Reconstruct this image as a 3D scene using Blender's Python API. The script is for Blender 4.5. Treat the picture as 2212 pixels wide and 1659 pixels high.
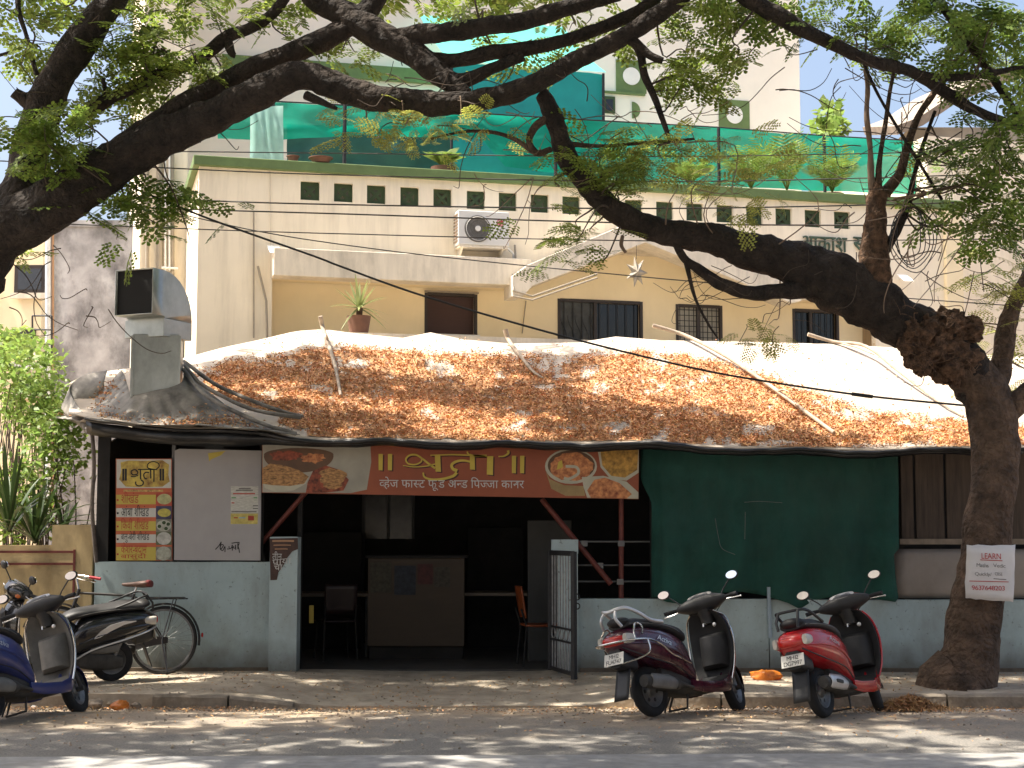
import bpy, bmesh, math, random
import numpy as np
from mathutils import Vector, Matrix, noise

for _o in list(bpy.data.objects):
    bpy.data.objects.remove(_o)
scene = bpy.context.scene
col = scene.collection
rng = random.Random(7)
R = math.radians

# ------------------------------------------------------------------ camera, sky, sun, exposure
EYE = Vector((0.0, 0.0, 1.5))
PITCH = R(5.31)
FOC = 3450.0                      # focal length in the 2212-wide measuring grid
cam_d = bpy.data.cameras.new('camera')
cam = bpy.data.objects.new('camera', cam_d)
col.objects.link(cam)
cam.location = EYE
cam.rotation_euler = (math.pi / 2 + PITCH, 0, 0)
cam_d.sensor_width = 36
cam_d.lens = 36 * FOC / 2212
cam_d.clip_start = 0.1
cam_d.clip_end = 2000
scene.camera = cam

SUN_EL, SUN_AZ = R(63), R(-97)
world = bpy.data.worlds.new('World')
scene.world = world
world.use_nodes = True
wn = world.node_tree.nodes
sky = wn.new('ShaderNodeTexSky')
sky.sky_type = 'NISHITA'
sky.sun_disc = False
sky.sun_elevation = SUN_EL
sky.sun_rotation = SUN_AZ
sky.air_density = 1.0
sky.dust_density = 6.5
sky.ozone_density = 1.0
world.node_tree.links.new(sky.outputs[0], wn['Background'].inputs[0])
wn['Background'].inputs[1].default_value = 0.13

sun_vec = Vector((math.sin(SUN_AZ) * math.cos(SUN_EL), math.cos(SUN_AZ) * math.cos(SUN_EL), math.sin(SUN_EL)))
sun_d = bpy.data.lights.new('sun', 'SUN')
sun_d.energy = 5.0
sun_d.angle = R(0.55)
sun_d.color = (1.0, 0.93, 0.81)
sun = bpy.data.objects.new('sun', sun_d)
col.objects.link(sun)
sun.rotation_euler = sun_vec.to_track_quat('Z', 'Y').to_euler()
sun.location = (0, 0, 40)

scene.view_settings.view_transform = 'Standard'
scene.view_settings.look = 'None'
scene.view_settings.exposure = 1.25
scene.view_settings.gamma = 1.0
scene.cycles.max_bounces = 8
scene.cycles.transparent_max_bounces = 12
scene.cycles.use_denoising = True

# ------------------------------------------------------------------ measuring
def ray(px, py):
    dx = (px - 1106) / FOC
    dy = (829.5 - py) / FOC
    c, s = math.cos(PITCH), math.sin(PITCH)
    return Vector((dx, c - dy * s, s + dy * c))

def at(px, py, Y):                # a measured point at the distance Y
    d = ray(px, py)
    return EYE + d * (Y / d.y)

def on_z(px, py, z):              # a measured point at the height z
    d = ray(px, py)
    return EYE + d * ((z - EYE.z) / d.z)

BO = Vector((-4.58, 23.0, 0.0))   # front corner of the big house, turned by 15 degrees
BA = R(15)
BU = Vector((math.cos(BA), math.sin(BA), 0))
BV = Vector((-math.sin(BA), math.cos(BA), 0))

def hb(px, py, v):                # measured point on the house plane v -> (u, z)
    d = ray(px, py)
    t = (v - (EYE - BO).dot(BV)) / d.dot(BV)
    p = EYE + d * t - BO
    return p.dot(BU), p.z

# ------------------------------------------------------------------ materials
MATS = {}

def mat(name, colr, rough=0.7, metal=0.0, var=0.12, scale=6.0, bump=0.0, bscale=40.0, col2=None, stain=0.0,
        stain_col=(0.05, 0.045, 0.04), stain_scale=1.2, spec=0.5, stretch=(1, 1, 1), coat=0.0, island=0.0, transl=0.0,
        coords='Object', alpha=1.0, stain_stretch=(1, 1, 0.45), foot=None, bark=0.0, specks=0.0):
    if name in MATS:
        return MATS[name]
    m = bpy.data.materials.new(name)
    m.use_nodes = True
    nt = m.node_tree
    N, L = nt.nodes, nt.links
    b = N['Principled BSDF']
    b.inputs['Roughness'].default_value = rough
    b.inputs['Metallic'].default_value = metal
    b.inputs['Specular IOR Level'].default_value = spec
    if coat:
        b.inputs['Coat Weight'].default_value = coat
        b.inputs['Coat Roughness'].default_value = 0.06
    tc = N.new('ShaderNodeTexCoord')
    mp = N.new('ShaderNodeMapping')
    mp.inputs['Scale'].default_value = stretch
    L.new(tc.outputs[coords], mp.inputs[0])
    no = N.new('ShaderNodeTexNoise')
    no.inputs['Scale'].default_value = scale
    no.inputs['Detail'].default_value = 6
    no.inputs['Roughness'].default_value = 0.62
    L.new(mp.outputs[0], no.inputs['Vector'])
    cr = N.new('ShaderNodeValToRGB')
    a = [max(0, c * (1 - var)) for c in colr]
    c2 = [min(1, c * (1 + var)) for c in (col2 or colr)]
    cr.color_ramp.elements[0].color = (*a, 1)
    cr.color_ramp.elements[0].position = 0.3
    cr.color_ramp.elements[1].color = (*c2, 1)
    cr.color_ramp.elements[1].position = 0.7
    L.new(no.outputs['Fac'], cr.inputs[0])
    out = cr.outputs[0]
    if island:
        g = N.new('ShaderNodeNewGeometry')
        hs = N.new('ShaderNodeHueSaturation')
        mr = N.new('ShaderNodeMapRange')
        mr.inputs['To Min'].default_value = 1 - island
        mr.inputs['To Max'].default_value = 1 + island
        L.new(g.outputs['Random Per Island'], mr.inputs[0])
        L.new(mr.outputs[0], hs.inputs['Value'])
        mr2 = N.new('ShaderNodeMapRange')
        mr2.inputs['To Min'].default_value = 0.5 - 0.05 * island
        mr2.inputs['To Max'].default_value = 0.5 + 0.03 * island
        mlt = N.new('ShaderNodeMath')
        mlt.operation = 'MULTIPLY'
        mlt.inputs[1].default_value = 7.31
        fr = N.new('ShaderNodeMath')
        fr.operation = 'FRACT'
        L.new(g.outputs['Random Per Island'], mlt.inputs[0])
        L.new(mlt.outputs[0], fr.inputs[0])
        L.new(fr.outputs[0], mr2.inputs[0])
        L.new(mr2.outputs[0], hs.inputs['Hue'])
        L.new(out, hs.inputs['Color'])
        out = hs.outputs[0]
    if stain:
        n2 = N.new('ShaderNodeTexNoise')
        n2.inputs['Scale'].default_value = stain_scale
        n2.inputs['Detail'].default_value = 9
        n2.inputs['Roughness'].default_value = 0.7
        mp2 = N.new('ShaderNodeMapping')
        mp2.inputs['Scale'].default_value = stain_stretch
        mp2.inputs['Location'].default_value = (3.1, 1.7, 5.3)
        L.new(tc.outputs[coords], mp2.inputs[0])
        L.new(mp2.outputs[0], n2.inputs['Vector'])
        r2 = N.new('ShaderNodeMapRange')
        r2.inputs['From Min'].default_value = 0.47
        r2.inputs['From Max'].default_value = 0.72
        r2.inputs['To Max'].default_value = stain
        L.new(n2.outputs['Fac'], r2.inputs[0])
        mx = N.new('ShaderNodeMix')
        mx.data_type = 'RGBA'
        L.new(r2.outputs[0], mx.inputs['Factor'])
        L.new(out, mx.inputs['A'])
        mx.inputs['B'].default_value = (*stain_col, 1)
        out = mx.outputs['Result']
    if specks:                     # chips and scuff marks
        n4 = N.new('ShaderNodeTexNoise')
        n4.inputs['Scale'].default_value = 17.0
        n4.inputs['Detail'].default_value = 5
        n4.inputs['Roughness'].default_value = 0.75
        L.new(tc.outputs[coords], n4.inputs['Vector'])
        r4 = N.new('ShaderNodeMapRange')
        r4.inputs['From Min'].default_value = 0.60
        r4.inputs['From Max'].default_value = 0.66
        r4.inputs['To Max'].default_value = specks
        L.new(n4.outputs['Fac'], r4.inputs[0])
        mx4 = N.new('ShaderNodeMix')
        mx4.data_type = 'RGBA'
        L.new(r4.outputs[0], mx4.inputs['Factor'])
        L.new(out, mx4.inputs['A'])
        mx4.inputs['B'].default_value = (0.13, 0.12, 0.10, 1)
        out = mx4.outputs['Result']
    if foot:                       # splashed dirt along the foot of a wall, ragged upper edge
        sp = N.new('ShaderNodeSeparateXYZ')
        L.new(tc.outputs[coords], sp.inputs[0])
        n3 = N.new('ShaderNodeTexNoise')
        n3.inputs['Scale'].default_value = 5.0
        n3.inputs['Detail'].default_value = 8
        L.new(tc.outputs[coords], n3.inputs['Vector'])
        ma = N.new('ShaderNodeMath')
        ma.operation = 'MULTIPLY_ADD'
        ma.inputs[1].default_value = -0.5 * foot[1] * 2
        L.new(n3.outputs['Fac'], ma.inputs[0])
        L.new(sp.outputs['Z'], ma.inputs[2])
        r3 = N.new('ShaderNodeMapRange')
        r3.inputs['From Min'].default_value = foot[0] + foot[1] * 0.3
        r3.inputs['From Max'].default_value = foot[0] - foot[1] * 0.6
        r3.inputs['To Max'].default_value = 0.75
        L.new(ma.outputs[0], r3.inputs[0])
        mx3 = N.new('ShaderNodeMix')
        mx3.data_type = 'RGBA'
        L.new(r3.outputs[0], mx3.inputs['Factor'])
        L.new(out, mx3.inputs['A'])
        mx3.inputs['B'].default_value = (*foot[2], 1)
        out = mx3.outputs['Result']
    L.new(out, b.inputs['Base Color'])
    if bark:
        vo = N.new('ShaderNodeTexVoronoi')
        vo.feature = 'DISTANCE_TO_EDGE'
        vo.inputs['Scale'].default_value = 13
        wv = N.new('ShaderNodeMix')
        wv.data_type = 'VECTOR'
        wv.inputs['Factor'].default_value = 0.12
        L.new(mp.outputs[0], wv.inputs['A'])
        L.new(no.outputs['Color'], wv.inputs['B'])
        L.new(wv.outputs['Result'], vo.inputs['Vector'])
        nb = N.new('ShaderNodeTexNoise')
        nb.inputs['Scale'].default_value = bscale
        nb.inputs['Detail'].default_value = 9
        L.new(mp.outputs[0], nb.inputs['Vector'])
        mm = N.new('ShaderNodeMath')
        mm.operation = 'MULTIPLY_ADD'
        mm.inputs[1].default_value = 1.6
        L.new(vo.outputs['Distance'], mm.inputs[0])
        L.new(nb.outputs['Fac'], mm.inputs[2])
        bp = N.new('ShaderNodeBump')
        bp.inputs['Strength'].default_value = 1.0
        bp.inputs['Distance'].default_value = bark
        L.new(mm.outputs[0], bp.inputs['Height'])
        L.new(bp.outputs[0], b.inputs['Normal'])
    elif bump:
        nb = N.new('ShaderNodeTexNoise')
        nb.inputs['Scale'].default_value = bscale
        nb.inputs['Detail'].default_value = 8
        L.new(mp.outputs[0], nb.inputs['Vector'])
        bp = N.new('ShaderNodeBump')
        bp.inputs['Strength'].default_value = min(1, bump)
        bp.inputs['Distance'].default_value = 0.02 * bump
        L.new(nb.outputs['Fac'], bp.inputs['Height'])
        L.new(bp.outputs[0], b.inputs['Normal'])
    if transl:
        t = N.new('ShaderNodeBsdfTranslucent')
        ms = N.new('ShaderNodeMixShader')
        ms.inputs[0].default_value = transl
        L.new(out, t.inputs[0])
        L.new(b.outputs[0], ms.inputs[1])
        L.new(t.outputs[0], ms.inputs[2])
        L.new(ms.outputs[0], N['Material Output'].inputs[0])
    if alpha < 1:
        t = N.new('ShaderNodeBsdfTransparent')
        ms = N.new('ShaderNodeMixShader')
        ms.inputs[0].default_value = alpha
        src = N['Material Output'].inputs[0].links[0].from_socket
        L.new(t.outputs[0], ms.inputs[1])
        L.new(src, ms.inputs[2])
        L.new(ms.outputs[0], N['Material Output'].inputs[0])
    MATS[name] = m
    return m

# ------------------------------------------------------------------ mesh building
OFF = {}                           # a thing built from measured points keeps its base here

def frames(P):
    n = len(P)
    T = []
    for i in range(n):
        a = P[max(0, i - 1)]
        b = P[min(n - 1, i + 1)]
        t = (b - a)
        T.append(t.normalized() if t.length > 1e-9 else Vector((0, 0, 1)))
    ref = Vector((0, 0, 1)) if abs(T[0].z) < 0.9 else Vector((1, 0, 0))
    X = ref.cross(T[0]).normalized()
    out = []
    for i in range(n):
        X = (X - T[i] * X.dot(T[i]))
        X = X.normalized() if X.length > 1e-9 else T[i].orthogonal().normalized()
        out.append((X, T[i].cross(X)))
    return out

def spline(P, k=6):                # Catmull-Rom through points (tuples of any length)
    P = [np.array(p, float) for p in P]
    if len(P) < 3:
        return P
    Q = [2 * P[0] - P[1]] + P + [2 * P[-1] - P[-2]]
    out = []
    for i in range(1, len(Q) - 2):
        a, b, c, d = Q[i - 1], Q[i], Q[i + 1], Q[i + 2]
        for j in range(k):
            t = j / k
            out.append(0.5 * ((2 * b) + (c - a) * t + (2 * a - 5 * b + 4 * c - d) * t * t + (3 * b - a - 3 * c + d) * t ** 3))
    out.append(P[-1])
    return out

class MB:
    def __init__(s):
        s.v, s.f, s.m = [], [], []

    def add(s, vs, fs, m=0):
        o = len(s.v)
        s.v += [Vector(p) for p in vs]
        s.f += [tuple(o + i for i in f) for f in fs]
        s.m += [m] * len(fs)
        return s

    def box(s, x0, x1, y0, y1, z0, z1, m=0):
        v = [(x0, y0, z0), (x1, y0, z0), (x1, y1, z0), (x0, y1, z0), (x0, y0, z1), (x1, y0, z1), (x1, y1, z1), (x0, y1, z1)]
        return s.add(v, [(0, 3, 2, 1), (4, 5, 6, 7), (0, 1, 5, 4), (1, 2, 6, 5), (2, 3, 7, 6), (3, 0, 4, 7)], m)

    def bar(s, a, b, w, h, up=(0, 0, 1), m=0):      # a rectangular bar from a to b
        a, b = Vector(a), Vector(b)
        t = (b - a).normalized()
        x = t.cross(Vector(up))
        x = x.normalized() if x.length > 1e-6 else t.orthogonal().normalized()
        y = x.cross(t)
        x, y = x * w / 2, y * h / 2
        v = [a - x - y, a + x - y, a + x + y, a - x + y, b - x - y, b + x - y, b + x + y, b - x + y]
        return s.add(v, [(0, 1, 2, 3), (7, 6, 5, 4), (0, 4, 5, 1), (1, 5, 6, 2), (2, 6, 7, 3), (3, 7, 4, 0)], m)

    def tube(s, P, r, n=8, caps=True, m=0, nz=0.0, ns=6.0, ecc=1.0):
        P = [Vector(p[:3]) for p in P]
        r = list(r) if hasattr(r, '__len__') else [r] * len(P)
        fr = frames(P)
        vs, fs = [], []
        for i, p in enumerate(P):
            X, Y = fr[i]
            for k in range(n):
                a = 2 * math.pi * k / n
                d = X * math.cos(a) + Y * math.sin(a) * ecc
                rr = r[i]
                if nz:
                    q = p + d * rr
                    rr *= 1 + nz * (noise.noise(q * ns) + 0.6 * noise.noise(q * ns * 2.7))
                vs.append(p + d * rr)
        for i in range(len(P) - 1):
            for k in range(n):
                k2 = (k + 1) % n
                fs.append((i * n + k, i * n + k2, (i + 1) * n + k2, (i + 1) * n + k))
        if caps:
            fs.append(tuple(range(n - 1, -1, -1)))
            fs.append(tuple((len(P) - 1) * n + k for k in range(n)))
        return s.add(vs, fs, m)

    def loft(s, secs, caps=True, closed=True, m=0):
        n = len(secs[0])
        vs = [p for sec in secs for p in sec]
        fs = []
        for i in range(len(secs) - 1):
            for k in range(n if closed else n - 1):
                k2 = (k + 1) % n
                fs.append((i * n + k, i * n + k2, (i + 1) * n + k2, (i + 1) * n + k))
        if caps and closed:
            fs.append(tuple(range(n - 1, -1, -1)))
            fs.append(tuple((len(secs) - 1) * n + k for k in range(n)))
        return s.add(vs, fs, m)

    def prism(s, poly, d, m=0):     # closed 3D polygon pushed along d
        d = Vector(d)
        n = len(poly)
        P = [Vector(p) for p in poly]
        vs = P + [p + d for p in P]
        fs = [tuple(range(n - 1, -1, -1)), tuple(range(n, 2 * n))]
        fs += [(i, (i + 1) % n, n + (i + 1) % n, n + i) for i in range(n)]
        return s.add(vs, fs, m)

    def lathe(s, prof, o, ax, n=24, m=0, closed=False):   # prof: (radius, offset along the axis)
        o, ax = Vector(o), Vector(ax).normalized()
        x = ax.orthogonal().normalized()
        y = ax.cross(x)
        vs, fs = [], []
        k = len(prof)
        for i in range(n):
            a = 2 * math.pi * i / n
            d = x * math.cos(a) + y * math.sin(a)
            for r, h in prof:
                vs.append(o + d * r + ax * h)
        for i in range(n):
            j = (i + 1) % n
            for q in range(k if closed else k - 1):
                q2 = (q + 1) % k
                fs.append((i * k + q, j * k + q, j * k + q2, i * k + q2))
        return s.add(vs, fs, m)

    def ball(s, c, rx, ry, rz, n=12, h=8, m=0, nz=0.0, ns=5.0):
        c = Vector(c)
        vs, fs = [], []
        for i in range(h + 1):
            t = math.pi * i / h
            for k in range(n):
                a = 2 * math.pi * k / n
                d = Vector((math.sin(t) * math.cos(a) * rx, math.sin(t) * math.sin(a) * ry, math.cos(t) * rz))
                if nz:
                    d *= 1 + nz * (noise.noise((c + d) * ns) + 0.7 * noise.noise((c + d) * ns * 2.3) + 0.5 * noise.noise((c + d) * ns * 5))
                vs.append(c + d)
        for i in range(h):
            for k in range(n):
                k2 = (k + 1) % n
                fs.append((i * n + k, (i + 1) * n + k, (i + 1) * n + k2, i * n + k2))
        return s.add(vs, fs, m)

    def grid(s, P, m=0):            # rows of points
        a, b = len(P), len(P[0])
        vs = [p for row in P for p in row]
        fs = [(i * b + j, i * b + j + 1, (i + 1) * b + j + 1, (i + 1) * b + j) for i in range(a - 1) for j in range(b - 1)]
        return s.add(vs, fs, m)

    def build(s, name, mats, parent=None, smooth=None, bevel=0.0, solid=0.0):
        me = bpy.data.meshes.new(name)
        off = OFF.get(parent.name, Vector((0, 0, 0))) if parent else Vector((0, 0, 0))
        me.from_pydata([tuple(p - off) for p in s.v], [], s.f)
        for mm in (mats if isinstance(mats, (list, tuple)) else [mats]):
            me.materials.append(mm)
        if any(s.m):
            me.polygons.foreach_set('material_index', s.m)
        me.validate()
        if smooth is not None:
            me.polygons.foreach_set('use_smooth', [True] * len(me.polygons))
            me.set_sharp_from_angle(angle=R(smooth))
        me.update()
        o = bpy.data.objects.new(name, me)
        col.objects.link(o)
        if parent:
            o.parent = parent
            if parent.name in OFF:
                OFF[o.name] = OFF[parent.name]
        if bevel:
            b = o.modifiers.new('bevel', 'BEVEL')
            b.width = bevel
            b.segments = 2
            b.limit_method = 'ANGLE'
        if solid:
            b = o.modifiers.new('solid', 'SOLIDIFY')
            b.thickness = solid
            b.offset = 0
        return o

def tag(o, label=None, cat=None, group=None, kind=None):
    if label:
        o['label'] = label
    if cat:
        o['category'] = cat
    if group:
        o['group'] = group
    if kind:
        o['kind'] = kind
    return o

def thing(name, label, cat, loc=(0, 0, 0), group=None, world=True):
    o = bpy.data.objects.new(name, None)
    o.empty_display_size = 0.2
    col.objects.link(o)
    o.location = loc
    if world:
        OFF[o.name] = Vector(loc)
    return tag(o, label, cat, group)

def fast_mesh(name, V, F, mats, parent=None, midx=None):   # numpy verts (n,3), faces (m,k)
    me = bpy.data.meshes.new(name)
    V = np.asarray(V, np.float32)
    if parent is not None and parent.name in OFF:
        V = V - np.array(OFF[parent.name], np.float32)
    F = np.asarray(F, np.int32)
    m, k = F.shape
    me.vertices.add(len(V))
    me.vertices.foreach_set('co', V.ravel())
    me.loops.add(m * k)
    me.loops.foreach_set('vertex_index', F.ravel())
    me.polygons.add(m)
    me.polygons.foreach_set('loop_start', np.arange(0, m * k, k, dtype=np.int32))
    me.polygons.foreach_set('loop_total', np.full(m, k, np.int32))
    for mm in (mats if isinstance(mats, (list, tuple)) else [mats]):
        me.materials.append(mm)
    if midx is not None:
        me.polygons.foreach_set('material_index', np.asarray(midx, np.int32))
    me.update(calc_edges=True)
    o = bpy.data.objects.new(name, me)
    col.objects.link(o)
    if parent is not None:
        o.parent = parent
    return o

def scatter(tv, tf, pos, rot, scl):    # copies of a template (numpy) -> verts, faces
    k, n = len(pos), len(tv)
    V = np.einsum('kij,nj->kni', rot, tv) * np.asarray(scl)[:, None, None] + np.asarray(pos)[:, None, :]
    F = tf[None, :, :] + (np.arange(k) * n)[:, None, None]
    return V.reshape(-1, 3), F.reshape(-1, tf.shape[1])

def rand_rot(nr, k, tilt=0.6):         # random yaw, limited tilt
    yaw = nr.uniform(0, 2 * math.pi, k)
    p = nr.normal(0, tilt, k)
    q = nr.normal(0, tilt, k)
    cy, sy, cp, sp, cq, sq = np.cos(yaw), np.sin(yaw), np.cos(p), np.sin(p), np.cos(q), np.sin(q)
    M = np.zeros((k, 3, 3))
    M[:, 0, 0] = cy * cp; M[:, 0, 1] = cy * sp * sq - sy * cq; M[:, 0, 2] = cy * sp * cq + sy * sq
    M[:, 1, 0] = sy * cp; M[:, 1, 1] = sy * sp * sq + cy * cq; M[:, 1, 2] = sy * sp * cq - cy * sq
    M[:, 2, 0] = -sp; M[:, 2, 1] = cp * sq; M[:, 2, 2] = cp * cq
    return M

# ------------------------------------------------------------------ lettering
GLY = {}

def glyph(ch):                          # flat triangles of a piece of text, size 1
    if ch in GLY:
        return GLY[ch]
    c = bpy.data.curves.new('lettering', 'FONT')
    c.body = ch
    o = bpy.data.objects.new('lettering', c)
    col.objects.link(o)
    dg = bpy.context.evaluated_depsgraph_get()
    dg.update()
    me = o.evaluated_get(dg).to_mesh()
    me.calc_loop_triangles()
    V = [(v.co.x, v.co.y) for v in me.vertices]
    F = [tuple(t.vertices) for t in me.loop_triangles]
    bpy.data.objects.remove(o)
    bpy.data.curves.remove(c)
    w = max([p[0] for p in V], default=0.3)
    GLY[ch] = (V, F, w)
    return GLY[ch]

def text2d(tokens):                     # tokens: str, or (str, 'half') with its right stem cut away
    tris = []
    x = 0.0
    for t in tokens:
        if t == ' ':
            x += 0.28
            continue
        half = isinstance(t, tuple)
        V, F, w = glyph(t[0] if half else t)
        cut = w - 0.17 if half else 9
        for f in F:
            poly = [V[i] for i in f]
            if half:
                outp = []
                for i in range(len(poly)):
                    a, b = poly[i - 1], poly[i]
                    ia, ib = a[0] <= cut, b[0] <= cut
                    if ia != ib:
                        k = (cut - a[0]) / (b[0] - a[0])
                        outp.append((cut, a[1] + k * (b[1] - a[1])))
                    if ib:
                        outp.append(b)
                poly = outp
            if len(poly) >= 3:
                tris.append([(p[0] + x, p[1]) for p in poly])
        x += (cut if half else w) - 0.005
    return tris, x

def put_text(mb, tokens, o, right, up, width=None, height=None, shear=0.0, m=0):
    tris, w = text2d(tokens)
    ys = [p[1] for t in tris for p in t]
    y0, y1 = min(ys), max(ys)
    sx = width / w if width else height / (y1 - y0)
    sy = height / (y1 - y0) if height else sx
    o, right, up = Vector(o), Vector(right).normalized(), Vector(up).normalized()
    for t in tris:
        mb.add([o + right * (p[0] * sx + shear * (p[1] - y0) * sy) + up * ((p[1] - y0) * sy) for p in t], [tuple(range(len(t)))], m)
    return mb

def ribbon(mb, pts, w, m=0, sm=4):      # a flat brush stroke through 3D points lying on a plane facing -Y
    P = [Vector(p) for p in spline([tuple(p) for p in pts], sm)]
    vs = []
    for i, p in enumerate(P):
        t = P[min(i + 1, len(P) - 1)] - P[max(0, i - 1)]
        nrm = Vector((-t.z, 0, t.x))
        nrm = nrm.normalized() if nrm.length > 1e-9 else Vector((0, 0, 1))
        ww = w[0] + (w[1] - w[0]) * i / (len(P) - 1) if isinstance(w, tuple) else w
        vs += [p - nrm * ww / 2, p + nrm * ww / 2]
    mb.add(vs, [(2 * i, 2 * i + 2, 2 * i + 3, 2 * i + 1) for i in range(len(P) - 1)], m)

def disc_pts(c, rx, rz, n=28, a0=0.0, a1=2 * math.pi, wob=0.0):
    c = Vector(c)
    return [c + Vector((rx * math.cos(a0 + (a1 - a0) * i / n), 0, rz * math.sin(a0 + (a1 - a0) * i / n))) * (1 + wob * noise.noise(Vector((i * 0.9, c.x, c.z)))) if wob == 0
            else c + Vector((rx * math.cos(a0 + (a1 - a0) * i / n), 0, rz * math.sin(a0 + (a1 - a0) * i / n))) * (1 + wob * noise.noise(Vector((i * 0.7, c.x * 9, c.z * 9))))
            for i in range(n if a1 - a0 > 6.28 else n + 1)]
# ------------------------------------------------------------------ ground, road, pavement
def smooth01(t):
    t = max(0.0, min(1.0, t))
    return t * t * (3 - 2 * t)

M_dirt = mat('packed_earth', (0.30, 0.22, 0.15), 0.95, var=0.3, scale=3, bump=0.6, bscale=30)
g = MB()
g.grid([[Vector((x, y, -0.16 if y < 60 else -0.3)) for x in (-400, -60, 0, 60, 400)] for y in (-200, 0, 20, 60, 900)])
tag(g.build('ground', M_dirt), kind='structure')

def road_mat():
    m = bpy.data.materials.new('dusty_asphalt')
    m.use_nodes = True
    N, L = m.node_tree.nodes, m.node_tree.links
    b = N['Principled BSDF']
    b.inputs['Roughness'].default_value = 0.9
    tc = N.new('ShaderNodeTexCoord')
    def nz(scale, detail=6, rough=0.6):
        n = N.new('ShaderNodeTexNoise')
        n.inputs['Scale'].default_value = scale
        n.inputs['Detail'].default_value = detail
        n.inputs['Roughness'].default_value = rough
        L.new(tc.outputs['Object'], n.inputs['Vector'])
        return n
    grain = nz(60, 8, 0.75)
    cr = N.new('ShaderNodeValToRGB')
    cr.color_ramp.elements[0].position = 0.35
    cr.color_ramp.elements[0].color = (0.11, 0.104, 0.096, 1)
    cr.color_ramp.elements[1].position = 0.68
    cr.color_ramp.elements[1].color = (0.33, 0.30, 0.26, 1)
    L.new(grain.outputs[0], cr.inputs[0])
    big = nz(0.9, 7, 0.65)
    sp = N.new('ShaderNodeSeparateXYZ')
    L.new(tc.outputs['Object'], sp.inputs[0])
    mr = N.new('ShaderNodeMapRange')
    mr.inputs['From Min'].default_value = 10.9
    mr.inputs['From Max'].default_value = 14.4
    L.new(sp.outputs['Y'], mr.inputs[0])
    ad = N.new('ShaderNodeMath')
    ad.operation = 'ADD'
    sc = N.new('ShaderNodeMath')
    sc.operation = 'MULTIPLY_ADD'
    sc.inputs[1].default_value = 1.5
    sc.inputs[2].default_value = -0.78
    L.new(big.outputs[0], sc.inputs[0])
    L.new(mr.outputs[0], ad.inputs[0])
    L.new(sc.outputs[0], ad.inputs[1])
    mr2 = N.new('ShaderNodeMapRange')
    mr2.inputs['From Min'].default_value = 0.25
    mr2.inputs['From Max'].default_value = 1.05
    L.new(ad.outputs[0], mr2.inputs[0])
    dust = nz(22, 7, 0.7)
    cd = N.new('ShaderNodeValToRGB')
    cd.color_ramp.elements[0].position = 0.3
    cd.color_ramp.elements[0].color = (0.32, 0.235, 0.155, 1)
    cd.color_ramp.elements[1].position = 0.7
    cd.color_ramp.elements[1].color = (0.58, 0.435, 0.285, 1)
    L.new(dust.outputs[0], cd.inputs[0])
    mx = N.new('ShaderNodeMix')
    mx.data_type = 'RGBA'
    L.new(mr2.outputs[0], mx.inputs['Factor'])
    L.new(cr.outputs[0], mx.inputs['A'])
    L.new(cd.outputs[0], mx.inputs['B'])
    # a paler worn strip towards the middle of the road
    L.new(mx.outputs['Result'], b.inputs['Base Color'])
    bp = N.new('ShaderNodeBump')
    bp.inputs['Strength'].default_value = 0.7
    bp.inputs['Distance'].default_value = 0.012
    L.new(grain.outputs[0], bp.inputs['Height'])
    L.new(bp.outputs[0], b.inputs['Normal'])
    return m

M_road = road_mat()
def road_z(y):
    return 0.0 if y < 13.2 else -0.1 * smooth01((y - 13.2) / 1.75)
g = MB()
ys = [-12, -4, 4, 8, 9, 10, 10.5] + [11 + 0.1 * i for i in range(41)]
xs = [-60, -30, -15] + [-9 + 0.2 * i for i in range(91)] + [15, 30, 60]
g.grid([[Vector((x, y, road_z(y) + 0.012 * noise.noise(Vector((x * 0.8, y * 1.2, 0))) + 0.006 * noise.noise(Vector((x * 3, y * 4, 2))) - (0.01 if y > 14.7 else 0))) for x in xs] for y in ys])
tag(g.build('road', M_road, smooth=60), kind='structure')
# concrete strip along the middle of the road, near edge of the picture
M_conc = mat('worn_concrete', (0.30, 0.29, 0.28), 0.9, var=0.2, scale=9, bump=0.4, bscale=50, stain=0.4, stain_col=(0.2, 0.17, 0.13), stain_scale=3)
g = MB()
ed = [(-60, 10.6)] + [(-9 + 0.25 * i, 10.86 + 0.03 * (-9 + 0.25 * i) + 0.05 * noise.noise(Vector((i * 0.7, 3, 0)))) for i in range(73)] + [(60, 12.5)]
g.grid([[Vector((x, y if q else -10, 0.02 + (0.0 if q else 0))) for x, y in ed] for q in (0, 1)])
tag(g.build('road_concrete_strip', M_conc), kind='structure')

KERB_Y, WALL_Y = 14.9, 16.95
def pave_full(x):
    if x < -1.0:
        return 1 - smooth01((x + 2.95) / 1.5)
    return smooth01((x - 0.62) / 0.8)
def pave_z(x, y):
    t = (y - KERB_Y) / (WALL_Y - KERB_Y)
    side = 0.02 + 0.03 * t + 0.05 * math.exp(-((x + 2.6) / 0.7) ** 2) * math.sin(math.pi * min(1, max(0, t)))
    drive = -0.09 + 0.11 * t
    k = pave_full(x - 0.55 * t * (1 if x < -1 else -1))
    return drive + (side - drive) * k + 0.008 * noise.noise(Vector((x * 1.5, y * 1.5, 4)))
M_pave = mat('pavement_concrete', (0.36, 0.305, 0.235), 0.92, var=0.3, scale=4, bump=0.7, bscale=26, stain=0.5, stain_col=(0.16, 0.12, 0.085), stain_scale=1.6)
g = MB()
xs = [-40, -20, -12] + [-9 + 0.12 * i for i in range(151)] + [12, 20, 40]
ys = [14.9 + 0.115 * i for i in range(21)]
g.grid([[Vector((x, y, pave_z(x, y))) for x in xs] for y in ys])
n = len(xs)
g.add([(x, KERB_Y, pave_z(x, KERB_Y)) for x in xs] + [(x, KERB_Y, -0.2) for x in xs], [(i, n + i, n + i + 1, i + 1) for i in range(n - 1)])
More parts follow.
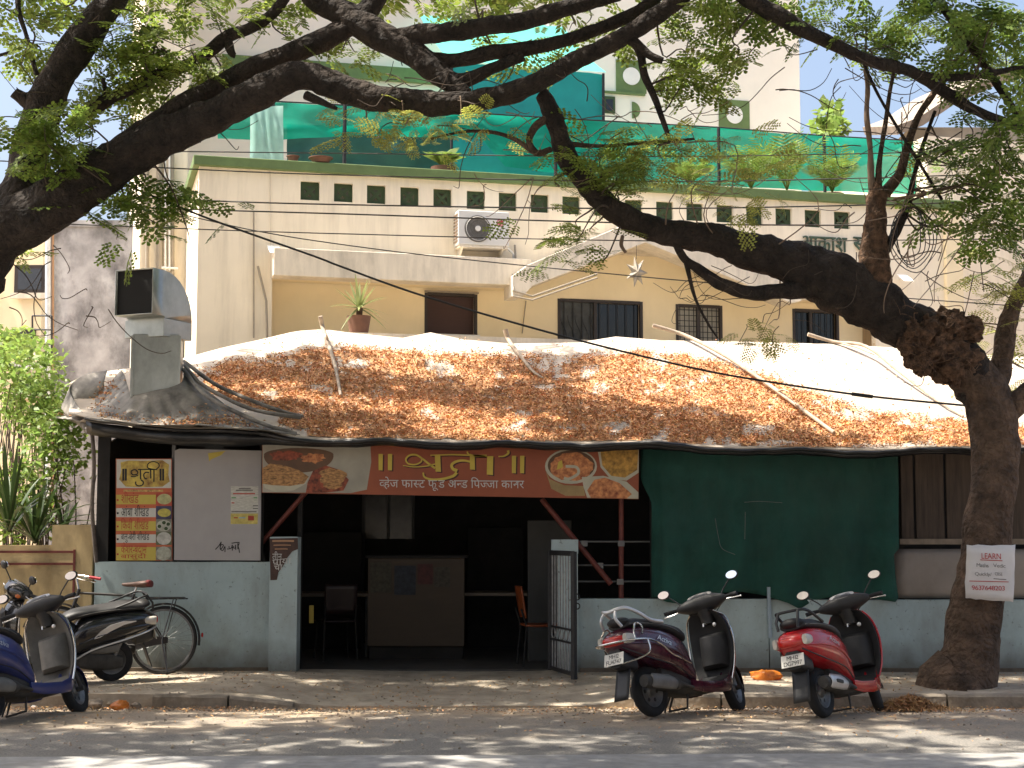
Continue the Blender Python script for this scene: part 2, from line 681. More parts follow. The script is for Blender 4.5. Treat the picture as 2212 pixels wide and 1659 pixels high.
sidewalk = tag(g.build('sidewalk', M_pave, smooth=50), kind='structure')
# kerb stones
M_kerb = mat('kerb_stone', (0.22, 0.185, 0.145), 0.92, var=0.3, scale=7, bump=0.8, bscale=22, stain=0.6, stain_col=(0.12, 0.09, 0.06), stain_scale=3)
kerb_stretch = [(-9.5, -8.32), (-8.3, -7.12), (-7.1, -5.92), (-5.9, -4.72), (-4.7, -4.02), (-3.28, -2.6), (-2.58, -2.0), (1.12, 1.9), (1.92, 2.88), (2.9, 3.96), (3.98, 5.02), (5.04, 6.2), (6.22, 7.4), (7.42, 8.6)]
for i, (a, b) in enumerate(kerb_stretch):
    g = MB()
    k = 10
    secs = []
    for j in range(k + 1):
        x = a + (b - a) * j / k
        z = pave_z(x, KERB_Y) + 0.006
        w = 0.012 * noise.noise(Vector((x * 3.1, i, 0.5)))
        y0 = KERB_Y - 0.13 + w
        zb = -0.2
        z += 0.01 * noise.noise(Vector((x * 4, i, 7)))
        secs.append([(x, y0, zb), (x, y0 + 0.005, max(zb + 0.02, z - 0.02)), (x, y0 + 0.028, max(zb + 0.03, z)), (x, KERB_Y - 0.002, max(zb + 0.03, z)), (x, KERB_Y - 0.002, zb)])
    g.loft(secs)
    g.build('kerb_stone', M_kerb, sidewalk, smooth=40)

# rubble where the kerb has broken away, left of the entrance
M_rub = mat('rubble', (0.27, 0.22, 0.17), 0.95, var=0.35, scale=14, bump=0.8, bscale=30)
for i in range(12):
    g = MB()
    x = rng.uniform(-4.0, -3.28)
    y = rng.uniform(14.62, 14.95)
    r = rng.uniform(0.015, 0.06)
    g.ball((x, y, road_z(y) + r * 0.35 + 0.02), r * 1.3, r, r * 0.7, 7, 5, nz=0.5, ns=9)
    tag(g.build('rubble_stone', M_rub, smooth=50), 'grey broken kerb rubble left of the entrance ramp', 'stone', 'broken kerb rubble')

# grit and small stones swept to the road edge
Vg, Fg = [], []
pos = []
r2 = np.random.default_rng(5)
while len(pos) < 3800:
    x = r2.uniform(-6.3, 6.3)
    y = 14.74 - abs(r2.normal(0, 0.55)) if r2.uniform() < 0.55 else (r2.uniform(11.2, 14.7) if r2.uniform() < 0.6 else r2.uniform(14.95, 16.8))
    if r2.uniform() > 0.75 + noise.noise(Vector((x * 0.9, y * 0.9, 6))):
        continue
    pos.append((x, y, (road_z(y) + 0.004 if y < 14.76 else pave_z(x, y) + 0.002)))
tv0 = np.array([[-0.5, -0.4, -0.2], [0.5, -0.45, -0.2], [0.45, 0.4, -0.2], [-0.4, 0.5, -0.2], [-0.3, -0.2, 0.35], [0.3, -0.25, 0.3], [0.28, 0.25, 0.38], [-0.25, 0.3, 0.3]])
tf0 = np.array([[4, 5, 6, 7], [0, 1, 5, 4], [1, 2, 6, 5], [2, 3, 7, 6], [3, 0, 4, 7]])
Vg, Fg = scatter(tv0, tf0, np.array(pos), rand_rot(r2, len(pos), 0.2), r2.uniform(0.006, 0.026, len(pos)))
tag(fast_mesh('road_grit', Vg, Fg, mat('road_grit', (0.30, 0.25, 0.19), 0.95, var=0.3, scale=5, island=0.5)), 'loose grit and small stones along the road edge', 'grit', kind='stuff')

# ------------------------------------------------------------------ boundary walls and gate
M_blue = mat('pale_blue_paint', (0.36, 0.455, 0.47), 0.85, var=0.07, scale=2.2, bump=0.25, bscale=14, stain=0.55, stain_col=(0.20, 0.20, 0.18), stain_scale=2.2, foot=(0.12, 0.36, (0.12, 0.105, 0.08)), specks=0.7)
M_post = mat('pale_blue_post_paint', (0.39, 0.48, 0.49), 0.85, var=0.06, scale=3, bump=0.2, bscale=16, stain=0.45, stain_col=(0.24, 0.23, 0.2), stain_scale=3, foot=(0.12, 0.34, (0.12, 0.105, 0.08)), specks=0.7)
M_tan = mat('ochre_plaster', (0.47, 0.36, 0.19), 0.9, var=0.16, scale=3, bump=0.3, bscale=14, stain=0.6, stain_col=(0.13, 0.10, 0.06), stain_scale=2)
M_maroon = mat('maroon_stripe_paint', (0.12, 0.025, 0.02), 0.8, var=0.2, scale=8)
M_foot = mat('dark_wall_foot', (0.12, 0.095, 0.07), 0.95, var=0.3, scale=8, bump=0.6)  # dark brown strip along the foot of the walls

def wall_block(x0, x1, y0, y1, z0, z1, name, m, parent, step=0.12):   # slightly uneven plaster
    g = MB()
    nx, nz = max(2, int((x1 - x0) / step)), max(2, int((z1 - z0) / step))
    def wob(x, z):
        return 0.008 * noise.noise(Vector((x * 1.7, z * 1.7, y0))) + 0.003 * noise.noise(Vector((x * 7, z * 7, y0)))
    g.grid([[Vector((x0 + (x1 - x0) * i / nx, y0 + (wob(i, j) if 0 < i < nx else 0), z0 + (z1 - z0) * j / nz + (0.008 * noise.noise(Vector((i * 0.4, 5, y0))) if j == nz else 0))) for i in range(nx + 1)] for j in range(nz + 1)])
    top = [Vector(g.v[nz * (nx + 1) + i]) for i in range(nx + 1)]
    g.grid([top, [Vector((p.x, y1, p.z)) for p in top]])
    g.add([(x0, y0, z0), (x0, y1, z0), (x0, y1, z1), (x0, y0, z1)], [(0, 3, 2, 1)])
    g.add([(x1, y0, z0), (x1, y1, z0), (x1, y1, z1), (x1, y0, z1)], [(0, 1, 2, 3)])
    g.add([(x0, y1, z0), (x1, y1, z0), (x1, y1, z1), (x0, y1, z1)], [(0, 3, 2, 1)])
    return g.build(name, m, parent, smooth=40)

xl0, xl1 = at(203, 1300, WALL_Y).x, at(583, 1300, WALL_Y).x
lw = thing('boundary_wall', 'pale blue boundary wall under the menu board, behind the bicycle', 'wall', (xl0, WALL_Y, 0))
wall_block(xl0, xl1, WALL_Y, WALL_Y + 0.2, -0.1, at(400, 1214, WALL_Y).z, 'wall', M_blue, lw)
px0, px1 = at(582, 1300, 16.88).x, at(642, 1300, 16.88).x
wall_block(px0, px1, 16.86, 17.14, -0.1, at(600, 1160, 16.86).z, 'pillar', M_post, lw)
wall_block(px0 - 3.0, px0 - 0.01, 16.90, 16.949, -0.1, at(400, 1449, 16.9).z + 0.03, 'wall_foot', M_foot, lw, 0.1)

gx0, gx1 = at(1192, 1300, WALL_Y).x, at(1248, 1300, WALL_Y).x
rw = thing('boundary_wall', 'low pale blue boundary wall behind the maroon and red scooters', 'wall', (gx0, WALL_Y, 0))
wall_block(gx0 + 0.06, gx1, WALL_Y - 0.04, WALL_Y + 0.24, -0.1, at(1220, 1196, WALL_Y).z, 'gate_post', M_post, rw)
wall_block(gx0 - 0.0, gx1 + 0.005, WALL_Y - 0.05, WALL_Y + 0.26, at(1220, 1196, WALL_Y).z, at(1220, 1166, WALL_Y).z, 'post_cap', M_post, rw)
wall_block(gx1 + 0.002, at(1661, 1300, WALL_Y).x - 0.008, WALL_Y, WALL_Y + 0.2, -0.1, at(1500, 1294, WALL_Y).z, 'wall', M_blue, rw)
wall_block(at(1661, 1300, WALL_Y).x + 0.002, 9.0, WALL_Y + 0.004, WALL_Y + 0.2, -0.1, at(1500, 1296, WALL_Y).z, 'wall', M_blue, rw)
wall_block(gx1 + 0.02, 9.0, WALL_Y - 0.05, WALL_Y - 0.002, -0.1, at(1500, 1447, WALL_Y).z + 0.02, 'wall_foot', M_foot, rw, 0.1)
g = MB()
a = at(1661, 1268, WALL_Y - 0.02)
g.tube([a, Vector((a.x, a.y, 0.66)), Vector((a.x + 0.004, a.y, 0.4))], 0.022, 10)
g.build('drain_pipe', mat('blue_grey_pipe', (0.28, 0.36, 0.42), 0.5), rw, smooth=50)

# ochre wall of the neighbour with a painted maroon outline
ow = thing('neighbour_wall', 'ochre plaster garden wall with a maroon painted outline, far left', 'wall', (-5.5, 17.0, 0))
oz = at(60, 1178, 17.0).z
wall_block(-12, at(112, 1200, 17.0).x, 17.0, 17.2, -0.1, oz, 'wall', M_tan, ow)
wall_block(at(112, 1200, 17.0).x + 0.003, at(203, 1200, 17.0).x - 0.01, 16.98, 17.24, -0.1, at(150, 1134, 17.0).z, 'pillar', M_tan, ow)
g = MB()
y = 16.993
for (xa, ya, xb, yb) in ((-200, 1192, 164, 1192), (-200, 1218, 164, 1218)):
    p, q = at(xa, ya, y), at(xb, yb, y)
    g.box(p.x, q.x, 16.974 if xb > 112 else y, 16.99, p.z - 0.012, p.z + 0.012)
p, q = at(162, 1190, y), at(162, 1290, y)
g.box(p.x - 0.012, p.x + 0.012, 16.970, 16.99, q.z, p.z + 0.014)
g.build('painted_outline', M_maroon, ow)

# open iron gate leaf
M_iron = mat('black_iron', (0.022, 0.022, 0.024), 0.55, metal=0.3, var=0.3, scale=20)
M_ironlit = mat('lit_iron_bar', (0.20, 0.20, 0.20), 0.5, metal=0.3, var=0.3, scale=20)  # paler copy of the iron, light painted into bars and rings
ga, gb = Vector((0.40, 16.86, 0)), Vector((0.615, 16.02, 0))
gt = thing('iron_gate', 'narrow black iron gate leaf standing open at the shop entrance', 'gate', ga)
gd = (gb - ga)
gz0, gz1 = 0.07, 1.31
def gp(t, z):
    p = ga + gd * t
    return Vector((p.x, p.y, z))
g = MB()
g.bar(gp(0, gz0), gp(0, gz1), 0.035, 0.035)
g.bar(gp(1, gz0 - 0.02), gp(1, gz1), 0.045, 0.045)
g.bar(gp(0.02, gz0 + 0.03), gp(0.98, gz0 + 0.03), 0.03, 0.04)
g.bar(gp(0.02, gz1 - 0.02), gp(0.98, gz1 - 0.02), 0.03, 0.05)
g.bar(gp(0.02, 0.40), gp(0.98, 0.40), 0.02, 0.02)
g.bar(gp(0.02, 0.53), gp(0.98, 0.53), 0.02, 0.02)
g.build('gate_frame', M_iron, gt)
for i in range(8):
    t = 0.1 + 0.8 * i / 7
    g = MB()
    g.tube([gp(t, gz0 + 0.05), gp(t, 0.40)], 0.008, 6)
    g.tube([gp(t, 0.53), gp(t, gz1 - 0.045)], 0.008, 6)
    g.build('bar', M_ironlit, gt, smooth=40)
for i in range(5):
    g = MB()
    c = gp(0.14 + 0.18 * i, 0.465)
    dd = gd.normalized()
    P = [c + (dd * math.cos(a) + Vector((0, 0, 1)) * math.sin(a)) * 0.058 for a in [2 * math.pi * k / 18 for k in range(19)]]
    g.tube(P, 0.007, 6, caps=False)
    g.build('ring', M_ironlit, gt, smooth=60)
g = MB()
for zz in (0.86, 0.77):
    P = [gp(1, zz) + Vector((0.03 + 0.03 * math.cos(a), 0, 0.03 * math.sin(a))) for a in [2 * math.pi * k / 12 for k in range(13)]]
    g.tube(P, 0.007, 6, caps=False)
g.build('latch', M_iron, gt, smooth=60)

# ------------------------------------------------------------------ the food shop's shed
EAVE = [(-160, 870), (60, 880), (150, 893), (195, 906), (300, 917), (450, 926), (560, 934), (640, 944), (720, 950), (850, 951), (1000, 954), (1200, 957), (1400, 956), (1500, 963), (1600, 967), (1700, 970), (1900, 971), (2090, 968), (2240, 964), (2500, 966)]
RIDGE = [(-160, 880), (60, 868), (120, 850), (165, 818), (230, 803), (290, 795), (400, 774), (480, 752), (560, 735), (640, 716), (700, 712), (760, 720), (870, 731), (930, 719), (1000, 734), (1100, 743), (1250, 741), (1330, 728), (1430, 736), (1600, 739), (1800, 744), (2000, 756), (2110, 768), (2300, 775), (2500, 785)]
def interp(T, x):
    for (a, ya), (b, yb) in zip(T, T[1:]):
        if x <= b:
            k = max(0, (x - a) / (b - a))
            return ya + (yb - ya) * k
    return T[-1][1]
EY, RY = 16.40, 20.3
def eave_y(px):
    return EY + 0.04 * math.sin(px * 0.012) + 0.03 * math.sin(px * 0.047)
def roof_pt(px, s):
    a = at(px, interp(EAVE, px) + 3 * math.sin(px * 0.021), eave_y(px))
    ry = RY if px > 560 else RY - 1.2 * min(1, (560 - px) / 400)
    b = at(px, interp(RIDGE, px), ry)
    p = a.lerp(b, s)
    env = math.sin(math.pi * min(1, max(0, s)))
    p.z += env * (-0.10 + 0.05 * math.sin(p.x * 2.1 + 1.0) + 0.06 * noise.noise(Vector((p.x * 0.9, p.y * 0.9, 1))) + 0.025 * noise.noise(Vector((p.x * 2.6, p.y * 2.6, 3))))
    return p
def px_of(p):
    d = p - EYE
    c, s = math.cos(PITCH), math.sin(PITCH)
    f = d.y * c + d.z * s
    return 1106 + FOC * d.x / f, 829.5 - FOC * (d.z * c - d.y * s) / f
def roof_s(px, py):                # which s shows at this height in the picture
    lo, hi = 0.0, 1.0
    for _ in range(18):
        mid = (lo + hi) / 2
        if px_of(roof_pt(px, mid))[1] > py:
            lo = mid
        else:
            hi = mid
    return (lo + hi) / 2

M_tarp = mat('sun_bleached_tarpaulin', (0.46, 0.39, 0.315), 0.75, var=0.12, scale=2.2, bump=0.5, bscale=7, stain=0.5, stain_col=(0.33, 0.27, 0.21), stain_scale=1.1)
M_tarpd = mat('dirty_grey_tarpaulin', (0.085, 0.077, 0.066), 0.75, var=0.35, scale=3.5, col2=(0.24, 0.22, 0.19), bump=0.6, bscale=9, stain=0.8, stain_col=(0.06, 0.055, 0.05), stain_scale=2.2)
M_blk = mat('black_plastic_sheet', (0.012, 0.012, 0.013), 0.28, var=0.3, scale=10, bump=0.6, bscale=9)
M_dark = mat('dark_panel', (0.016, 0.015, 0.014), 0.85, var=0.4, scale=5)  # near-black colour for inner walls, posts and fittings
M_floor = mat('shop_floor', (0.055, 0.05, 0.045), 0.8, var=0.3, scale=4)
M_redp = mat('red_oxide_pipe', (0.13, 0.026, 0.017), 0.55, var=0.3, scale=15)
M_greyp = mat('grey_rail', (0.16, 0.16, 0.16), 0.5, metal=0.4, var=0.2)

shed = thing('food_shop_shed', 'tarpaulin-roofed food shop shed with a leaf-strewn sagging roof', 'shed', (0, 18, 0))
NS = 34
pxs = [150 + 20 * i for i in range(116)]
rows = [[roof_pt(px, s / NS) for px in pxs] for s in range(NS + 1)]
back = [[p + Vector((0, 1.4 * k, -0.30 * k)) for p in rows[-1]] for k in (0.5, 1.0)]
g = MB()
g.grid(rows + back)
roof = g.build('roof', M_tarp, shed, smooth=60, solid=0.012)
g = MB()                              # rolled black edge of the roof sheet
P, rr = [], []
for i in range(150):
    px = 185 + 13.6 * i
    p = roof_pt(px, 0.0) + Vector((0, -0.02, -0.02 + 0.012 * noise.noise(Vector((px * 0.02, 0, 0)))))
    P.append(p)
    rr.append((0.026 if 560 < px < 1480 else 0.018) * (1 + 0.35 * noise.noise(Vector((px * 0.011, 4, 0)))))
g.tube(P, rr, 9, nz=0.25, ns=9)
g.build('eave_roll', M_blk, roof, smooth=50)
g = MB()                              # hanging strip of sheet under the edge
Q = [p + Vector((0, 0.03, -0.02)) for p in P]
g.grid([Q, [q + Vector((0, 0.04 + 0.02 * noise.noise(q * 3), -0.03 - 0.02 * noise.noise(q * 2) - 0.10 * (1 - smooth01((q.x + 3.0) / 1.0)))) for q in Q]])
g.build('sheet_hem', M_blk, roof, smooth=60, solid=0.004)
# tarp drawn up round the exhaust duct at the left end
low = [(118, 905, 18.6), (150, 912, 17.3), (196, 914, 16.45), (300, 922, 16.30), (400, 928, 16.28), (500, 932, 16.28), (580, 938, 16.29), (650, 947, 16.31)]
top = [(262, 800, 18.3), (270, 815, 18.0), (283, 852, 17.25), (310, 853, 17.15), (340, 846, 17.15), (365, 838, 17.15), (392, 822, 17.25), (398, 795, 17.9)]
g = MB()
rws = []
lo3 = spline([tuple(at(*q)) for q in low], 6)
to3 = spline([tuple(at(*q)) for q in top], 6)
for k in range(13):
    s = k / 12
    row = []
    for i, (a, b) in enumerate(zip(lo3, to3)):
        p = Vector(a).lerp(Vector(b), s)
        w = math.sin(math.pi * s)
        p.z += -0.16 * w + 0.05 * w * abs(math.sin(i * 0.75)) + 0.03 * noise.noise(p * 3)
        p += Vector((0, -0.06, 0.03)) * (1 - s)
        row.append(p)
    rws.append(row)
HIP = rws
g.grid(rws)
g.build('duct_tarpaulin', M_tarpd, shed, smooth=60, solid=0.008)
for q in ([(398, 790, 17.8), (440, 835, 17.2), (540, 885, 16.75), (650, 905, 16.7)], [(396, 800, 17.6), (450, 860, 16.9), (560, 915, 16.5), (640, 940, 16.35)], [(398, 783, 18.0), (470, 835, 17.4), (590, 885, 17.0), (655, 902, 16.9)]):
    g = MB()
    g.tube([Vector(p) + Vector((0, -0.02, 0.012)) for p in spline([tuple(at(*p)) for p in q], 6)], 0.022, 7, nz=0.3)
    g.build('sheet_fold', M_tarpd, shed, smooth=60)
g = MB()                              # flap hanging off the left end
F1 = [(232, 800, 18.6), (180, 812, 18.4), (150, 838, 18.2), (165, 872, 17.6), (190, 905, 16.9)]
F2 = [(225, 822, 18.3), (182, 850, 18.2), (133, 878, 18.0), (158, 900, 17.5), (182, 925, 16.8)]
F3 = [(225, 850, 18.2), (190, 890, 18.1), (150, 905, 17.9), (170, 918, 17.4), (187, 938, 16.75)]
g.grid([[Vector(p) for p in spline([tuple(at(*q)) for q in F], 5)] for F in (F1, F2, F3)])
g.build('sheet_flap', M_tarpd, shed, smooth=60, solid=0.006)

# structure under the roof
def zroof(x, y):
    return 2.40 + (y - 16.4) * 0.36
bx0, bx1 = at(212, 1000, 17.1).x, 9.0
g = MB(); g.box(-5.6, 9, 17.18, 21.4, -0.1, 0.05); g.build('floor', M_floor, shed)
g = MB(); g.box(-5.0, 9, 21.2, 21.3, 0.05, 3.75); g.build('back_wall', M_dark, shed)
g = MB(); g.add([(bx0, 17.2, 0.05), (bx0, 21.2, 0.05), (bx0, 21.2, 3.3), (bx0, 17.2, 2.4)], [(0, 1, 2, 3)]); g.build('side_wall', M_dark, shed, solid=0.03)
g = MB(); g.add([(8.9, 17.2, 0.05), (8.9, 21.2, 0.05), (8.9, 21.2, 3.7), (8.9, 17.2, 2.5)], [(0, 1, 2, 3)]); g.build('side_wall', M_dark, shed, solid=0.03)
for (x, ya, yb, w, d) in ((226, 918, 1216, 0.13, 17.02), (566, 940, 1214, 0.05, 17.0), (376, 925, 1214, 0.035, 17.0), (650, 955, 1452, 0.05, 17.25), (1408, 960, 1296, 0.05, 17.08), (1942, 968, 1300, 0.05, 17.05)):
    g = MB()
    a, b = at(x, ya, d), at(x, yb, d)
    g.box(a.x - w / 2, a.x + w / 2, d, d + 0.05, b.z, a.z)
    g.build('post', M_dark if x != 376 else M_greyp, shed)
g = MB()                              # thin bent pole at the left corner
g.tube([Vector(p) for p in spline([tuple(at(196, 900, 16.9)), tuple(at(203, 1000, 16.85)), tuple(at(199, 1100, 16.85)), tuple(at(208, 1215, 16.92))], 5)], 0.022, 8)
g.build('post', mat('weathered_pole', (0.12, 0.10, 0.085), 0.8, var=0.4, scale=12), shed, smooth=50)
def pipe(pts, r, m, name='pipe', par=None, n=10):
    g = MB()
    g.tube([Vector(p) for p in pts], r, n)
    return g.build(name, m, par if par else shed, smooth=50)
pipe([at(1170, 1078, 17.08), at(1320, 1262, 17.02)], 0.03, M_redp, 'brace')
pipe([at(1342, 1072, 17.1), at(1342, 1294, 17.1)], 0.028, M_redp, 'brace')
pipe([at(662, 1062, 17.0), at(566, 1172, 17.1)], 0.026, M_redp, 'brace')
for yy in (1170, 1221, 1256):
    pipe([at(1249, yy, 17.14), at(1412, yy, 17.14)], 0.010, M_greyp, 'rail', n=6)
for q in ((1262, 1174), (1342, 1174), (1296, 1222), (1340, 1257)):
    g = MB()
    c = at(q[0], q[1], 17.03)
    g.box(c.x - 0.035, c.x + 0.035, c.y, c.y + 0.02, c.z - 0.03, c.z + 0.03)
    g.build('clamp', M_greyp, shed)
# wooden planks and grey board right of the net
M_plank = mat('brown_plank', (0.060, 0.042, 0.030), 0.8, var=0.4, scale=3, stretch=(8, 8, 0.7), bump=0.4, bscale=8)
xs_p = [1944, 1976, 2042, 2110, 2178, 2246]
for a, b in zip(xs_p, xs_p[1:]):
    p, q = at(a, 975, 17.0), at(b, 1168, 17.0)
    g = MB()
    g.box(p.x, q.x - 0.006, 16.99 + rng.uniform(0, 0.006), 17.02, q.z, p.z)
    g.build('plank', M_plank, shed, bevel=0.002)
g = MB()
p, q = at(1944, 1164, 16.97), at(2260, 1176, 16.97)
g.box(p.x, q.x, 16.965, 16.988, q.z, p.z)
g.build('plank_rail', mat('pale_batten', (0.20, 0.16, 0.12), 0.8, var=0.3, scale=9), shed)
M_gboard = mat('taupe_board', (0.27, 0.235, 0.205), 0.8, var=0.12, scale=3, bump=0.2, stain=0.4, stain_col=(0.13, 0.10, 0.08), stain_scale=2)
g = MB()
p, q = at(1926, 1186, 17.03), at(2270, 1292, 17.03)
rws = []
for j in range(9):
    t = j / 8
    z = q.z + (p.z - q.z) * t
    rws.append([Vector((p.x + 0.03 * (abs(t - 0.5) * 2) ** 4 + (q.x - p.x) * i / 12, 17.03 - 0.05 * math.sin(math.pi * t) ** 0.5 + 0.004 * noise.noise(Vector((i, j, 0))), z)) for i in range(13)])
g.grid(rws)
g.build('infill_board', M_gboard, shed, smooth=60, solid=0.01)

# ------------------------------------------------------------------ things inside the shop
M_counter = mat('brown_counter', (0.045, 0.03, 0.016), 0.6, var=0.12, scale=2, stretch=(1, 1, 6))
ct = thing('serving_counter', 'brown serving counter with notices inside the dark shop', 'counter', (-1.1, 18.5, 0.05))
p, q = at(795, 1206, 18.5), at(1003, 1396, 18.5)
g = MB(); g.box(p.x, q.x, 18.5, 18.54, q.z, p.z); g.build('front_panel', M_counter, ct, bevel=0.004)
g = MB(); g.box(p.x - 0.03, q.x + 0.03, 18.47, 19.1, p.z + 0.001, p.z + 0.03); g.build('top', M_dark, ct, bevel=0.004)
g = MB(); g.box(p.x + 0.02, q.x - 0.02, 18.545, 19.05, 0.05, q.z); g.build('plinth', M_dark, ct)
for i, (a, b, c, d, cl) in enumerate(((800, 1215, 845, 1280, (0.05, 0.046, 0.03)), (852, 1222, 898, 1285, (0.02, 0.026, 0.036)), (902, 1218, 935, 1262, (0.06, 0.016, 0.014)), (938, 1225, 972, 1268, (0.04, 0.036, 0.025)))):
    p, q = at(a, b, 18.495), at(c, d, 18.495)
    g = MB(); g.box(p.x, q.x, 18.494, 18.499, q.z, p.z)
    tag(g.build('counter_notice', mat('notice_print_%d' % i, cl, 0.7, var=0.5, scale=22)), ['pale notice on the counter, nearest its left edge', 'dark blue notice on the counter front', 'red notice on the counter front', 'pale notice on the counter, nearest its right edge'][i], 'notice', 'counter notices')
def cabinet(name, label, px0, py0, px1, py1, y, dep, m, shelves=0):
    p, q = at(px0, py0, y), at(px1, py1, y)
    t = thing(name, label, 'cabinet', (p.x, y, 0.05))
    g = MB(); g.box(p.x, q.x, y, y + dep, 0.05, p.z); g.build('carcass', m, t, bevel=0.005)
    for k in range(shelves):
        z = q.z + (p.z - q.z) * (k + 0.5) / shelves
        g = MB(); g.box(p.x + 0.02, q.x - 0.02, y - 0.012, y - 0.001, z - 0.012, z + 0.012); g.build('shelf_edge', M_dark, t)
    return t
M_cab = mat('grey_cabinet', (0.04, 0.042, 0.04), 0.6, var=0.15)
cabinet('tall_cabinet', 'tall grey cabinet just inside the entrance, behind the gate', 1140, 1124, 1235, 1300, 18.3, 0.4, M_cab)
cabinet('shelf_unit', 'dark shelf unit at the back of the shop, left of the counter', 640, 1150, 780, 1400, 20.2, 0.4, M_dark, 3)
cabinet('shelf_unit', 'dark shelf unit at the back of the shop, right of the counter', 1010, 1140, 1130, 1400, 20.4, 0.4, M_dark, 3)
# glass door / window in the back wall, faint light put into the pane colour
wt = thing('back_window', 'narrow window in the back wall of the dark shop', 'window', at(835, 1110, 21.1))
p, q = at(785, 1062, 21.1), at(892, 1164, 21.1)
g = MB(); g.box(p.x, q.x, 21.16, 21.18, q.z, p.z); g.build('pane', mat('dim_glass', (0.06, 0.055, 0.042), 0.2, var=0.5, scale=3), wt)
for x in (p.x, (p.x + q.x) / 2, q.x):
    g = MB(); g.box(x - 0.02, x + 0.02, 21.12, 21.155, q.z, p.z); g.build('frame_bar', mat('dull_frame', (0.07, 0.07, 0.065), 0.6), wt)

def chair(name, label, loc, rz, colr):
    t = thing(name, label, 'chair', (0, 0, 0), 'chairs inside the shop', world=False)
    m = mat('plastic_' + name + str(len(MATS)), colr, 0.45, var=0.08)
    g = MB()
    g.grid([[Vector((-0.2 + 0.4 * i / 6, -0.2 + 0.4 * j / 6, 0.44 - 0.02 * math.sin(math.pi * i / 6) * math.sin(math.pi * j / 6))) for i in range(7)] for j in range(7)])
    g.build('seat', m, t, smooth=50, solid=0.02)
    g = MB()
    g.grid([[Vector((-0.19 + 0.38 * i / 6, 0.2 + 0.05 * j / 6 - 0.03 * math.sin(math.pi * i / 6), 0.52 + 0.34 * j / 6)) for i in range(7)] for j in range(7)])
    g.build('backrest', m, t, smooth=50, solid=0.018)
    for sx in (-1, 1):
        g = MB(); g.tube([(0.17 * sx, -0.17, 0.44), (0.20 * sx, -0.21, 0.0)], 0.011, 7); g.build('leg', M_dark, t, smooth=50)
        g = MB(); g.tube([(0.18 * sx, 0.25, 0.62), (0.18 * sx, 0.19, 0.44), (0.20 * sx, 0.23, 0.0)], 0.011, 7); g.build('leg', M_dark, t, smooth=50)
    t.location = loc
    t.rotation_euler = (0, 0, rz)
    return t
chair('plastic_chair', 'orange plastic chair with metal legs just inside the gate', (at(1168, 1400, 17.75).x, 17.75, 0.05), R(100), (0.22, 0.05, 0.012))
chair('plastic_chair', 'dark red plastic chair on the left inside the shop', (at(725, 1400, 18.6).x, 18.6, 0.05), R(200), (0.015, 0.006, 0.006))
def table(loc, label):
    t = thing('dining_table', label, 'table', (0, 0, 0), 'tables inside the shop', world=False)
    g = MB(); g.box(-0.55, 0.55, -0.35, 0.35, 0.70, 0.74); g.build('table_top', mat('laminate', (0.12, 0.09, 0.06), 0.4), t, bevel=0.004)
    for sx in (-1, 1):
        for sy in (-1, 1):
            g = MB(); g.tube([(0.5 * sx, 0.3 * sy, 0.7), (0.5 * sx, 0.3 * sy, 0)], 0.016, 6); g.build('leg', M_greyp, t)
    t.location = loc
table((at(705, 1400, 19.2).x, 19.2, 0.05), 'low dark table on the left inside the shop')
table((at(1080, 1400, 19.4).x, 19.4, 0.05), 'dark table behind the counter, towards the gate side')
g = MB()
p, q = at(668, 1308, 17.3), at(677, 1346, 17.3)
g.box(p.x, q.x, 17.3, 17.33, q.z, p.z)
tag(g.build('yellow_strip', mat('yellow_plastic', (0.35, 0.25, 0.03), 0.5)), 'small yellow strip hanging inside the entrance', 'strip')
# ------------------------------------------------------------------ the cream house behind
M_cream = mat('beige_plaster', (0.87, 0.775, 0.605), 0.9, var=0.05, scale=1.2, bump=0.15, bscale=30, stain=0.42, stain_col=(0.42, 0.36, 0.28), stain_scale=1.6, stain_stretch=(2.2, 2.2, 0.22))
M_yell = mat('warm_cream_plaster', (0.87, 0.74, 0.49), 0.9, var=0.05, scale=1.5, bump=0.12, bscale=30, stain=0.15, stain_col=(0.45, 0.36, 0.22))
M_fasc = mat('weathered_fascia', (0.72, 0.645, 0.525), 0.9, var=0.12, scale=2.5, stretch=(5, 5, 0.6), bump=0.2, stain=0.5, stain_col=(0.25, 0.22, 0.18), stain_scale=1.8)
M_pink = mat('pinkish_white_plaster', (0.78, 0.69, 0.61), 0.9, var=0.06, scale=0.8, stain=0.18, stain_col=(0.45, 0.39, 0.33), stain_scale=0.5)
M_green = mat('olive_green_paint', (0.115, 0.175, 0.06), 0.7, var=0.15, scale=5, stain=0.25, stain_col=(0.05, 0.07, 0.03))
M_dgreen = mat('dark_green_paint', (0.035, 0.062, 0.022), 0.7, var=0.2, scale=9)
M_white = mat('white_paint', (0.74, 0.73, 0.70), 0.7, var=0.05, scale=5)
M_glass = mat('dark_window_glass', (0.012, 0.014, 0.017), 0.12, var=0.2, scale=3, spec=0.6)
M_pvc = mat('cream_pipe', (0.30, 0.26, 0.20), 0.6, var=0.1)
M_void = mat('duct_shade_black', (0.004, 0.004, 0.004), 0.9)  # black for the shade painted inside the duct

house = thing('cream_house', 'large cream house with green-capped parapet of square vents behind the shop', 'building', BO, world=False)
house.rotation_euler = (0, 0, BA)
def H(px, py, v):
    u, z = hb(px, py, v)
    return Vector((u, v, z))

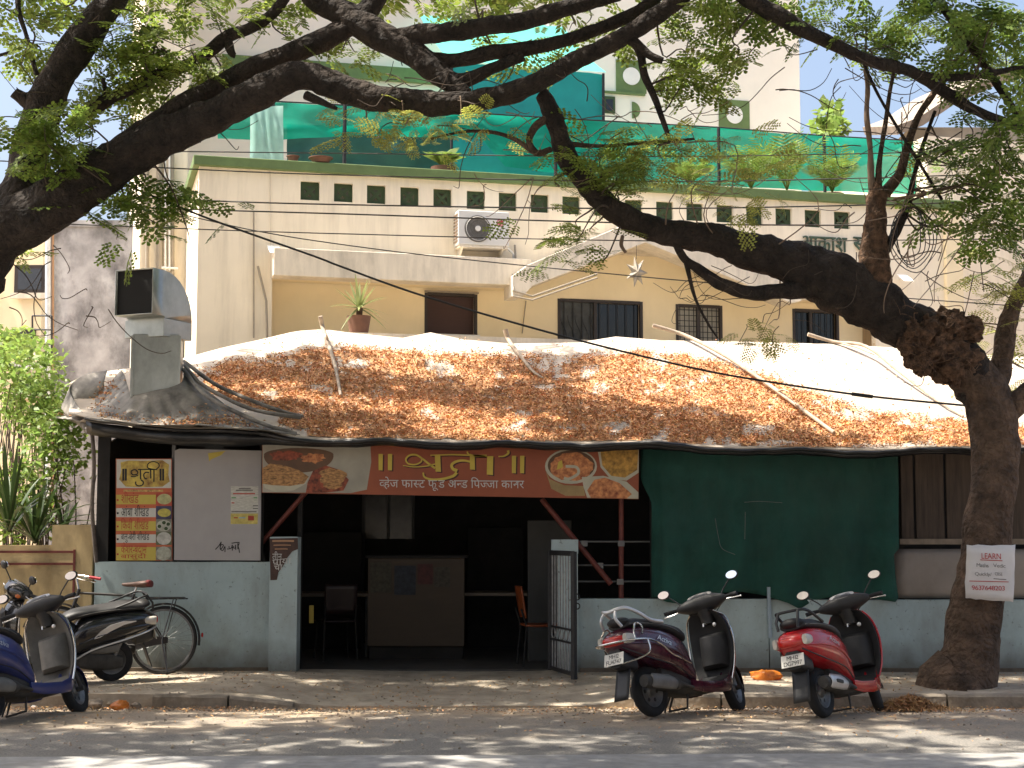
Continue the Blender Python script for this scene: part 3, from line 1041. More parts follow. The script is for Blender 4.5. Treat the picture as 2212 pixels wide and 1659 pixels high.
ztop = H(440, 338, 0).z
cap_h = 0.15
hole = 0.285
hc = [670, 742, 813, 885, 956, 1028, 1097, 1166, 1234, 1302, 1369, 1436, 1501, 1566, 1630, 1693, 1756, 1819]
hu = [hb(x, 412 + (x - 670) * 62 / 1150, 0)[0] for x in hc]
zc = hb(670, 412, 0)[1]
U1 = hb(2064, 440, 0)[0]
T = 0.14
z0h, z1h = zc - hole / 2, zc + hole / 2
g = MB()
g.box(0, U1, 0, T, z1h, ztop - cap_h)
edges = [0.0]
for u in hu:
    edges += [u - hole / 2, u + hole / 2]
edges.append(U1)
for i in range(0, len(edges), 2):
    g.box(edges[i], edges[i + 1], 0, T, z0h, z1h)
zs = hb(850, 605, -0.35)[1]                    # soffit height of the canopy
upk, zpk = hb(1395, 490, 0)
u585, u1107, u1730, uR = hb(588, 600, 0)[0], hb(1107, 600, 0)[0], hb(1735, 620, 0)[0], hb(1890, 650, 0)[0]
poly = [(0, z0h), (0, 0), (u585, 0), (u585, zs + 0.02), (u1107, zs + 0.02), (upk, zpk), (u1730, zs + 0.02), (uR, zs + 0.02), (uR, 0), (U1, 0), (U1, z0h)]
g.prism([(u, 0, z) for u, z in poly], (0, T, 0))
g.build('front_wall', M_cream, house)
g = MB()                                       # side wall on the left with its own vents
sd = 2.85
sv = [0.35, 0.85, 1.38, 1.95, 2.5]
g.box(0, T, T, sd, z1h, ztop - cap_h)
e2 = [T]
for v in sv:
    e2 += [v - 0.12, v + 0.12]
e2.append(sd)
for i in range(0, len(e2), 2):
    g.box(0, T, e2[i], e2[i + 1], z0h, z1h)
g.box(0, T, T, sd, 0, z0h)
g.build('side_wall', M_cream, house)
g = MB()
g.prism([(-0.09, -0.09, ztop - cap_h), (U1 + 0.05, -0.09, ztop - cap_h), (U1 + 0.05, T + 0.06, ztop - cap_h), (T + 0.06, T + 0.06, ztop - cap_h), (T + 0.06, sd, ztop - cap_h), (-0.09, sd, ztop - cap_h)], (0, 0, cap_h))
g.build('parapet_cap', M_green, house, bevel=0.012)

def vent(c, ax):                               # a precast block: frame and crossed bars
    g = MB()
    h = hole / 2 - 0.001
    X = Vector(ax)
    Z = Vector((0, 0, 1))
    n = X.cross(Z)
    c = Vector(c)
    for a, b in (((-1, -1), (1, -1)), ((1, -1), (1, 1)), ((1, 1), (-1, 1)), ((-1, 1), (-1, -1))):
        g.bar(c + X * a[0] * (h - 0.012) + Z * a[1] * (h - 0.012), c + X * b[0] * (h - 0.012) + Z * b[1] * (h - 0.012), 0.024, 0.09, up=Z if a[1] == b[1] else X)
    k = h - 0.02
    for s in (-1, 1):
        g.bar(c - X * k - Z * k * s + n * 0.004 * s, c + X * k + Z * k * s + n * 0.004 * s, 0.05, 0.035, up=n)
    g.build('vent_block', M_dgreen, house)
for u in hu:
    vent((u, 0.075, zc), (1, 0, 0))
for v in sv:
    vent((0.075, v, zc), (0, 1, 0))
g = MB()                                       # dark sheet added behind the parapet to keep the vents dark
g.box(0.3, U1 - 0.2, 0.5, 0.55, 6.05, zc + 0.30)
g.build('vent_backing', mat('vent_shade_dark', (0.06, 0.065, 0.05), 0.9, var=0.5, scale=6), house)
g = MB(); g.box(T, U1, T, 12, 5.9, 6.04); g.build('terrace_floor', M_fasc, house)

# canopy over the first floor, gable in the middle, recessed warm wall
zf1 = hb(850, 546, -0.35)[1]
g = MB()
g.box(u585 - 0.02, u1107 + 0.2, -0.35, -0.003, zs, zf1)
g.build('canopy', M_fasc, house, bevel=0.01)
g = MB()
g.box(u585 + 0.001, u1107, T + 0.002, 0.42, zs + 0.025, zs + 0.12)
g.build('soffit', M_yell, house)
g = MB()
g.box(u1730, uR - 0.001, T + 0.002, 0.42, zs + 0.025, zs + 0.12)
g.build('soffit', M_yell, house)
G = [(1107, 596), (1140, 572), (1395, 466), (1732, 606), (1732, 650), (1709, 655), (1395, 524), (1150, 618), (1130, 640), (1107, 640)]
g = MB()
g.prism([H(x, y, -0.5) for x, y in G], (0, 0.496, 0))
g.build('gable_canopy', M_fasc, house, bevel=0.01)
V2 = 0.45
def recess_wall():
    wins = [(918, 632, 1030, 722), (1205, 645, 1388, 735), (1460, 657, 1560, 730), (1712, 667, 1812, 738)]
    rects = []
    for a, b, c, d in wins:
        p, q = H(a, b, V2), H(c, d, V2)
        rects.append((p.x, q.x, min(q.z, H((a + c) / 2, d, V2).z) - 0.25, p.z))
    g = MB()
    us = [u585 + 0.001]
    for r in rects:
        us += [r[0], r[1]]
    us.append(uR - 0.001)
    ztp = zpk + 0.1
    for i in range(0, len(us), 2):
        g.box(us[i], us[i + 1], V2, V2 + 0.15, 0, ztp)
    for r in rects:
        g.box(r[0], r[1], V2, V2 + 0.15, r[3], ztp)
        g.box(r[0], r[1], V2, V2 + 0.15, 0, r[2])
    g.build('recessed_wall', M_yell, house)
    return rects
rects = recess_wall()
M_frame = mat('dark_window_frame', (0.03, 0.022, 0.018), 0.5, var=0.2)
M_blind = mat('maroon_brown_blind', (0.055, 0.026, 0.022), 0.7, var=0.15, scale=3, stretch=(1, 1, 30))
for i, r in enumerate(rects):
    f = MB()
    t = 0.04
    y0, y1 = V2 - 0.012, V2 + 0.06
    f.box(r[0] - 0.005, r[0] + t, y0, y1, r[2], r[3]); f.box(r[1] - t, r[1] + 0.005, y0, y1, r[2], r[3])
    f.box(r[0] + t, r[1] - t, y0, y1, r[3] - t, r[3] + 0.005); f.box(r[0] + t, r[1] - t, y0, y1, r[2], r[2] + t)
    w = f.build('window', M_frame, house)
    p = MB()
    p.box(r[0] + t, r[1] - t, V2 + 0.07, V2 + 0.08, r[2] + t, r[3] - t)
    if i == 0:
        p.build('blind', M_blind, w)
        s = MB(); s.box(r[0] - 0.03, r[1] + 0.03, V2 - 0.10, V2 - 0.013, r[2] + 0.19, r[2] + 0.24); s.build('sill', M_white, w)
        s = MB(); s.box(r[0] - 0.01, r[1] + 0.02, V2 - 0.05, V2 - 0.013, r[3] + 0.006, r[3] + 0.03); s.build('blind_rail', M_pvc, w)
    elif i == 2:
        p.build('pane', mat('pale_lit_pane', (0.42, 0.40, 0.34), 0.7, var=0.25, scale=3, stretch=(6, 1, 1)), w)  # light behind the window is put into the pale pane colour
        p = MB(); p.box((r[0] + r[1]) / 2 - 0.03, (r[0] + r[1]) / 2 + 0.03, V2 + 0.02, V2 + 0.06, r[2] + t, r[3] - t); p.build('mullion', M_frame, w)
    else:
        p.build('pane', M_glass, w)
        k = (r[0] + r[1]) / 2 - 0.08
        p = MB(); p.box(k - 0.025, k + 0.025, V2 + 0.01, V2 + 0.06, r[2] + t, r[3] - t); p.build('sash_bar', M_frame, w)
        if i == 1:
            p = MB(); p.box(r[0] + t, k - 0.026, V2 + 0.05, V2 + 0.056, r[2] + t, r[3] - t); p.build('insect_screen', mat('grey_screen', (0.055, 0.06, 0.06), 0.7, var=0.4, scale=9), w)
    nb = {0: 0, 1: 9, 2: 9, 3: 7}[i]
    for k in range(nb):
        u = r[0] + t + (r[1] - r[0] - 2 * t) * (k + 0.5) / nb
        b = MB(); b.box(u - 0.005, u + 0.005, V2 + 0.03, V2 + 0.04, r[2] + t, r[3] - t); b.build('grille_bar', M_iron, w)
    if i == 2:
        for k in range(8):
            z = r[2] + t + (r[3] - r[2] - 2 * t) * (k + 0.5) / 8
            b = MB(); b.box(r[0] + t, r[1] - t, V2 + 0.018, V2 + 0.028, z - 0.005, z + 0.005); b.build('grille_bar', M_iron, w)
    if i == 1:
        for k in range(5):
            b = MB()
            u0 = r[0] + t + (k + 0.5) * (k * 0 + (r[1] - r[0]) * 0.085)
            b.tube([Vector((u0 + 0.05 * math.sin(a), V2 + 0.025, r[2] + 0.15 + 0.7 * (r[3] - r[2] - 0.2) * a / 5)) for a in [0.5 * q for q in range(11)]], 0.005, 5)
            b.build('grille_scroll', M_iron, w, smooth=60)
# conduits and pipes on the front
def hpipe(pts, r, m=M_pvc, name='conduit', n=8):
    g = MB()
    g.tube([Vector(p) for p in pts], r, n)
    g.build(name, m, house, smooth=50)
hpipe([H(1112, 530, -0.05), H(1116, 600, -0.38), H(1108, 628, -0.53), H(1150, 640, -0.53), H(1290, 592, -0.53)], 0.016)
hpipe([H(1108, 640, -0.55), H(1150, 648, -0.55), H(1290, 600, -0.55)], 0.014)
hpipe([H(548, 455, -0.03), H(548, 730, -0.03)], 0.012)
hpipe([H(557, 575, -0.06), H(575, 650, -0.06), H(577, 730, -0.06)], 0.018)
hpipe([H(583, 362, -0.012), H(585, 530, -0.012)], 0.006, M_fasc)
hpipe([H(1136, 650, V2 - 0.02), H(1128, 720, V2 - 0.02)], 0.008)
for (x, y, rot) in ((594, 545, 1), (1955, 606, 1)):
    p = H(x, y, -0.2)
    g = MB()
    g.prism([p + Vector((-0.09, -0.14, -0.03)), p + Vector((0.09, -0.14, -0.03)), p + Vector((0.07, 0.05, 0.10)), p + Vector((-0.11, 0.05, 0.10))], (0, 0.03, 0.015))
    g.bar(p + Vector((0, 0.0, 0.05)), p + Vector((0, 0.2, 0.06)), 0.02, 0.02)
    g.build('flood_light', mat('white_lamp_glass', (0.8, 0.78, 0.72), 0.15, var=0.03), house)

# upper storeys
ul = hb(303, 500, 2.9)[0]
uTw = hb(1727, 150, 4.6)[0]
uS = hb(1185, 150, 4.6)[0]
g = MB(); g.box(ul, 0.0, 2.9, 10, 0, 13.5); g.build('stair_wing', M_cream, house)
g = MB(); g.box(ul + 0.02, uS, 4.9, 12, 5.8, 14.0); g.build('upper_wall', M_pink, house)
g = MB(); g.box(uS + 0.001, uTw, 4.6, 12, 5.8, 15.0); g.build('tower_wall', mat('pale_tower_plaster', (0.82, 0.77, 0.69), 0.9, var=0.05, scale=0.8, stain=0.15, stain_col=(0.45, 0.41, 0.36), stain_scale=0.6), house)
g = MB()                                       # right hand lower block
uE = hb(2330, 600, 1.0)[0]
g.box(U1 + 0.002, uE, 0.9, 8, 0, hb(2100, 300, 0.9)[1]); g.build('right_block', M_cream, house)
g = MB(); g.box(U1 - 0.25, U1 + 0.05, -0.1, -0.002, 0, ztop - cap_h - 0.003); g.build('pilaster', M_yell, house)
def trim(px0, py0, px1, py1, v, dep, m, name='trim'):
    p, q = H(px0, py0, v), H(px1, py1, v)
    g = MB(); g.box(min(p.x, q.x), max(p.x, q.x), v - dep, v - 0.001, min(p.z, q.z), max(p.z, q.z)); return g.build(name, m, house)
trim(480, 150, 1180, 172, 4.9, 0.08, M_green, 'ledge')
trim(395, 183, 428, 235, 4.9, 0.03, M_dgreen, 'window_opening')
trim(1304, 197, 1392, 208, 4.6, 0.06, M_green, 'ledge')
for (a, b, c, d) in ((1330, 128, 1396, 203), (1552, 214, 1619, 284)):
    s = trim(a, b, c, d, 4.6, 0.02, M_green, 'green_panel')
    p = H((a + c) / 2, (b + d) / 2, 4.6)
    g = MB(); g.lathe([(0.0, 0), (0.17, 0), (0.17, 0.012), (0.0, 0.012)], (p.x, 4.6 - 0.036, p.z), (0, 1, 0), 28); g.build('round_boss', M_white, s, smooth=40)
w = trim(1303, 208, 1328, 246, 4.6, 0.03, M_dgreen, 'window_frame')
p, q = H(1308, 215, 4.6), H(1323, 240, 4.6)
g = MB(); g.box(p.x, q.x, 4.6 - 0.036, 4.6 - 0.031, q.z, p.z); g.build('pane', M_glass, w)
p = H(1365, 238, 4.6)
g = MB(); g.prism([(p.x + 0.16 * math.cos(a), 4.598, p.z + 0.16 * math.sin(a)) for a in [-math.pi / 2 + math.pi * k / 12 for k in range(13)]], (0, -0.02, 0)); g.build('half_round_panel', M_green, house)
# stair wing details: pipes, sloping stair soffit, grilled window
for px in (318, 345, 372):
    hpipe([H(px, 330, 2.83), H(px, 745, 2.83)], 0.035 if px != 345 else 0.05, M_pvc, 'drain_pipe')
for px in (357, 366):
    hpipe([H(px, 330, 2.80), H(px, 585, 2.80)], 0.018, M_white, 'drain_pipe', 6)
hpipe([H(349, 578, 2.78), H(385, 580, 2.78)], 0.02, M_white, 'drain_pipe', 6)
g = MB()
a, b, c = H(398, 652, 2.0), H(438, 598, 2.0), H(438, 645, 2.0)
g.prism([a, b, c], (0, 0.8, 0)); g.build('stair_soffit', M_yell, house)
s = trim(391, 720, 436, 790, 2.9, 0.02, mat('ochre_window', (0.32, 0.22, 0.09), 0.7, var=0.2), 'grilled_window')
for k in range(5):
    q = H(395 + 9 * k, 755, 2.9)
    g = MB(); g.box(q.x - 0.012, q.x + 0.012, 2.85, 2.868, H(391, 790, 2.9).z, H(391, 720, 2.9).z); g.build('grille_bar', M_iron, s)
for k in range(5):
    q = H(410, 727 + 11 * k, 2.9)
    g = MB(); g.box(H(391, 755, 2.9).x, H(436, 755, 2.9).x, 2.84, 2.849, q.z - 0.012, q.z + 0.012); g.build('grille_bar', M_iron, s)

# house name in raised green letters
g = MB()
o = H(1728, 541, 0) + Vector((0, -0.03, 0))
p = H(1828, 541, 0)
put_text(g, ['आ', 'क', 'ा', 'श'], o, (1, 0, 0), (0, 0, 1), width=(p.x - o.x), height=0.24)
o2 = H(1842, 541, 0) + Vector((0, -0.03, 0))
put_text(g, ['स'], o2, (1, 0, 0), (0, 0, 1), height=0.22)
g.build('house_name', mat('green_lettering', (0.05, 0.085, 0.055), 0.6, var=0.4, scale=9), house, solid=0.03)

# low roofed verandah wall in front of the house, mostly behind the shop roof
ver = thing('verandah_ledge', 'grey concrete ledge running along behind the shop roof ridge', 'ledge', BO, world=False)
ver.rotation_euler = (0, 0, BA)
g = MB(); g.box(hb(690, 700, -1.4)[0], U1 - 1, -1.6, -1.2, 0, hb(775, 722, -1.4)[1]); g.build('ledge', M_fasc, ver)

# ------------------------------------------------------------------ air conditioner on the front
M_acw = mat('ac_casing', (0.66, 0.65, 0.62), 0.5, var=0.05, scale=4)
M_acg = mat('ac_grille', (0.14, 0.135, 0.125), 0.6, var=0.2, scale=12)
ac = thing('air_conditioner', 'white air conditioner outdoor unit on the beige wall under the vents', 'air conditioner', BO, world=False)
ac.rotation_euler = (0, 0, BA)
p, q = H(990, 456, -0.34), H(1100, 531, -0.34)
a0, a1, z0, z1 = p.x, q.x, q.z + 0.0, p.z
z0 = H(1045, 530, -0.34).z; z1 = H(1045, 456, -0.34).z
g = MB(); g.box(a0, a1, -0.34, -0.04, z0, z1); body = g.build('casing', M_acw, ac, bevel=0.012)
fc = H(1032, 494, -0.34)
g = MB(); g.lathe([(0.0, 0.0), (0.185, 0.0), (0.20, -0.012), (0.205, 0.0)], (fc.x, -0.345, fc.z), (0, 1, 0), 36); g.build('fan_grille', M_acg, ac, smooth=40)
for k in range(4):
    g = MB()
    r = 0.06 + 0.04 * k
    g.tube([(fc.x + r * math.cos(a), -0.358, fc.z + r * math.sin(a)) for a in [2 * math.pi * i / 28 for i in range(29)]], 0.004, 5, caps=False)
    g.build('grille_ring', M_acw if k == 3 else M_acg, ac, smooth=60)
for k in range(12):
    a = 2 * math.pi * k / 12
    g = MB(); g.bar((fc.x + 0.03 * math.cos(a), -0.355, fc.z + 0.03 * math.sin(a)), (fc.x + 0.19 * math.cos(a), -0.355, fc.z + 0.19 * math.sin(a)), 0.005, 0.005); g.build('grille_spoke', M_acg, ac)
g = MB(); g.lathe([(0, -0.02), (0.042, -0.018), (0.045, 0)], (fc.x, -0.352, fc.z), (0, 1, 0), 20); g.build('hub_cap', M_acw, ac, smooth=40)
g = MB(); g.lathe([(0, 0), (0.055, 0)], (H(1080, 482, -0.34).x, -0.3435, H(1080, 482, -0.34).z), (0, 1, 0), 24); lg = g.build('logo', mat('crimson_logo', (0.45, 0.03, 0.07), 0.5), ac)
g = MB()
c = H(1080, 482, -0.34)
g.tube([(c.x + 0.038 * math.cos(a), -0.345, c.z + 0.038 * math.sin(a)) for a in [0.0 - 1.65 * math.pi * k / 16 for k in range(17)]], 0.0035, 4)
g.tube([(c.x + 0.038, -0.345, c.z), (c.x + 0.012, -0.345, c.z)], 0.0035, 4)
g.tube([(c.x - 0.004, -0.345, c.z + 0.018), (c.x - 0.004, -0.345, c.z - 0.018), (c.x + 0.01, -0.345, c.z - 0.018)], 0.0035, 4)
g.ball((c.x - 0.018, -0.345, c.z + 0.016), 0.005, 0.002, 0.005, 6, 4)
g.build('logo_mark', M_white, lg)
g = MB(); put_text(g, ['L', 'G'], H(1073, 502, -0.344), (1, 0, 0), (0, 0, 1), height=0.062); g.build('lettering', mat('grey_print', (0.06, 0.06, 0.06), 0.6), ac)
g = MB()
for k in range(9):
    z = z0 + 0.06 + (z1 - z0 - 0.12) * k / 8
    g.box(a0 - 0.012, a0 - 0.001, -0.31, -0.08, z - 0.012, z + 0.012)
g.build('side_louvre', mat('rusty_fin', (0.22, 0.15, 0.10), 0.8, var=0.3), ac)
g = MB()
g.box(a0 + 0.02, a1 - 0.02, -0.33, -0.002, z0 - 0.035, z0 - 0.003)
for u in (a0 + 0.06, a1 - 0.1):
    g.prism([(u, -0.30, z0 - 0.036), (u, -0.003, z0 - 0.036), (u, -0.003, z0 - 0.24)], (0.03, 0, 0))
g.build('bracket', M_fasc, ac)
g = MB(); g.tube([H(1096, 535, -0.2), H(1108, 548, -0.15), H(1112, 570, -0.1), H(1112, 600, -0.38)], 0.02, 7); g.build('pipe', M_white, ac, smooth=60)

# star lantern in the gable
st = thing('star_lantern', 'pale paper star lantern hanging in the gable', 'lantern', BO, world=False)
st.rotation_euler = (0, 0, BA)
c = H(1375, 588, -0.62)
g = MB()
n = 7
ring = []
for k in range(2 * n):
    a = math.pi / 2 + math.pi * k / n + 0.2
    r = 0.26 if k % 2 == 0 else 0.115
    if k == n + 1 or k == n - 1:
        r = 0.24
    ring.append(c + Vector((r * 0.7 * math.cos(a), 0, r * math.sin(a))))
f, b = c + Vector((0, -0.07, 0)), c + Vector((0, 0.07, 0))
for k in range(2 * n):
    g.add([ring[k], ring[(k + 1) % (2 * n)], f], [(0, 1, 2)])
    g.add([ring[k], ring[(k + 1) % (2 * n)], b], [(2, 1, 0)])
g.build('star', mat('grey_white_paper', (0.33, 0.29, 0.23), 0.7, var=0.3, scale=12), st)
g = MB(); g.tube([c + Vector((0, 0, 0.2)), c + Vector((0, 0, 0.42))], 0.004, 4); g.build('string', M_iron, st)

# ------------------------------------------------------------------ terrace: nets, tarps, posts, pots
M_net = mat('teal_shade_net', (0.004, 0.31, 0.215), 0.7, var=0.14, scale=2.5, stretch=(0.5, 0.5, 2), transl=0.62, alpha=0.95, stain=0.35, stain_col=(0.05, 0.35, 0.28), stain_scale=1.5)
M_netw = mat('faded_net_cloth', (0.38, 0.60, 0.55), 0.8, var=0.15, scale=4, transl=0.5)
def net(name, label, pts_top, pts_bot, v, m, cols=40, rowsn=8, amp=0.05, seed=0, solid=0.0):
    t = thing(name, label, 'shade net', BO, world=False)
    t.rotation_euler = (0, 0, BA)
    rws = []
    for j in range(rowsn + 1):
        row = []
        for i in range(cols + 1):
            px = pts_top[0][0] + (pts_top[-1][0] - pts_top[0][0]) * i / cols
            py = interp(pts_top, px) * (1 - j / rowsn) + interp(pts_bot, px) * j / rowsn
            p = H(px, py, v)
            p.y += amp * math.sin(i * 1.1 + seed) * math.sin(math.pi * j / rowsn + 0.4) + amp * 1.5 * noise.noise(Vector((i * 0.25, j * 0.4, seed)))
            row.append(p)
        rws.append(row)
    g = MB(); g.grid(rws); g.build('mesh_cloth', m, t, smooth=80)
    return t
nt = net('shade_net', 'long teal shade net strung along the terrace above the green cap', [(470, 212), (590, 222), (745, 228), (1200, 256), (1550, 276), (1780, 294), (2022, 308)], [(470, 300), (600, 303), (780, 292), (1040, 300), (1090, 360), (1300, 385), (1500, 400), (2022, 422)], 1.3, M_net, 60)
for px, yt, yb in ((590, 222, 380), (745, 226, 380), (1200, 256, 385), (1552, 276, 400), (1780, 293, 420), (2020, 306, 430)):
    g = MB(); a, b = H(px, yt, 1.18), H(px, yb, 1.18); g.tube([a, (a.x, 1.18, 6.04)], 0.03, 8); g.build('post', M_iron, nt, smooth=50)
g = MB(); g.tube([H(x, y, 1.2) for x, y in ((470, 212), (745, 227), (1200, 255), (1552, 275), (1780, 293), (2022, 307))], 0.012, 6); g.build('top_wire', M_iron, nt, smooth=60)
net('shade_net', 'dark green shade net hanging further back on the terrace', [(620, 268), (1200, 280)], [(620, 372), (1200, 380)], 2.6, mat('dark_shade_net', (0.012, 0.075, 0.06), 0.8, var=0.2, scale=3), 24)
net('hanging_cloth', 'pale mint cloth strip hanging at the left end of the terrace', [(540, 235), (612, 228)], [(538, 348), (606, 348)], 1.05, M_netw, 14, 8, 0.04, 5)
M_cyan = mat('cyan_tarpaulin', (0.16, 0.68, 0.60), 0.5, var=0.08, scale=2, transl=0.55)
M_cyan2 = mat('teal_tarpaulin', (0.015, 0.26, 0.27), 0.6, var=0.12, scale=2, transl=0.35)
tp = thing('tarpaulin_shelter', 'turquoise tarpaulin shelter with a sloping top on the terrace', 'shelter', BO, world=False)
tp.rotation_euler = (0, 0, BA)
fr1, fr2 = [(970, 168), (1302, 155)], [(970, 300), (1305, 300)]
p, q = H(975, 160, 2.0), H(1302, 160, 2.0)
zt = q.z
g = MB(); g.grid([[Vector((p.x + (q.x - p.x) * i / 10, 2.0 + 0.03 * math.sin(i * 2), z)) for i in range(11)] for z in (zt, (zt + 6.1) / 2, 6.1)]); g.build('side_sheet', M_cyan2, tp, smooth=70)
g = MB(); g.grid([[Vector((p.x - 0.05 + (q.x - p.x + 0.1) * i / 10, 1.95 + 2.5 * k / 4, zt + 0.02 + (H(1140, 52, 4.4).z - zt) * k / 4 - 0.08 * math.sin(math.pi * k / 4))) for i in range(11)] for k in range(5)]); g.build('top_sheet', M_cyan, tp, smooth=70)
for u in (p.x, q.x):
    g = MB(); g.tube([(u, 1.97, 6.04), (u, 1.97, zt)], 0.025, 8); g.build('post', M_iron, tp, smooth=50)

M_terra = mat('terracotta', (0.14, 0.065, 0.042), 0.8, var=0.2, scale=9)
def pot(label, px, py, v, r, h, group='terrace pots'):
    p = H(px, py, v)
    t = thing('clay_pot', label, 'pot', (BO + BU * p.x + BV * v + Vector((0, 0, p.z - h))), group)
    b = OFF[t.name]
    g = MB(); g.lathe([(0, 0), (r * 0.7, 0), (r * 0.95, h * 0.85), (r * 1.08, h * 0.85), (r * 1.08, h), (r * 0.9, h), (r * 0.88, h * 0.8), (0, h * 0.8)], b, (0, 0, 1), 18); g.build('pot', M_terra, t, smooth=40)
    return b + Vector((0, 0, h * 0.8)), t
pot('small clay pot on the parapet near its left corner', 633, 337, 0.03, 0.09, 0.10)
pot('wider clay saucer pot on the parapet, second from the left corner', 693, 341, 0.03, 0.17, 0.08)

# ------------------------------------------------------------------ buildings to the left and right
M_stain = mat('mould_stained_concrete', (0.17, 0.172, 0.185), 0.95, var=0.45, scale=0.9, bump=0.5, bscale=8, col2=(0.36, 0.365, 0.39), stain=0.95, stain_col=(0.05, 0.047, 0.055), stain_scale=1.5, stain_stretch=(1, 1, 0.6))
gw = thing('stained_building', 'grey mould-stained concrete building end wall left of the cream house', 'building', (-8, 30, 0))
a, b = at(110, 490, 30), at(292, 496, 30)
g = MB(); g.box(a.x, b.x + 0.5, 30, 36, 0, a.z); g.build('wall', M_stain, gw)
g = MB(); g.box(a.x - 0.05, b.x + 0.5, 29.95, 36, a.z, a.z + 0.12); g.build('coping', M_stain, gw)
pipe([at(104, 380, 29.9), at(104, 1100, 29.9)], 0.055, mat('blue_grey_downpipe', (0.50, 0.54, 0.58), 0.5), 'downpipe', gw)
pipe([at(114, 480, 29.9), at(114, 1100, 29.9)], 0.025, mat('rusty_downpipe', (0.28, 0.17, 0.10), 0.7), 'downpipe', gw)
cb = thing('cream_apartment', 'cream apartment block with dark windows at the far left', 'building', (-11, 34, 0))
a = at(100, 300, 34)
g = MB(); g.box(-24, a.x, 34, 44, 0, at(50, 470, 34).z); g.build('wall', M_yell, cb)
for (x0, y0, x1, y1) in ((33, 573, 96, 634), (24, 712, 76, 762), (-80, 580, -20, 634), (30, 815, 70, 850)):
    p, q = at(x0, y0, 33.97), at(x1, y1, 33.97)
    g = MB(); g.box(p.x, q.x, 33.93, 33.998, q.z, p.z); w = g.build('window', M_frame, cb)
    g = MB(); g.box(p.x + 0.08, q.x - 0.06, 33.92, 33.929, q.z + 0.08, p.z - 0.08); g.build('pane', mat('slate_glass', (0.05, 0.055, 0.065), 0.15), w)
    g = MB(); g.box(p.x - 0.06, q.x + 0.06, 33.85, 33.92, q.z - 0.12, q.z - 0.001); g.build('sill', M_fasc, w)
p, q = at(20, 783, 33.4), at(96, 800, 33.4)
g = MB(); g.box(p.x, q.x, 33.3, 33.99, q.z, p.z); g.build('balcony_slab', M_white, cb)
fr = thing('steel_frame', 'dark steel frame bracket standing out beside the stained wall', 'frame', at(90, 770, 29.6))
for (x0, y0, x1, y1) in ((70, 682, 70, 773), (112, 682, 112, 773), (70, 682, 112, 682), (70, 712, 112, 712), (70, 743, 112, 743), (70, 773, 112, 773)):
    pipe([at(x0, y0, 29.6), at(x1, y1, 29.6)], 0.018, M_iron, 'frame_bar', fr, 6)
ob = thing('blocker_houses', 'unseen house row behind the viewpoint, added to block sky light', 'building', (0, -9, 0))  # unseen houses, added only to block low sky light
for x0, x1, zz, cc in ((-30, -9.5, 8.5, M_pink), (-9, 8, 7.5, M_fasc), (8.5, 30, 9.0, M_cream)):
    g = MB(); g.box(x0, x1, -19, -9, -0.1, zz); g.build('wall', cc, ob)
    for k in range(int((x1 - x0) / 3.2)):
        for zf in (1.0, 4.2):
            g = MB(); g.box(x0 + 1 + 3.2 * k, x0 + 2.3 + 3.2 * k, -9.0, -8.96, zf, zf + 1.5); g.build('window', M_glass, ob)
hg = thing('roof_edge_house', 'distant house with a sloping tiled roof edge right of the sky gap', 'building', at(2000, 400, 44))
a, b = at(1965, 275, 44), at(2400, 275, 44)
g = MB(); g.box(a.x, b.x, 44, 52, 0, a.z); g.build('wall', mat('grey_beige_wall', (0.36, 0.33, 0.27), 0.9, var=0.2, scale=1), hg)
P1 = [at(x, y, 43.2) for x, y in ((1936, 282), (1990, 262), (2060, 215), (2160, 170), (2400, 120))]
g = MB(); g.grid([[p + Vector((0, 0, 0)) for p in P1], [p + Vector((0, 4, 1.0)) for p in P1]]); g.build('roof', mat('weathered_roof', (0.25, 0.21, 0.17), 0.9, var=0.3, scale=2), hg, solid=0.25)
p, q = at(1992, 300, 43.97), at(2050, 390, 43.97)
g = MB(); g.box(p.x, q.x, 43.9, 43.995, q.z, p.z); g.build('window', mat('mossy_screen', (0.10, 0.11, 0.07), 0.9, var=0.4, scale=2), hg)
# ------------------------------------------------------------------ trees
M_bark = mat('dark_bark', (0.016, 0.011, 0.009), 0.95, var=0.5, scale=6, bscale=30, col2=(0.036, 0.026, 0.02), bark=0.05)
M_bark2 = mat('brown_bark', (0.055, 0.034, 0.023), 0.95, var=0.5, scale=5, bscale=30, col2=(0.125, 0.08, 0.053), bark=0.055)
M_dead = mat('dead_pale_wood', (0.20, 0.14, 0.10), 0.9, var=0.3, scale=9, bump=0.5)
M_burl = mat('rough_burl', (0.06, 0.038, 0.025), 1.0, var=0.6, scale=14, bscale=40, col2=(0.15, 0.085, 0.05), bark=0.04)
M_twig = mat('thin_twig', (0.075, 0.055, 0.042), 0.9, var=0.3, scale=12)
M_leaf = mat('green_leaf', (0.20, 0.275, 0.05), 0.55, var=0.25, scale=3, island=0.4, transl=0.54)
M_leafy = mat('yellow_green_leaf', (0.34, 0.36, 0.08), 0.55, var=0.25, scale=3, island=0.3, transl=0.5)
M_leafd = mat('deep_green_leaf', (0.14, 0.215, 0.038), 0.5, var=0.25, scale=3, island=0.4, transl=0.52)
M_leafh = mat('light_blocking_leaf', (0.07, 0.11, 0.022), 0.6, var=0.25, scale=3, island=0.3, transl=0.22)  # made darker and less translucent so unseen crowns block more light
M_leafb = mat('bright_shrub_leaf', (0.20, 0.30, 0.065), 0.5, var=0.25, scale=3, island=0.35, transl=0.45)

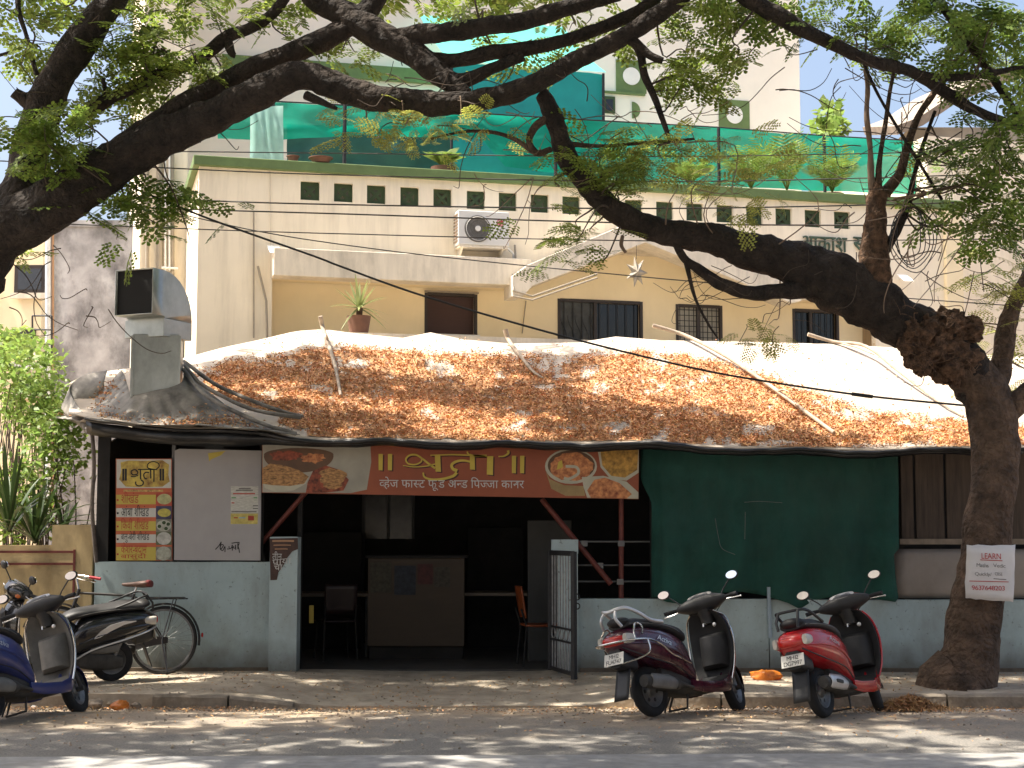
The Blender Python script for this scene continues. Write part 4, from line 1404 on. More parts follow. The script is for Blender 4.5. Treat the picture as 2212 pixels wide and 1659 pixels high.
def limb3(pts):                     # (px, py, width px, Y) -> resampled points and radii
    S = spline(pts, 12)
    P, r = [], []
    for x, y, w, Y in S:
        p = at(x, y, Y)
        P.append(p)
        r.append(w / 2 * (Y / FOC) * 0.93)
    return P, r
def limb(tree, pts, name='limb', m=None, n=20, nz=0.19, ns=4.5):
    P, r = limb3(pts)
    for i in range(1, len(P) - 1):
        P[i] = P[i] + Vector((noise.noise(P[i] * 2.2), 0, noise.noise(P[i] * 2.2 + Vector((9, 9, 9))))) * r[i] * 0.22
    g = MB()
    g.tube(P, r, n, nz=nz, ns=ns)
    g.build(name, m or M_bark, tree, smooth=70)
    return P

LIMB_PTS = []
def keep(P):
    LIMB_PTS.extend(P[::5])
    return P

lt = thing('street_tree', 'dark tree at the left edge with limbs arching across the top', 'tree', at(-330, 1480, 15.3).xyz * Vector((1, 1, 0)) + Vector((0, 0, 0.03)) if False else Vector((at(-330, 900, 15.2).x, 15.2, 0.02)), 'street trees')
keep(limb(lt, [(-330, 1500, 230, 15.2), (-325, 1400, 190, 15.2), (-300, 1150, 170, 15.2), (-250, 900, 165, 15.15), (-150, 710, 160, 15.1), (-50, 580, 145, 15.1)], 'trunk'))
keep(limb(lt, [(-80, 600, 140, 15.1), (20, 505, 132, 15.05), (110, 440, 122, 15.0), (200, 382, 112, 15.0), (290, 328, 102, 15.0), (380, 283, 92, 15.0), (460, 250, 84, 14.95), (540, 215, 80, 14.9), (610, 178, 76, 14.9), (665, 168, 70, 14.9), (725, 185, 68, 14.9), (800, 207, 68, 14.9), (900, 221, 60, 14.85), (1000, 222, 55, 14.8), (1080, 206, 53, 14.8), (1140, 185, 50, 14.75), (1220, 146, 46, 14.7), (1300, 104, 43, 14.65), (1380, 60, 42, 14.6), (1450, 10, 42, 14.5), (1540, -70, 36, 14.4)]))
keep(limb(lt, [(-30, 545, 120, 15.1), (40, 440, 105, 15.15), (62, 340, 92, 15.2), (80, 262, 88, 15.2), (110, 195, 86, 15.2), (158, 118, 80, 15.2), (205, 50, 72, 15.2), (250, -10, 62, 15.2), (320, -110, 50, 15.2)]))
limb(lt, [(85, 240, 40, 15.2), (50, 212, 34, 15.15), (30, 200, 26, 15.1)], 'stub', n=10)
keep(limb(lt, [(265, 325, 70, 15.0), (330, 272, 60, 15.05), (400, 225, 55, 15.1), (470, 185, 52, 15.15), (560, 142, 51, 15.2), (640, 112, 51, 15.2), (700, 86, 52, 15.2), (745, 60, 52, 15.2), (790, 30, 50, 15.2), (850, -60, 44, 15.2)]))
keep(limb(lt, [(610, -80, 56, 15.3), (680, -8, 60, 15.25), (740, 30, 62, 15.2), (800, 66, 66, 15.15), (860, 100, 68, 15.1), (920, 135, 62, 15.0), (965, 172, 50, 14.95), (1010, 205, 34, 14.85)]))
keep(limb(lt, [(830, 88, 40, 15.1), (930, 72, 48, 15.0), (1030, 62, 46, 14.95), (1130, 45, 42, 14.9), (1260, 8, 42, 14.9), (1400, -50, 38, 14.9)]))
keep(limb(lt, [(900, 128, 42, 15.05), (985, 130, 38, 15.0), (1080, 113, 36, 14.95), (1190, 95, 33, 14.9), (1290, 64, 31, 14.9), (1380, 22, 28, 14.9), (1460, -40, 24, 14.9)]))
keep(limb(lt, [(945, 150, 60, 15.0), (990, 175, 40, 14.95), (1060, 150, 30, 14.9), (1130, 120, 26, 14.9)]))
keep(limb(lt, [(150, 275, 30, 15.15), (200, 232, 34, 15.15), (262, 200, 31, 15.2), (340, 163, 29, 15.25), (420, 135, 30, 15.3), (455, 108, 31, 15.3), (490, 80, 30, 15.3), (545, 58, 28, 15.3), (595, 22, 26, 15.3), (650, -50, 24, 15.3)]))
limb(lt, [(232, 215, 20, 15.2), (228, 195, 14, 15.15), (222, 170, 9, 15.15)], 'stub', n=8)
limb(lt, [(490, 85, 22, 15.3), (500, 112, 18, 15.25), (508, 120, 13, 15.25)], 'stub', n=8)
keep(limb(lt, [(40, -40, 13, 15.3), (40, 20, 13, 15.3), (55, 70, 12, 15.3), (66, 110, 12, 15.25), (80, 160, 13, 15.2)], 'twig_stem', n=7))
keep(limb(lt, [(-20, 125, 8, 15.3), (40, 105, 8, 15.3), (60, 75, 8, 15.3)], 'twig_stem', n=7))
keep(limb(lt, [(1350, 80, 26, 14.65), (1378, 105, 24, 14.6), (1392, 160, 20, 14.6), (1412, 205, 17, 14.6), (1430, 255, 14, 14.6), (1448, 308, 8, 14.6)], 'dead_branch', n=9))
limb(lt, [(1370, 90, 22, 14.6), (1400, 118, 20, 14.55), (1432, 132, 17, 14.55)], 'stub', n=9)
limb(lt, [(660, 205, 22, 14.85), (700, 222, 15, 14.8), (728, 235, 8, 14.8)], 'stub', n=8)
keep(limb(lt, [(1540, -80, 46, 14.4), (1600, -20, 44, 14.4), (1660, 22, 40, 14.5), (1730, 58, 36, 14.6), (1800, 96, 33, 14.7), (1880, 130, 30, 14.8), (1960, 152, 28, 14.9), (2040, 200, 27, 15.0), (2120, 245, 24, 15.1), (2230, 285, 20, 15.2)]))
keep(limb(lt, [(1930, 145, 22, 14.85), (2010, 165, 20, 14.9), (2100, 165, 17, 15.0), (2230, 140, 14, 15.0)], n=10))
keep(limb(lt, [(1990, -60, 26, 15.2), (2040, 20, 22, 15.2), (2100, 100, 20, 15.2), (2160, 190, 18, 15.2), (2230, 300, 16, 15.2)], n=10))

rt = thing('street_tree', 'leaning brown tree trunk on the right pavement with a paper notice', 'tree', Vector((at(2080, 1480, 15.6).x, 15.6, 0.02)), 'street trees')
keep(limb(rt, [(2072, 1515, 240, 15.6), (2076, 1478, 178, 15.6), (2088, 1440, 140, 15.6), (2100, 1380, 124, 15.6), (2114, 1300, 120, 15.6), (2128, 1200, 112, 15.6), (2144, 1080, 106, 15.6), (2150, 980, 108, 15.6), (2142, 900, 116, 15.6), (2118, 835, 112, 15.58), (2078, 780, 104, 15.55)], 'trunk', M_bark2, 20, 0.10, 4))
for (x, w) in ((2018, 60), (2130, 50)):
    limb(rt, [(x, 1492, w * 0.5, 15.45), ((x + 2080) / 2, 1470, w, 15.5), (2090, 1400, w, 15.58)], 'root', M_bark2, 10)
keep(limb(rt, [(2110, 825, 110, 15.58), (2060, 760, 114, 15.55), (1990, 715, 114, 15.5), (1910, 672, 118, 15.45), (1840, 630, 127, 15.4), (1770, 588, 123, 15.35), (1700, 565, 101, 15.3), (1620, 540, 85, 15.25), (1540, 518, 72, 15.2), (1450, 505, 63, 15.15), (1380, 485, 58, 15.1), (1310, 442, 56, 15.05), (1258, 390, 53, 15.0), (1222, 335, 50, 14.95), (1205, 285, 47, 14.9), (1190, 245, 44, 14.9), (1168, 200, 35, 14.9)], 'limb', M_bark, 18))
limb(rt, [(1760, 620, 50, 15.3), (1690, 628, 40, 15.2), (1620, 634, 34, 15.15), (1560, 614, 30, 15.1), (1515, 585, 26, 15.1), (1480, 560, 20, 15.1), (1455, 520, 16, 15.12)], 'limb', M_bark, 12)
limb(rt, [(1700, 550, 70, 15.3), (1730, 548, 60, 15.25), (1755, 562, 50, 15.25)], 'burl', M_bark, 12, 0.3)
keep(limb(rt, [(1870, 640, 80, 15.4), (1888, 590, 76, 15.38), (1886, 535, 66, 15.38), (1892, 475, 54, 15.4), (1896, 430, 48, 15.4), (1900, 405, 40, 15.4)], 'stem', M_burl, 14, 0.22, 7))
g = MB()
for (x, y, rx, rz, Y) in ((2020, 745, 0.27, 0.25, 15.42), (1978, 728, 0.17, 0.19, 15.35), (2050, 705, 0.20, 0.15, 15.42), (1990, 780, 0.14, 0.13, 15.4), (2070, 780, 0.2, 0.2, 15.45), (2000, 700, 0.13, 0.1, 15.4), (2088, 715, 0.16, 0.15, 15.45), (2040, 800, 0.14, 0.12, 15.45)):
    g.ball(at(x, y, Y), rx, 0.2, rz, 40, 28, nz=0.40, ns=8)
g.build('burl', M_burl, rt, smooth=60)
keep(limb(rt, [(2140, 850, 56, 15.6), (2160, 790, 52, 15.62), (2168, 730, 46, 15.62), (2180, 680, 42, 15.62), (2205, 630, 38, 15.65), (2250, 540, 34, 15.7), (2310, 400, 30, 15.7)], 'limb', M_bark2, 12))
keep(limb(rt, [(2165, 905, 60, 15.6), (2195, 870, 52, 15.55), (2240, 830, 46, 15.5)], 'limb', M_bark2, 12))
keep(limb(rt, [(1888, 430, 22, 15.4), (1882, 380, 17, 15.4), (1880, 320, 14, 15.38), (1872, 250, 13, 15.35), (1874, 190, 11, 15.3), (1868, 150, 9, 15.3)], 'dead_branch', M_dead, 9))
keep(limb(rt, [(1896, 420, 20, 15.4), (1900, 350, 14, 15.4), (1912, 270, 12, 15.4), (1922, 200, 10, 15.4), (1938, 120, 8, 15.4)], 'dead_branch', M_bark2, 9))
keep(limb(rt, [(1912, 420, 30, 15.45), (1945, 372, 24, 15.45), (1962, 310, 19, 15.4), (1985, 250, 16, 15.4), (2015, 205, 14, 15.4), (2050, 150, 11, 15.4)], 'dead_branch', M_bark2, 9))
keep(limb(rt, [(1900, 560, 30, 15.4), (1935, 500, 25, 15.4), (1962, 440, 19, 15.4), (1975, 380, 13, 15.4), (1995, 310, 10, 15.4), (2020, 240, 8, 15.4)], 'dead_branch', M_bark, 9))
limb(rt, [(1862, 130, 7, 15.2), (1900, 210, 7, 15.2), (1960, 310, 8, 15.2), (2035, 432, 7, 15.2)], 'dead_branch', M_bark, 6)
limb(rt, [(1930, 430, 7, 15.3), (2000, 418, 8, 15.2), (2080, 400, 8, 15.2), (2130, 402, 6, 15.2)], 'dead_branch', M_dead, 6)
limb(rt, [(1185, 255, 22, 14.9), (1155, 275, 20, 14.85), (1143, 305, 18, 14.85), (1160, 330, 17, 14.85), (1190, 322, 15, 14.9)], 'branch', M_bark2, 9)
limb(rt, [(1155, 330, 14, 14.85), (1110, 300, 12, 14.85), (1060, 285, 9, 14.9), (1000, 285, 7, 14.9), (930, 300, 5, 14.9)], 'branch', M_bark2, 8)
limb(rt, [(1225, 310, 14, 14.95), (1300, 315, 9, 15.0), (1400, 308, 8, 15.0), (1500, 300, 6, 15.0)], 'branch', M_bark2, 8)
limb(rt, [(1480, 555, 16, 15.1), (1500, 640, 8, 15.1), (1530, 700, 6, 15.1), (1550, 730, 4, 15.1)], 'branch', M_bark, 7)
limb(rt, [(1345, 510, 10, 15.1), (1342, 530, 9, 15.05), (1352, 546, 7, 15.05)], 'stub', M_dead, 7)

# ---- leaves: a feathery compound leaf, fine and coarse
def leaf_fine():
    V, F = [], []
    def quad(c, d, l, w, nrm):
        s = np.cross(d, nrm)
        o = len(V)
        V.extend([c, c + d * l * 0.55 + s * w / 2, c + d * l, c + d * l * 0.55 - s * w / 2])
        F.append((o, o + 1, o + 2, o + 3))
    up = np.array([0, 0, 1.0])
    for i in range(5):
        x = 0.2 + 0.18 * i
        for sgn in (-1, 1):
            a = R(55 - 6 * i) * sgn
            d = np.array([math.cos(a), math.sin(a), -0.18 - 0.1 * i * 0.5])
            d /= np.linalg.norm(d)
            L = 0.42 - 0.03 * abs(i - 2)
            base = np.array([x, 0, -0.12 * x * x])
            for k in range(4):
                c = base + d * L * (0.2 + 0.24 * k)
                for s2 in (-1, 1):
                    b = a + s2 * R(62)
                    e = np.array([math.cos(b), math.sin(b), -0.15])
                    quad(c, e, 0.125, 0.075, up)
    return np.array(V), np.array(F)
def leaf_coarse():
    V, F = [], []
    for i in range(5):
        x = 0.2 + 0.18 * i
        for sgn in (-1, 1):
            a = R(55 - 6 * i) * sgn
            d = np.array([math.cos(a), math.sin(a), -0.2])
            s = np.array([-math.sin(a), math.cos(a), 0])
            b = np.array([x, 0, -0.12 * x * x])
            o = len(V)
            V.extend([b, b + d * 0.22 + s * 0.085, b + d * 0.44, b + d * 0.22 - s * 0.085])
            F.append((o, o + 1, o + 2, o + 3))
    return np.array(V), np.array(F)
def leaf_broad():                     # fewer, larger leaflets
    V, F = [], []
    up = np.array([0, 0, 1.0])
    for i in range(4):
        x = 0.2 + 0.24 * i
        for sgn in (-1, 1):
            a = R(58 - 9 * i) * sgn
            d = np.array([math.cos(a), math.sin(a), -0.25])
            d /= np.linalg.norm(d)
            L = 0.46 - 0.03 * abs(i - 1.5)
            base = np.array([x, 0, -0.15 * x * x])
            for k in range(3):
                c = base + d * L * (0.22 + 0.3 * k)
                for s2 in (-1, 1):
                    b = a + s2 * R(50)
                    e = np.array([math.cos(b), math.sin(b), -0.22])
                    q = np.cross(e, up)
                    o = len(V)
                    l, w = 0.19, 0.115
                    V.extend([c, c + e * l * 0.4 + q * w * 0.42, c + e * l * 0.8 + q * w * 0.45, c + e * l, c + e * l * 0.8 - q * w * 0.45, c + e * l * 0.4 - q * w * 0.42])
                    F.append((o, o + 1, o + 2, o + 3, o + 4, o + 5))
    return np.array(V), np.array(F)
LF, LC, LB = leaf_fine(), leaf_coarse(), leaf_broad()
nr = np.random.default_rng(11)

def clump_points(spec):              # (cx, cy, rx, ry, Y0, Y1, n) in measured units
    cx, cy, rx, ry, Y0, Y1, n = spec
    out = []
    k = max(1, n // 14)
    for _ in range(k):               # small tufts inside the clump
        a, q = nr.uniform(0, 2 * math.pi), math.sqrt(nr.uniform(0, 1))
        c = at(cx + rx * q * math.cos(a), cy + ry * q * math.sin(a), nr.uniform(Y0, Y1))
        for _ in range(14):
            out.append(np.array(c) + nr.normal(0, 1, 3) * np.array([0.17, 0.2, 0.11]))
    return out
def crown(tree, name, clumps, m, fine='broad', size=(0.20, 0.34), tilt=0.45):
    P = []
    for c in clumps:
        P += clump_points(c)
    P = np.array(P)
    tv, tf = LF if fine == 'fine' else LB
    V, F = scatter(tv, tf, P, rand_rot(nr, len(P), tilt), nr.uniform(size[0], size[1], len(P)))
    o = fast_mesh(name, V, F, m, tree)
    tag(o, kind='stuff')
    return P
TW = []
def twigs(tree, name, targets, m=None, r0=0.012, every=1, bend=0.25):
    g = MB()
    for t in targets[::every]:
        t = Vector(t)
        best = min(LIMB_PTS, key=lambda q: (q - t).length_squared)
        d = t - best
        if d.length > 2.2:
            best = t - d.normalized() * 1.2
            best = best + Vector((0, 0, 0.5))
            d = t - best
        mid = best.lerp(t, 0.5) + Vector((nr.normal(0, bend), nr.normal(0, bend), nr.normal(0, bend))) * d.length * 0.6
        mid2 = best.lerp(t, 0.8) + Vector((nr.normal(0, bend), nr.normal(0, bend), nr.normal(0.1, bend))) * d.length * 0.35
        S = spline([tuple(best), tuple(mid), tuple(mid2), tuple(t)], 4)
        g.tube(S, [r0 * (1 - 0.75 * i / (len(S) - 1)) for i in range(len(S))], 4, caps=False)
    tag(g.build(name, m or M_twig, tree, smooth=80), kind='stuff')

# clumps in view
CL_L = [(70, 60, 120, 90, 14.6, 16.2, 41), (60, 180, 100, 90, 14.8, 16.2, 23), (20, 320, 60, 60, 14.8, 16.0, 14), (330, 60, 150, 70, 14.3, 15.6, 67), (310, 130, 90, 60, 14.5, 15.8, 29),
        (270, 180, 60, 50, 15.2, 16, 14), (160, 20, 80, 40, 15.4, 16.4, 14), (150, 300, 60, 40, 14.4, 14.9, 14), (60, 330, 30, 60, 14.6, 15.0, 14), (240, 250, 60, 40, 15.2, 16.2, 14),
        (560, 40, 100, 60, 15.3, 16.4, 19), (640, 100, 70, 40, 15.4, 16.2, 14), (330, 210, 40, 40, 15.4, 16.2, 14), (440, 150, 40, 20, 15.3, 16, 14), (20, 470, 30, 40, 15.6, 16.2, 14)]
CL_LD = [(110, 320, 70, 45, 14.4, 14.8, 42), (310, 425, 45, 30, 14.8, 15.6, 25), (340, 460, 30, 20, 14.9, 15.6, 16), (390, 470, 22, 20, 15.0, 15.6, 14), (200, 450, 60, 20, 14.9, 15.6, 16)]
CL_C = [(900, 20, 120, 30, 14.8, 15.8, 17), (780, 120, 60, 30, 15.4, 16.0, 14), (1130, 90, 80, 40, 15.2, 15.8, 14), (1330, 30, 120, 50, 14.6, 15.6, 17), (1480, 40, 90, 70, 14.2, 15.4, 38), (1560, 130, 90, 60, 14.4, 15.4, 45), (1490, 200, 70, 40, 14.6, 15.4, 18), (1600, 60, 80, 60, 14.6, 15.6, 21)]
CL_R = [(1760, 40, 110, 50, 14.6, 16.0, 31), (1900, 60, 120, 70, 14.6, 16.2, 51), (2050, 60, 120, 80, 14.4, 16.4, 72), (2160, 120, 90, 120, 14.4, 16.4, 79), (2150, 280, 80, 90, 14.4, 16.2, 65), (2170, 420, 60, 80, 14.6, 16.0, 45), (2185, 540, 40, 70, 14.8, 16.0, 20),
        (2060, 170, 90, 60, 14.8, 16.2, 25), (2000, 330, 60, 60, 14.8, 15.8, 14), (2070, 400, 50, 60, 14.8, 15.8, 14)]
CL_Y = [(880, 285, 110, 35, 14.6, 15.4, 33), (780, 265, 60, 20, 14.7, 15.3, 16), (1560, 320, 90, 40, 14.7, 15.3, 25), (1700, 380, 90, 40, 14.7, 15.3, 25), (1620, 440, 60, 30, 14.7, 15.3, 16), (1480, 430, 70, 40, 14.7, 15.3, 25), (1020, 290, 50, 30, 14.7, 15.3, 14), (1420, 330, 60, 30, 14.7, 15.3, 16), (2130, 600, 70, 60, 15, 15.6, 33), (2170, 760, 40, 80, 15.8, 16.3, 42), (1700, 700, 80, 15, 14.9, 15.3, 14)]
CL_G = [(1290, 380, 70, 60, 14.7, 15.2, 56), (1310, 330, 60, 30, 14.7, 15.2, 42), (1200, 525, 50, 15, 14.8, 15.1, 28)]
p1 = crown(lt, 'crown', CL_L, M_leaf)
p2 = crown(lt, 'crown', CL_LD, M_leafd, size=(0.2, 0.34))
p3 = crown(lt, 'crown', CL_C, M_leaf)
p4_ = crown(rt, 'crown', CL_R, M_leafd)
p5 = crown(rt, 'crown', CL_Y, M_leafy, 'fine', size=(0.18, 0.3), tilt=0.35)
p6 = crown(rt, 'crown', CL_G, M_leaf, 'fine', size=(0.22, 0.36), tilt=0.3)
twigs(lt, 'twigs', p1, every=9)
twigs(lt, 'twigs', p2, every=6)
twigs(lt, 'twigs', p3, every=7)
twigs(rt, 'twigs', p4_, every=8)
twigs(rt, 'twigs', p5, M_dead, r0=0.008, every=8, bend=0.4)
twigs(rt, 'twigs', p6, every=6)
# loose hanging tangles
def tangle(tree, n, box, m, r=0.006, lng=(0.4, 1.1), sag=0.5):
    g = MB()
    for _ in range(n):
        c = at(nr.uniform(box[0], box[2]), nr.uniform(box[1], box[3]), nr.uniform(box[4], box[5]))
        d = Vector((nr.normal(0, 1), nr.normal(0, 0.5), nr.normal(-0.2, 0.5))).normalized()
        L = nr.uniform(*lng)
        sg_ = nr.uniform(-0.15, 0.7)
        P = [c + d * L * t + Vector((0.05 * math.sin(t * 5 + c.x * 9), 0, -sag * L * 3 * t * (1 - t) * sg_ + 0.03 * math.sin(t * 7))) for t in (0, 0.2, 0.4, 0.6, 0.8, 1.0)]
        S = spline([tuple(p) for p in P], 3)
        g.tube(S, [r * (1 - 0.5 * i / len(S)) for i in range(len(S))], 4, caps=False)
    tag(g.build('twigs', m, tree, smooth=80), kind='stuff')
tangle(rt, 48, (1680, 60, 2200, 330, 14.6, 15.6), M_twig, 0.006)
tangle(rt, 20, (1820, 380, 2180, 640, 14.8, 15.5), M_twig, 0.005)
tangle(rt, 18, (1850, 400, 2150, 560, 14.8, 15.5), M_dead, 0.007)
tangle(rt, 26, (1000, 230, 1500, 420, 14.6, 15.2), M_dead, 0.005, (0.3, 0.8))
tangle(lt, 30, (700, 120, 1350, 300, 14.6, 15.2), M_twig, 0.006, (0.3, 0.8))
tangle(lt, 13, (0, 450, 260, 700, 14.9, 15.4), M_twig, 0.006, (0.3, 0.8))
tangle(lt, 24, (0, 0, 500, 260, 15.0, 15.8), M_twig, 0.006)
tangle(rt, 20, (1450, 560, 1760, 720, 14.9, 15.3), M_twig, 0.004, (0.3, 0.6))
tangle(rt, 22, (1950, 660, 2080, 800, 15.0, 15.2), M_burl, 0.005, (0.15, 0.35))
# crowns above the frame: they shade the road and the front of the shop
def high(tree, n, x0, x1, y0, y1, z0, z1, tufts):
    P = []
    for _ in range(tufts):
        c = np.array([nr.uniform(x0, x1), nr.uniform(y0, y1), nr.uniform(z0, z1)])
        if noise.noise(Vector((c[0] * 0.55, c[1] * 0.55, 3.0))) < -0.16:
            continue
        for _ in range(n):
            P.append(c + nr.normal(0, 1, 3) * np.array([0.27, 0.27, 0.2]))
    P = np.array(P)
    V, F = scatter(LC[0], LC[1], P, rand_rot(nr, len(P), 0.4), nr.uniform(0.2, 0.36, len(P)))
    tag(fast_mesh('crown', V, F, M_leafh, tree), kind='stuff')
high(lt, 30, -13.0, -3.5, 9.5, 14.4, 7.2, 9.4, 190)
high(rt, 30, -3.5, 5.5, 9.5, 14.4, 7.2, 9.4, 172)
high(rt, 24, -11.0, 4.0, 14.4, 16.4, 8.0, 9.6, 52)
nt3 = thing('street_tree', 'unseen tree added on the near side of the road to block sky light', 'tree', Vector((-5.5, 3.2, 0.0)), 'street trees')  # unseen tree, added to cut the sky light reaching the street
for P3, r3, n3 in (([(-5.5, 3.2, -0.05), (-5.4, 3.3, 1.5), (-5.2, 3.5, 3.2), (-4.6, 4.0, 5.0)], (0.42, 0.3, 0.26, 0.2), 'trunk'), ([(-4.7, 3.9, 4.8), (-2.0, 5.0, 7.0), (1.5, 6.0, 8.0), (4.5, 6.5, 8.6)], (0.18, 0.14, 0.1, 0.05), 'limb'), ([(-5.0, 3.6, 4.2), (-7.0, 6.0, 7.0), (-8.0, 8.0, 8.4)], (0.17, 0.12, 0.05), 'limb')):
    g = MB(); S = spline([tuple(p) + (r,) for p, r in zip(P3, r3)], 6); g.tube([p[:3] for p in S], [p[3] for p in S], 12, nz=0.12); g.build(n3, M_bark, nt3, smooth=70)
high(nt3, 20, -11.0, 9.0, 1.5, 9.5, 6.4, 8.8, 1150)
P = []
for band in ([(560, 780), (640, 800), (760, 832), (900, 850), (1050, 862), (1200, 880), (1350, 893), (1500, 905), (1640, 925)], [(430, 850), (560, 880), (700, 905), (850, 915)], [(1200, 905), (1400, 935), (1600, 952), (1720, 960)], [(440, 800), (560, 800), (700, 770)], [(195, 902), (300, 895), (420, 905), (560, 928)], [(230, 872), (330, 870), (430, 880), (500, 900)], [(180, 860), (240, 830), (300, 820)], [(1140, 860), (1160, 820), (1190, 790), (1250, 775)]):
    for x, y, in [tuple(q) for q in spline(band, 9)]:
        b = roof_pt(x, roof_s(x, y)) + sun_vec * nr.uniform(5.2, 6.2)
        for _ in range(7):
            P.append(np.array(b) + nr.normal(0, 1, 3) * np.array([0.22, 0.22, 0.16]))
P = np.array(P)
V, F = scatter(LC[0], LC[1], P, rand_rot(nr, len(P), 0.4), nr.uniform(0.2, 0.36, len(P)))
tag(fast_mesh('crown', V, F, M_leaf, lt), kind='stuff')
for band in ([(560, 785), (760, 832), (1050, 862), (1350, 893), (1640, 925)], [(1140, 870), (1160, 820), (1190, 790), (1250, 775)], [(430, 855), (640, 885), (850, 915)]):
    Q = [roof_pt(x, roof_s(x, y)) + sun_vec * 5.6 for x, y in [tuple(q) for q in spline(band, 4)]]
    g = MB(); g.tube(Q, [0.06 - 0.04 * i / len(Q) for i in range(len(Q))], 7, nz=0.1); g.build('limb', M_bark, lt, smooth=70)
for (tr, pts) in ((lt, [(1540, -70, 36, 14.4), (1620, -190, 30, 14.0), (1700, -300, 22, 13.5)]), (lt, [(320, -110, 50, 15.2), (420, -240, 38, 14.8), (520, -380, 24, 14)]), (lt, [(850, -60, 44, 15.2), (930, -190, 32, 14.5), (1020, -320, 22, 13.6)]), (rt, [(2310, 400, 30, 15.7), (2330, 150, 26, 15.4), (2260, -120, 20, 14.6), (2180, -300, 15, 14)])):
    limb(tr, pts, 'limb', n=8)

# ------------------------------------------------------------------ shrubs and other plants
def shrub(label, spec, m, leaf=0.06, name='garden_shrub', stem_from=None, group=None):
    cx, cy, rx, ry, Y0, Y1, n = spec
    c = at(cx, cy, (Y0 + Y1) / 2)
    t = thing(name, label, 'shrub', Vector((c.x, c.y, 0.0)), group)
    P = []
    for _ in range(n // 10):
        a, q = nr.uniform(0, 2 * math.pi), math.sqrt(nr.uniform(0, 1))
        b = at(cx + rx * q * math.cos(a), cy + ry * q * math.sin(a), nr.uniform(Y0, Y1))
        for _ in range(10):
            P.append(np.array(b) + nr.normal(0, 0.10, 3))
    P = np.array(P)
    tv = np.array([[0, 0, 0], [0.5, 0.32, 0.06], [1, 0, -0.08], [0.5, -0.32, 0.06]])
    V, F = scatter(tv, np.array([[0, 1, 2, 3]]), P, rand_rot(nr, len(P), 0.6), nr.uniform(leaf * 0.7, leaf * 1.4, len(P)))
    tag(fast_mesh('foliage', V, F, m, t), kind='stuff')
    g = MB()
    for _ in range(14):
        e = Vector(P[nr.integers(len(P))])
        s = Vector((c.x + nr.normal(0, 0.12), c.y + nr.normal(0, 0.12), 0))
        m_ = s.lerp(e, 0.5) + Vector((nr.normal(0, 0.12), 0, 0.1))
        S = spline([tuple(s), tuple(m_), tuple(e)], 4)
        g.tube(S, [0.016 * (1 - 0.7 * i / (len(S) - 1)) for i in range(len(S))], 5, caps=False)
    tag(g.build('stems', M_twig, t, smooth=80), kind='stuff')
    return t
shrub('bright green leafy shrub by the left edge, below the steel frame', (55, 830, 75, 90, 18.8, 20.2, 1500), M_leafb, 0.09)
shrub('leafy shrub squeezed between the shop corner and the left garden', (120, 960, 60, 90, 18.2, 19.2, 1100), M_leafb, 0.085)
shrub('small pale shrub at the far left in front of the apartment', (30, 745, 45, 20, 24, 25, 300), M_leafb, 0.12)
shrub('low dark shrub behind the ochre wall at the left edge', (40, 1080, 90, 70, 18.4, 19.2, 900), M_leafd, 0.09)
# strap-leaved plants behind the ochre wall
M_strap = mat('strap_leaf', (0.040, 0.075, 0.022), 0.35, var=0.3, scale=5, island=0.3, transl=0.25)
def strap_plant(label, px, py, Y, n, L, m, spread=1.0, name='strap_plant', base_z=None, cat='plant', w=0.05):
    b = at(px, py, Y)
    t = thing(name, label, cat, b)
    for k in range(n):
        a = 2 * math.pi * k / n + nr.uniform(-0.3, 0.3)
        lean = nr.uniform(0.15, 1.0) * spread
        l = L * nr.uniform(0.7, 1.1)
        d = Vector((math.cos(a), math.sin(a), 0))
        g = MB()
        vs = []
        N = 9
        for i in range(N + 1):
            s = i / N
            p = b + d * l * (math.sin(lean * 0.9) * s + 0.10 * s * s * lean) + Vector((0, 0, l * (math.cos(lean * 0.8) * s - 0.55 * lean * s * s)))
            side = d.cross(Vector((0, 0, 1)))
            ww = w * (0.6 + 0.8 * s) * (1 - s ** 3) * 0.5 + 0.002
            vs += [p - side * ww + Vector((0, 0, ww * 0.5)), p, p + side * ww + Vector((0, 0, ww * 0.5))]
        fs = []
        for i in range(N):
            for q in (0, 1):
                fs.append((3 * i + q, 3 * i + q + 1, 3 * i + 4 + q, 3 * i + 3 + q))
        g.add(vs, fs)
        g.build('leaf', m, t, smooth=70)
    return t, b
for i, (x, y, n, L, lb) in enumerate(((20, 1150, 22, 1.15, 'dark strap-leaved plant above the ochre wall at the left edge'), (75, 1175, 20, 1.05, 'strap-leaved plant above the ochre wall, middle of the clump'), (135, 1165, 14, 0.7, 'smaller strap-leaved plant beside the ochre pillar'), (-40, 1120, 18, 1.2, 'tall strap-leaved plant reaching in from the left edge'))):
    strap_plant(lb, x, y, 17.6 + 0.25 * i, n, L, M_strap)
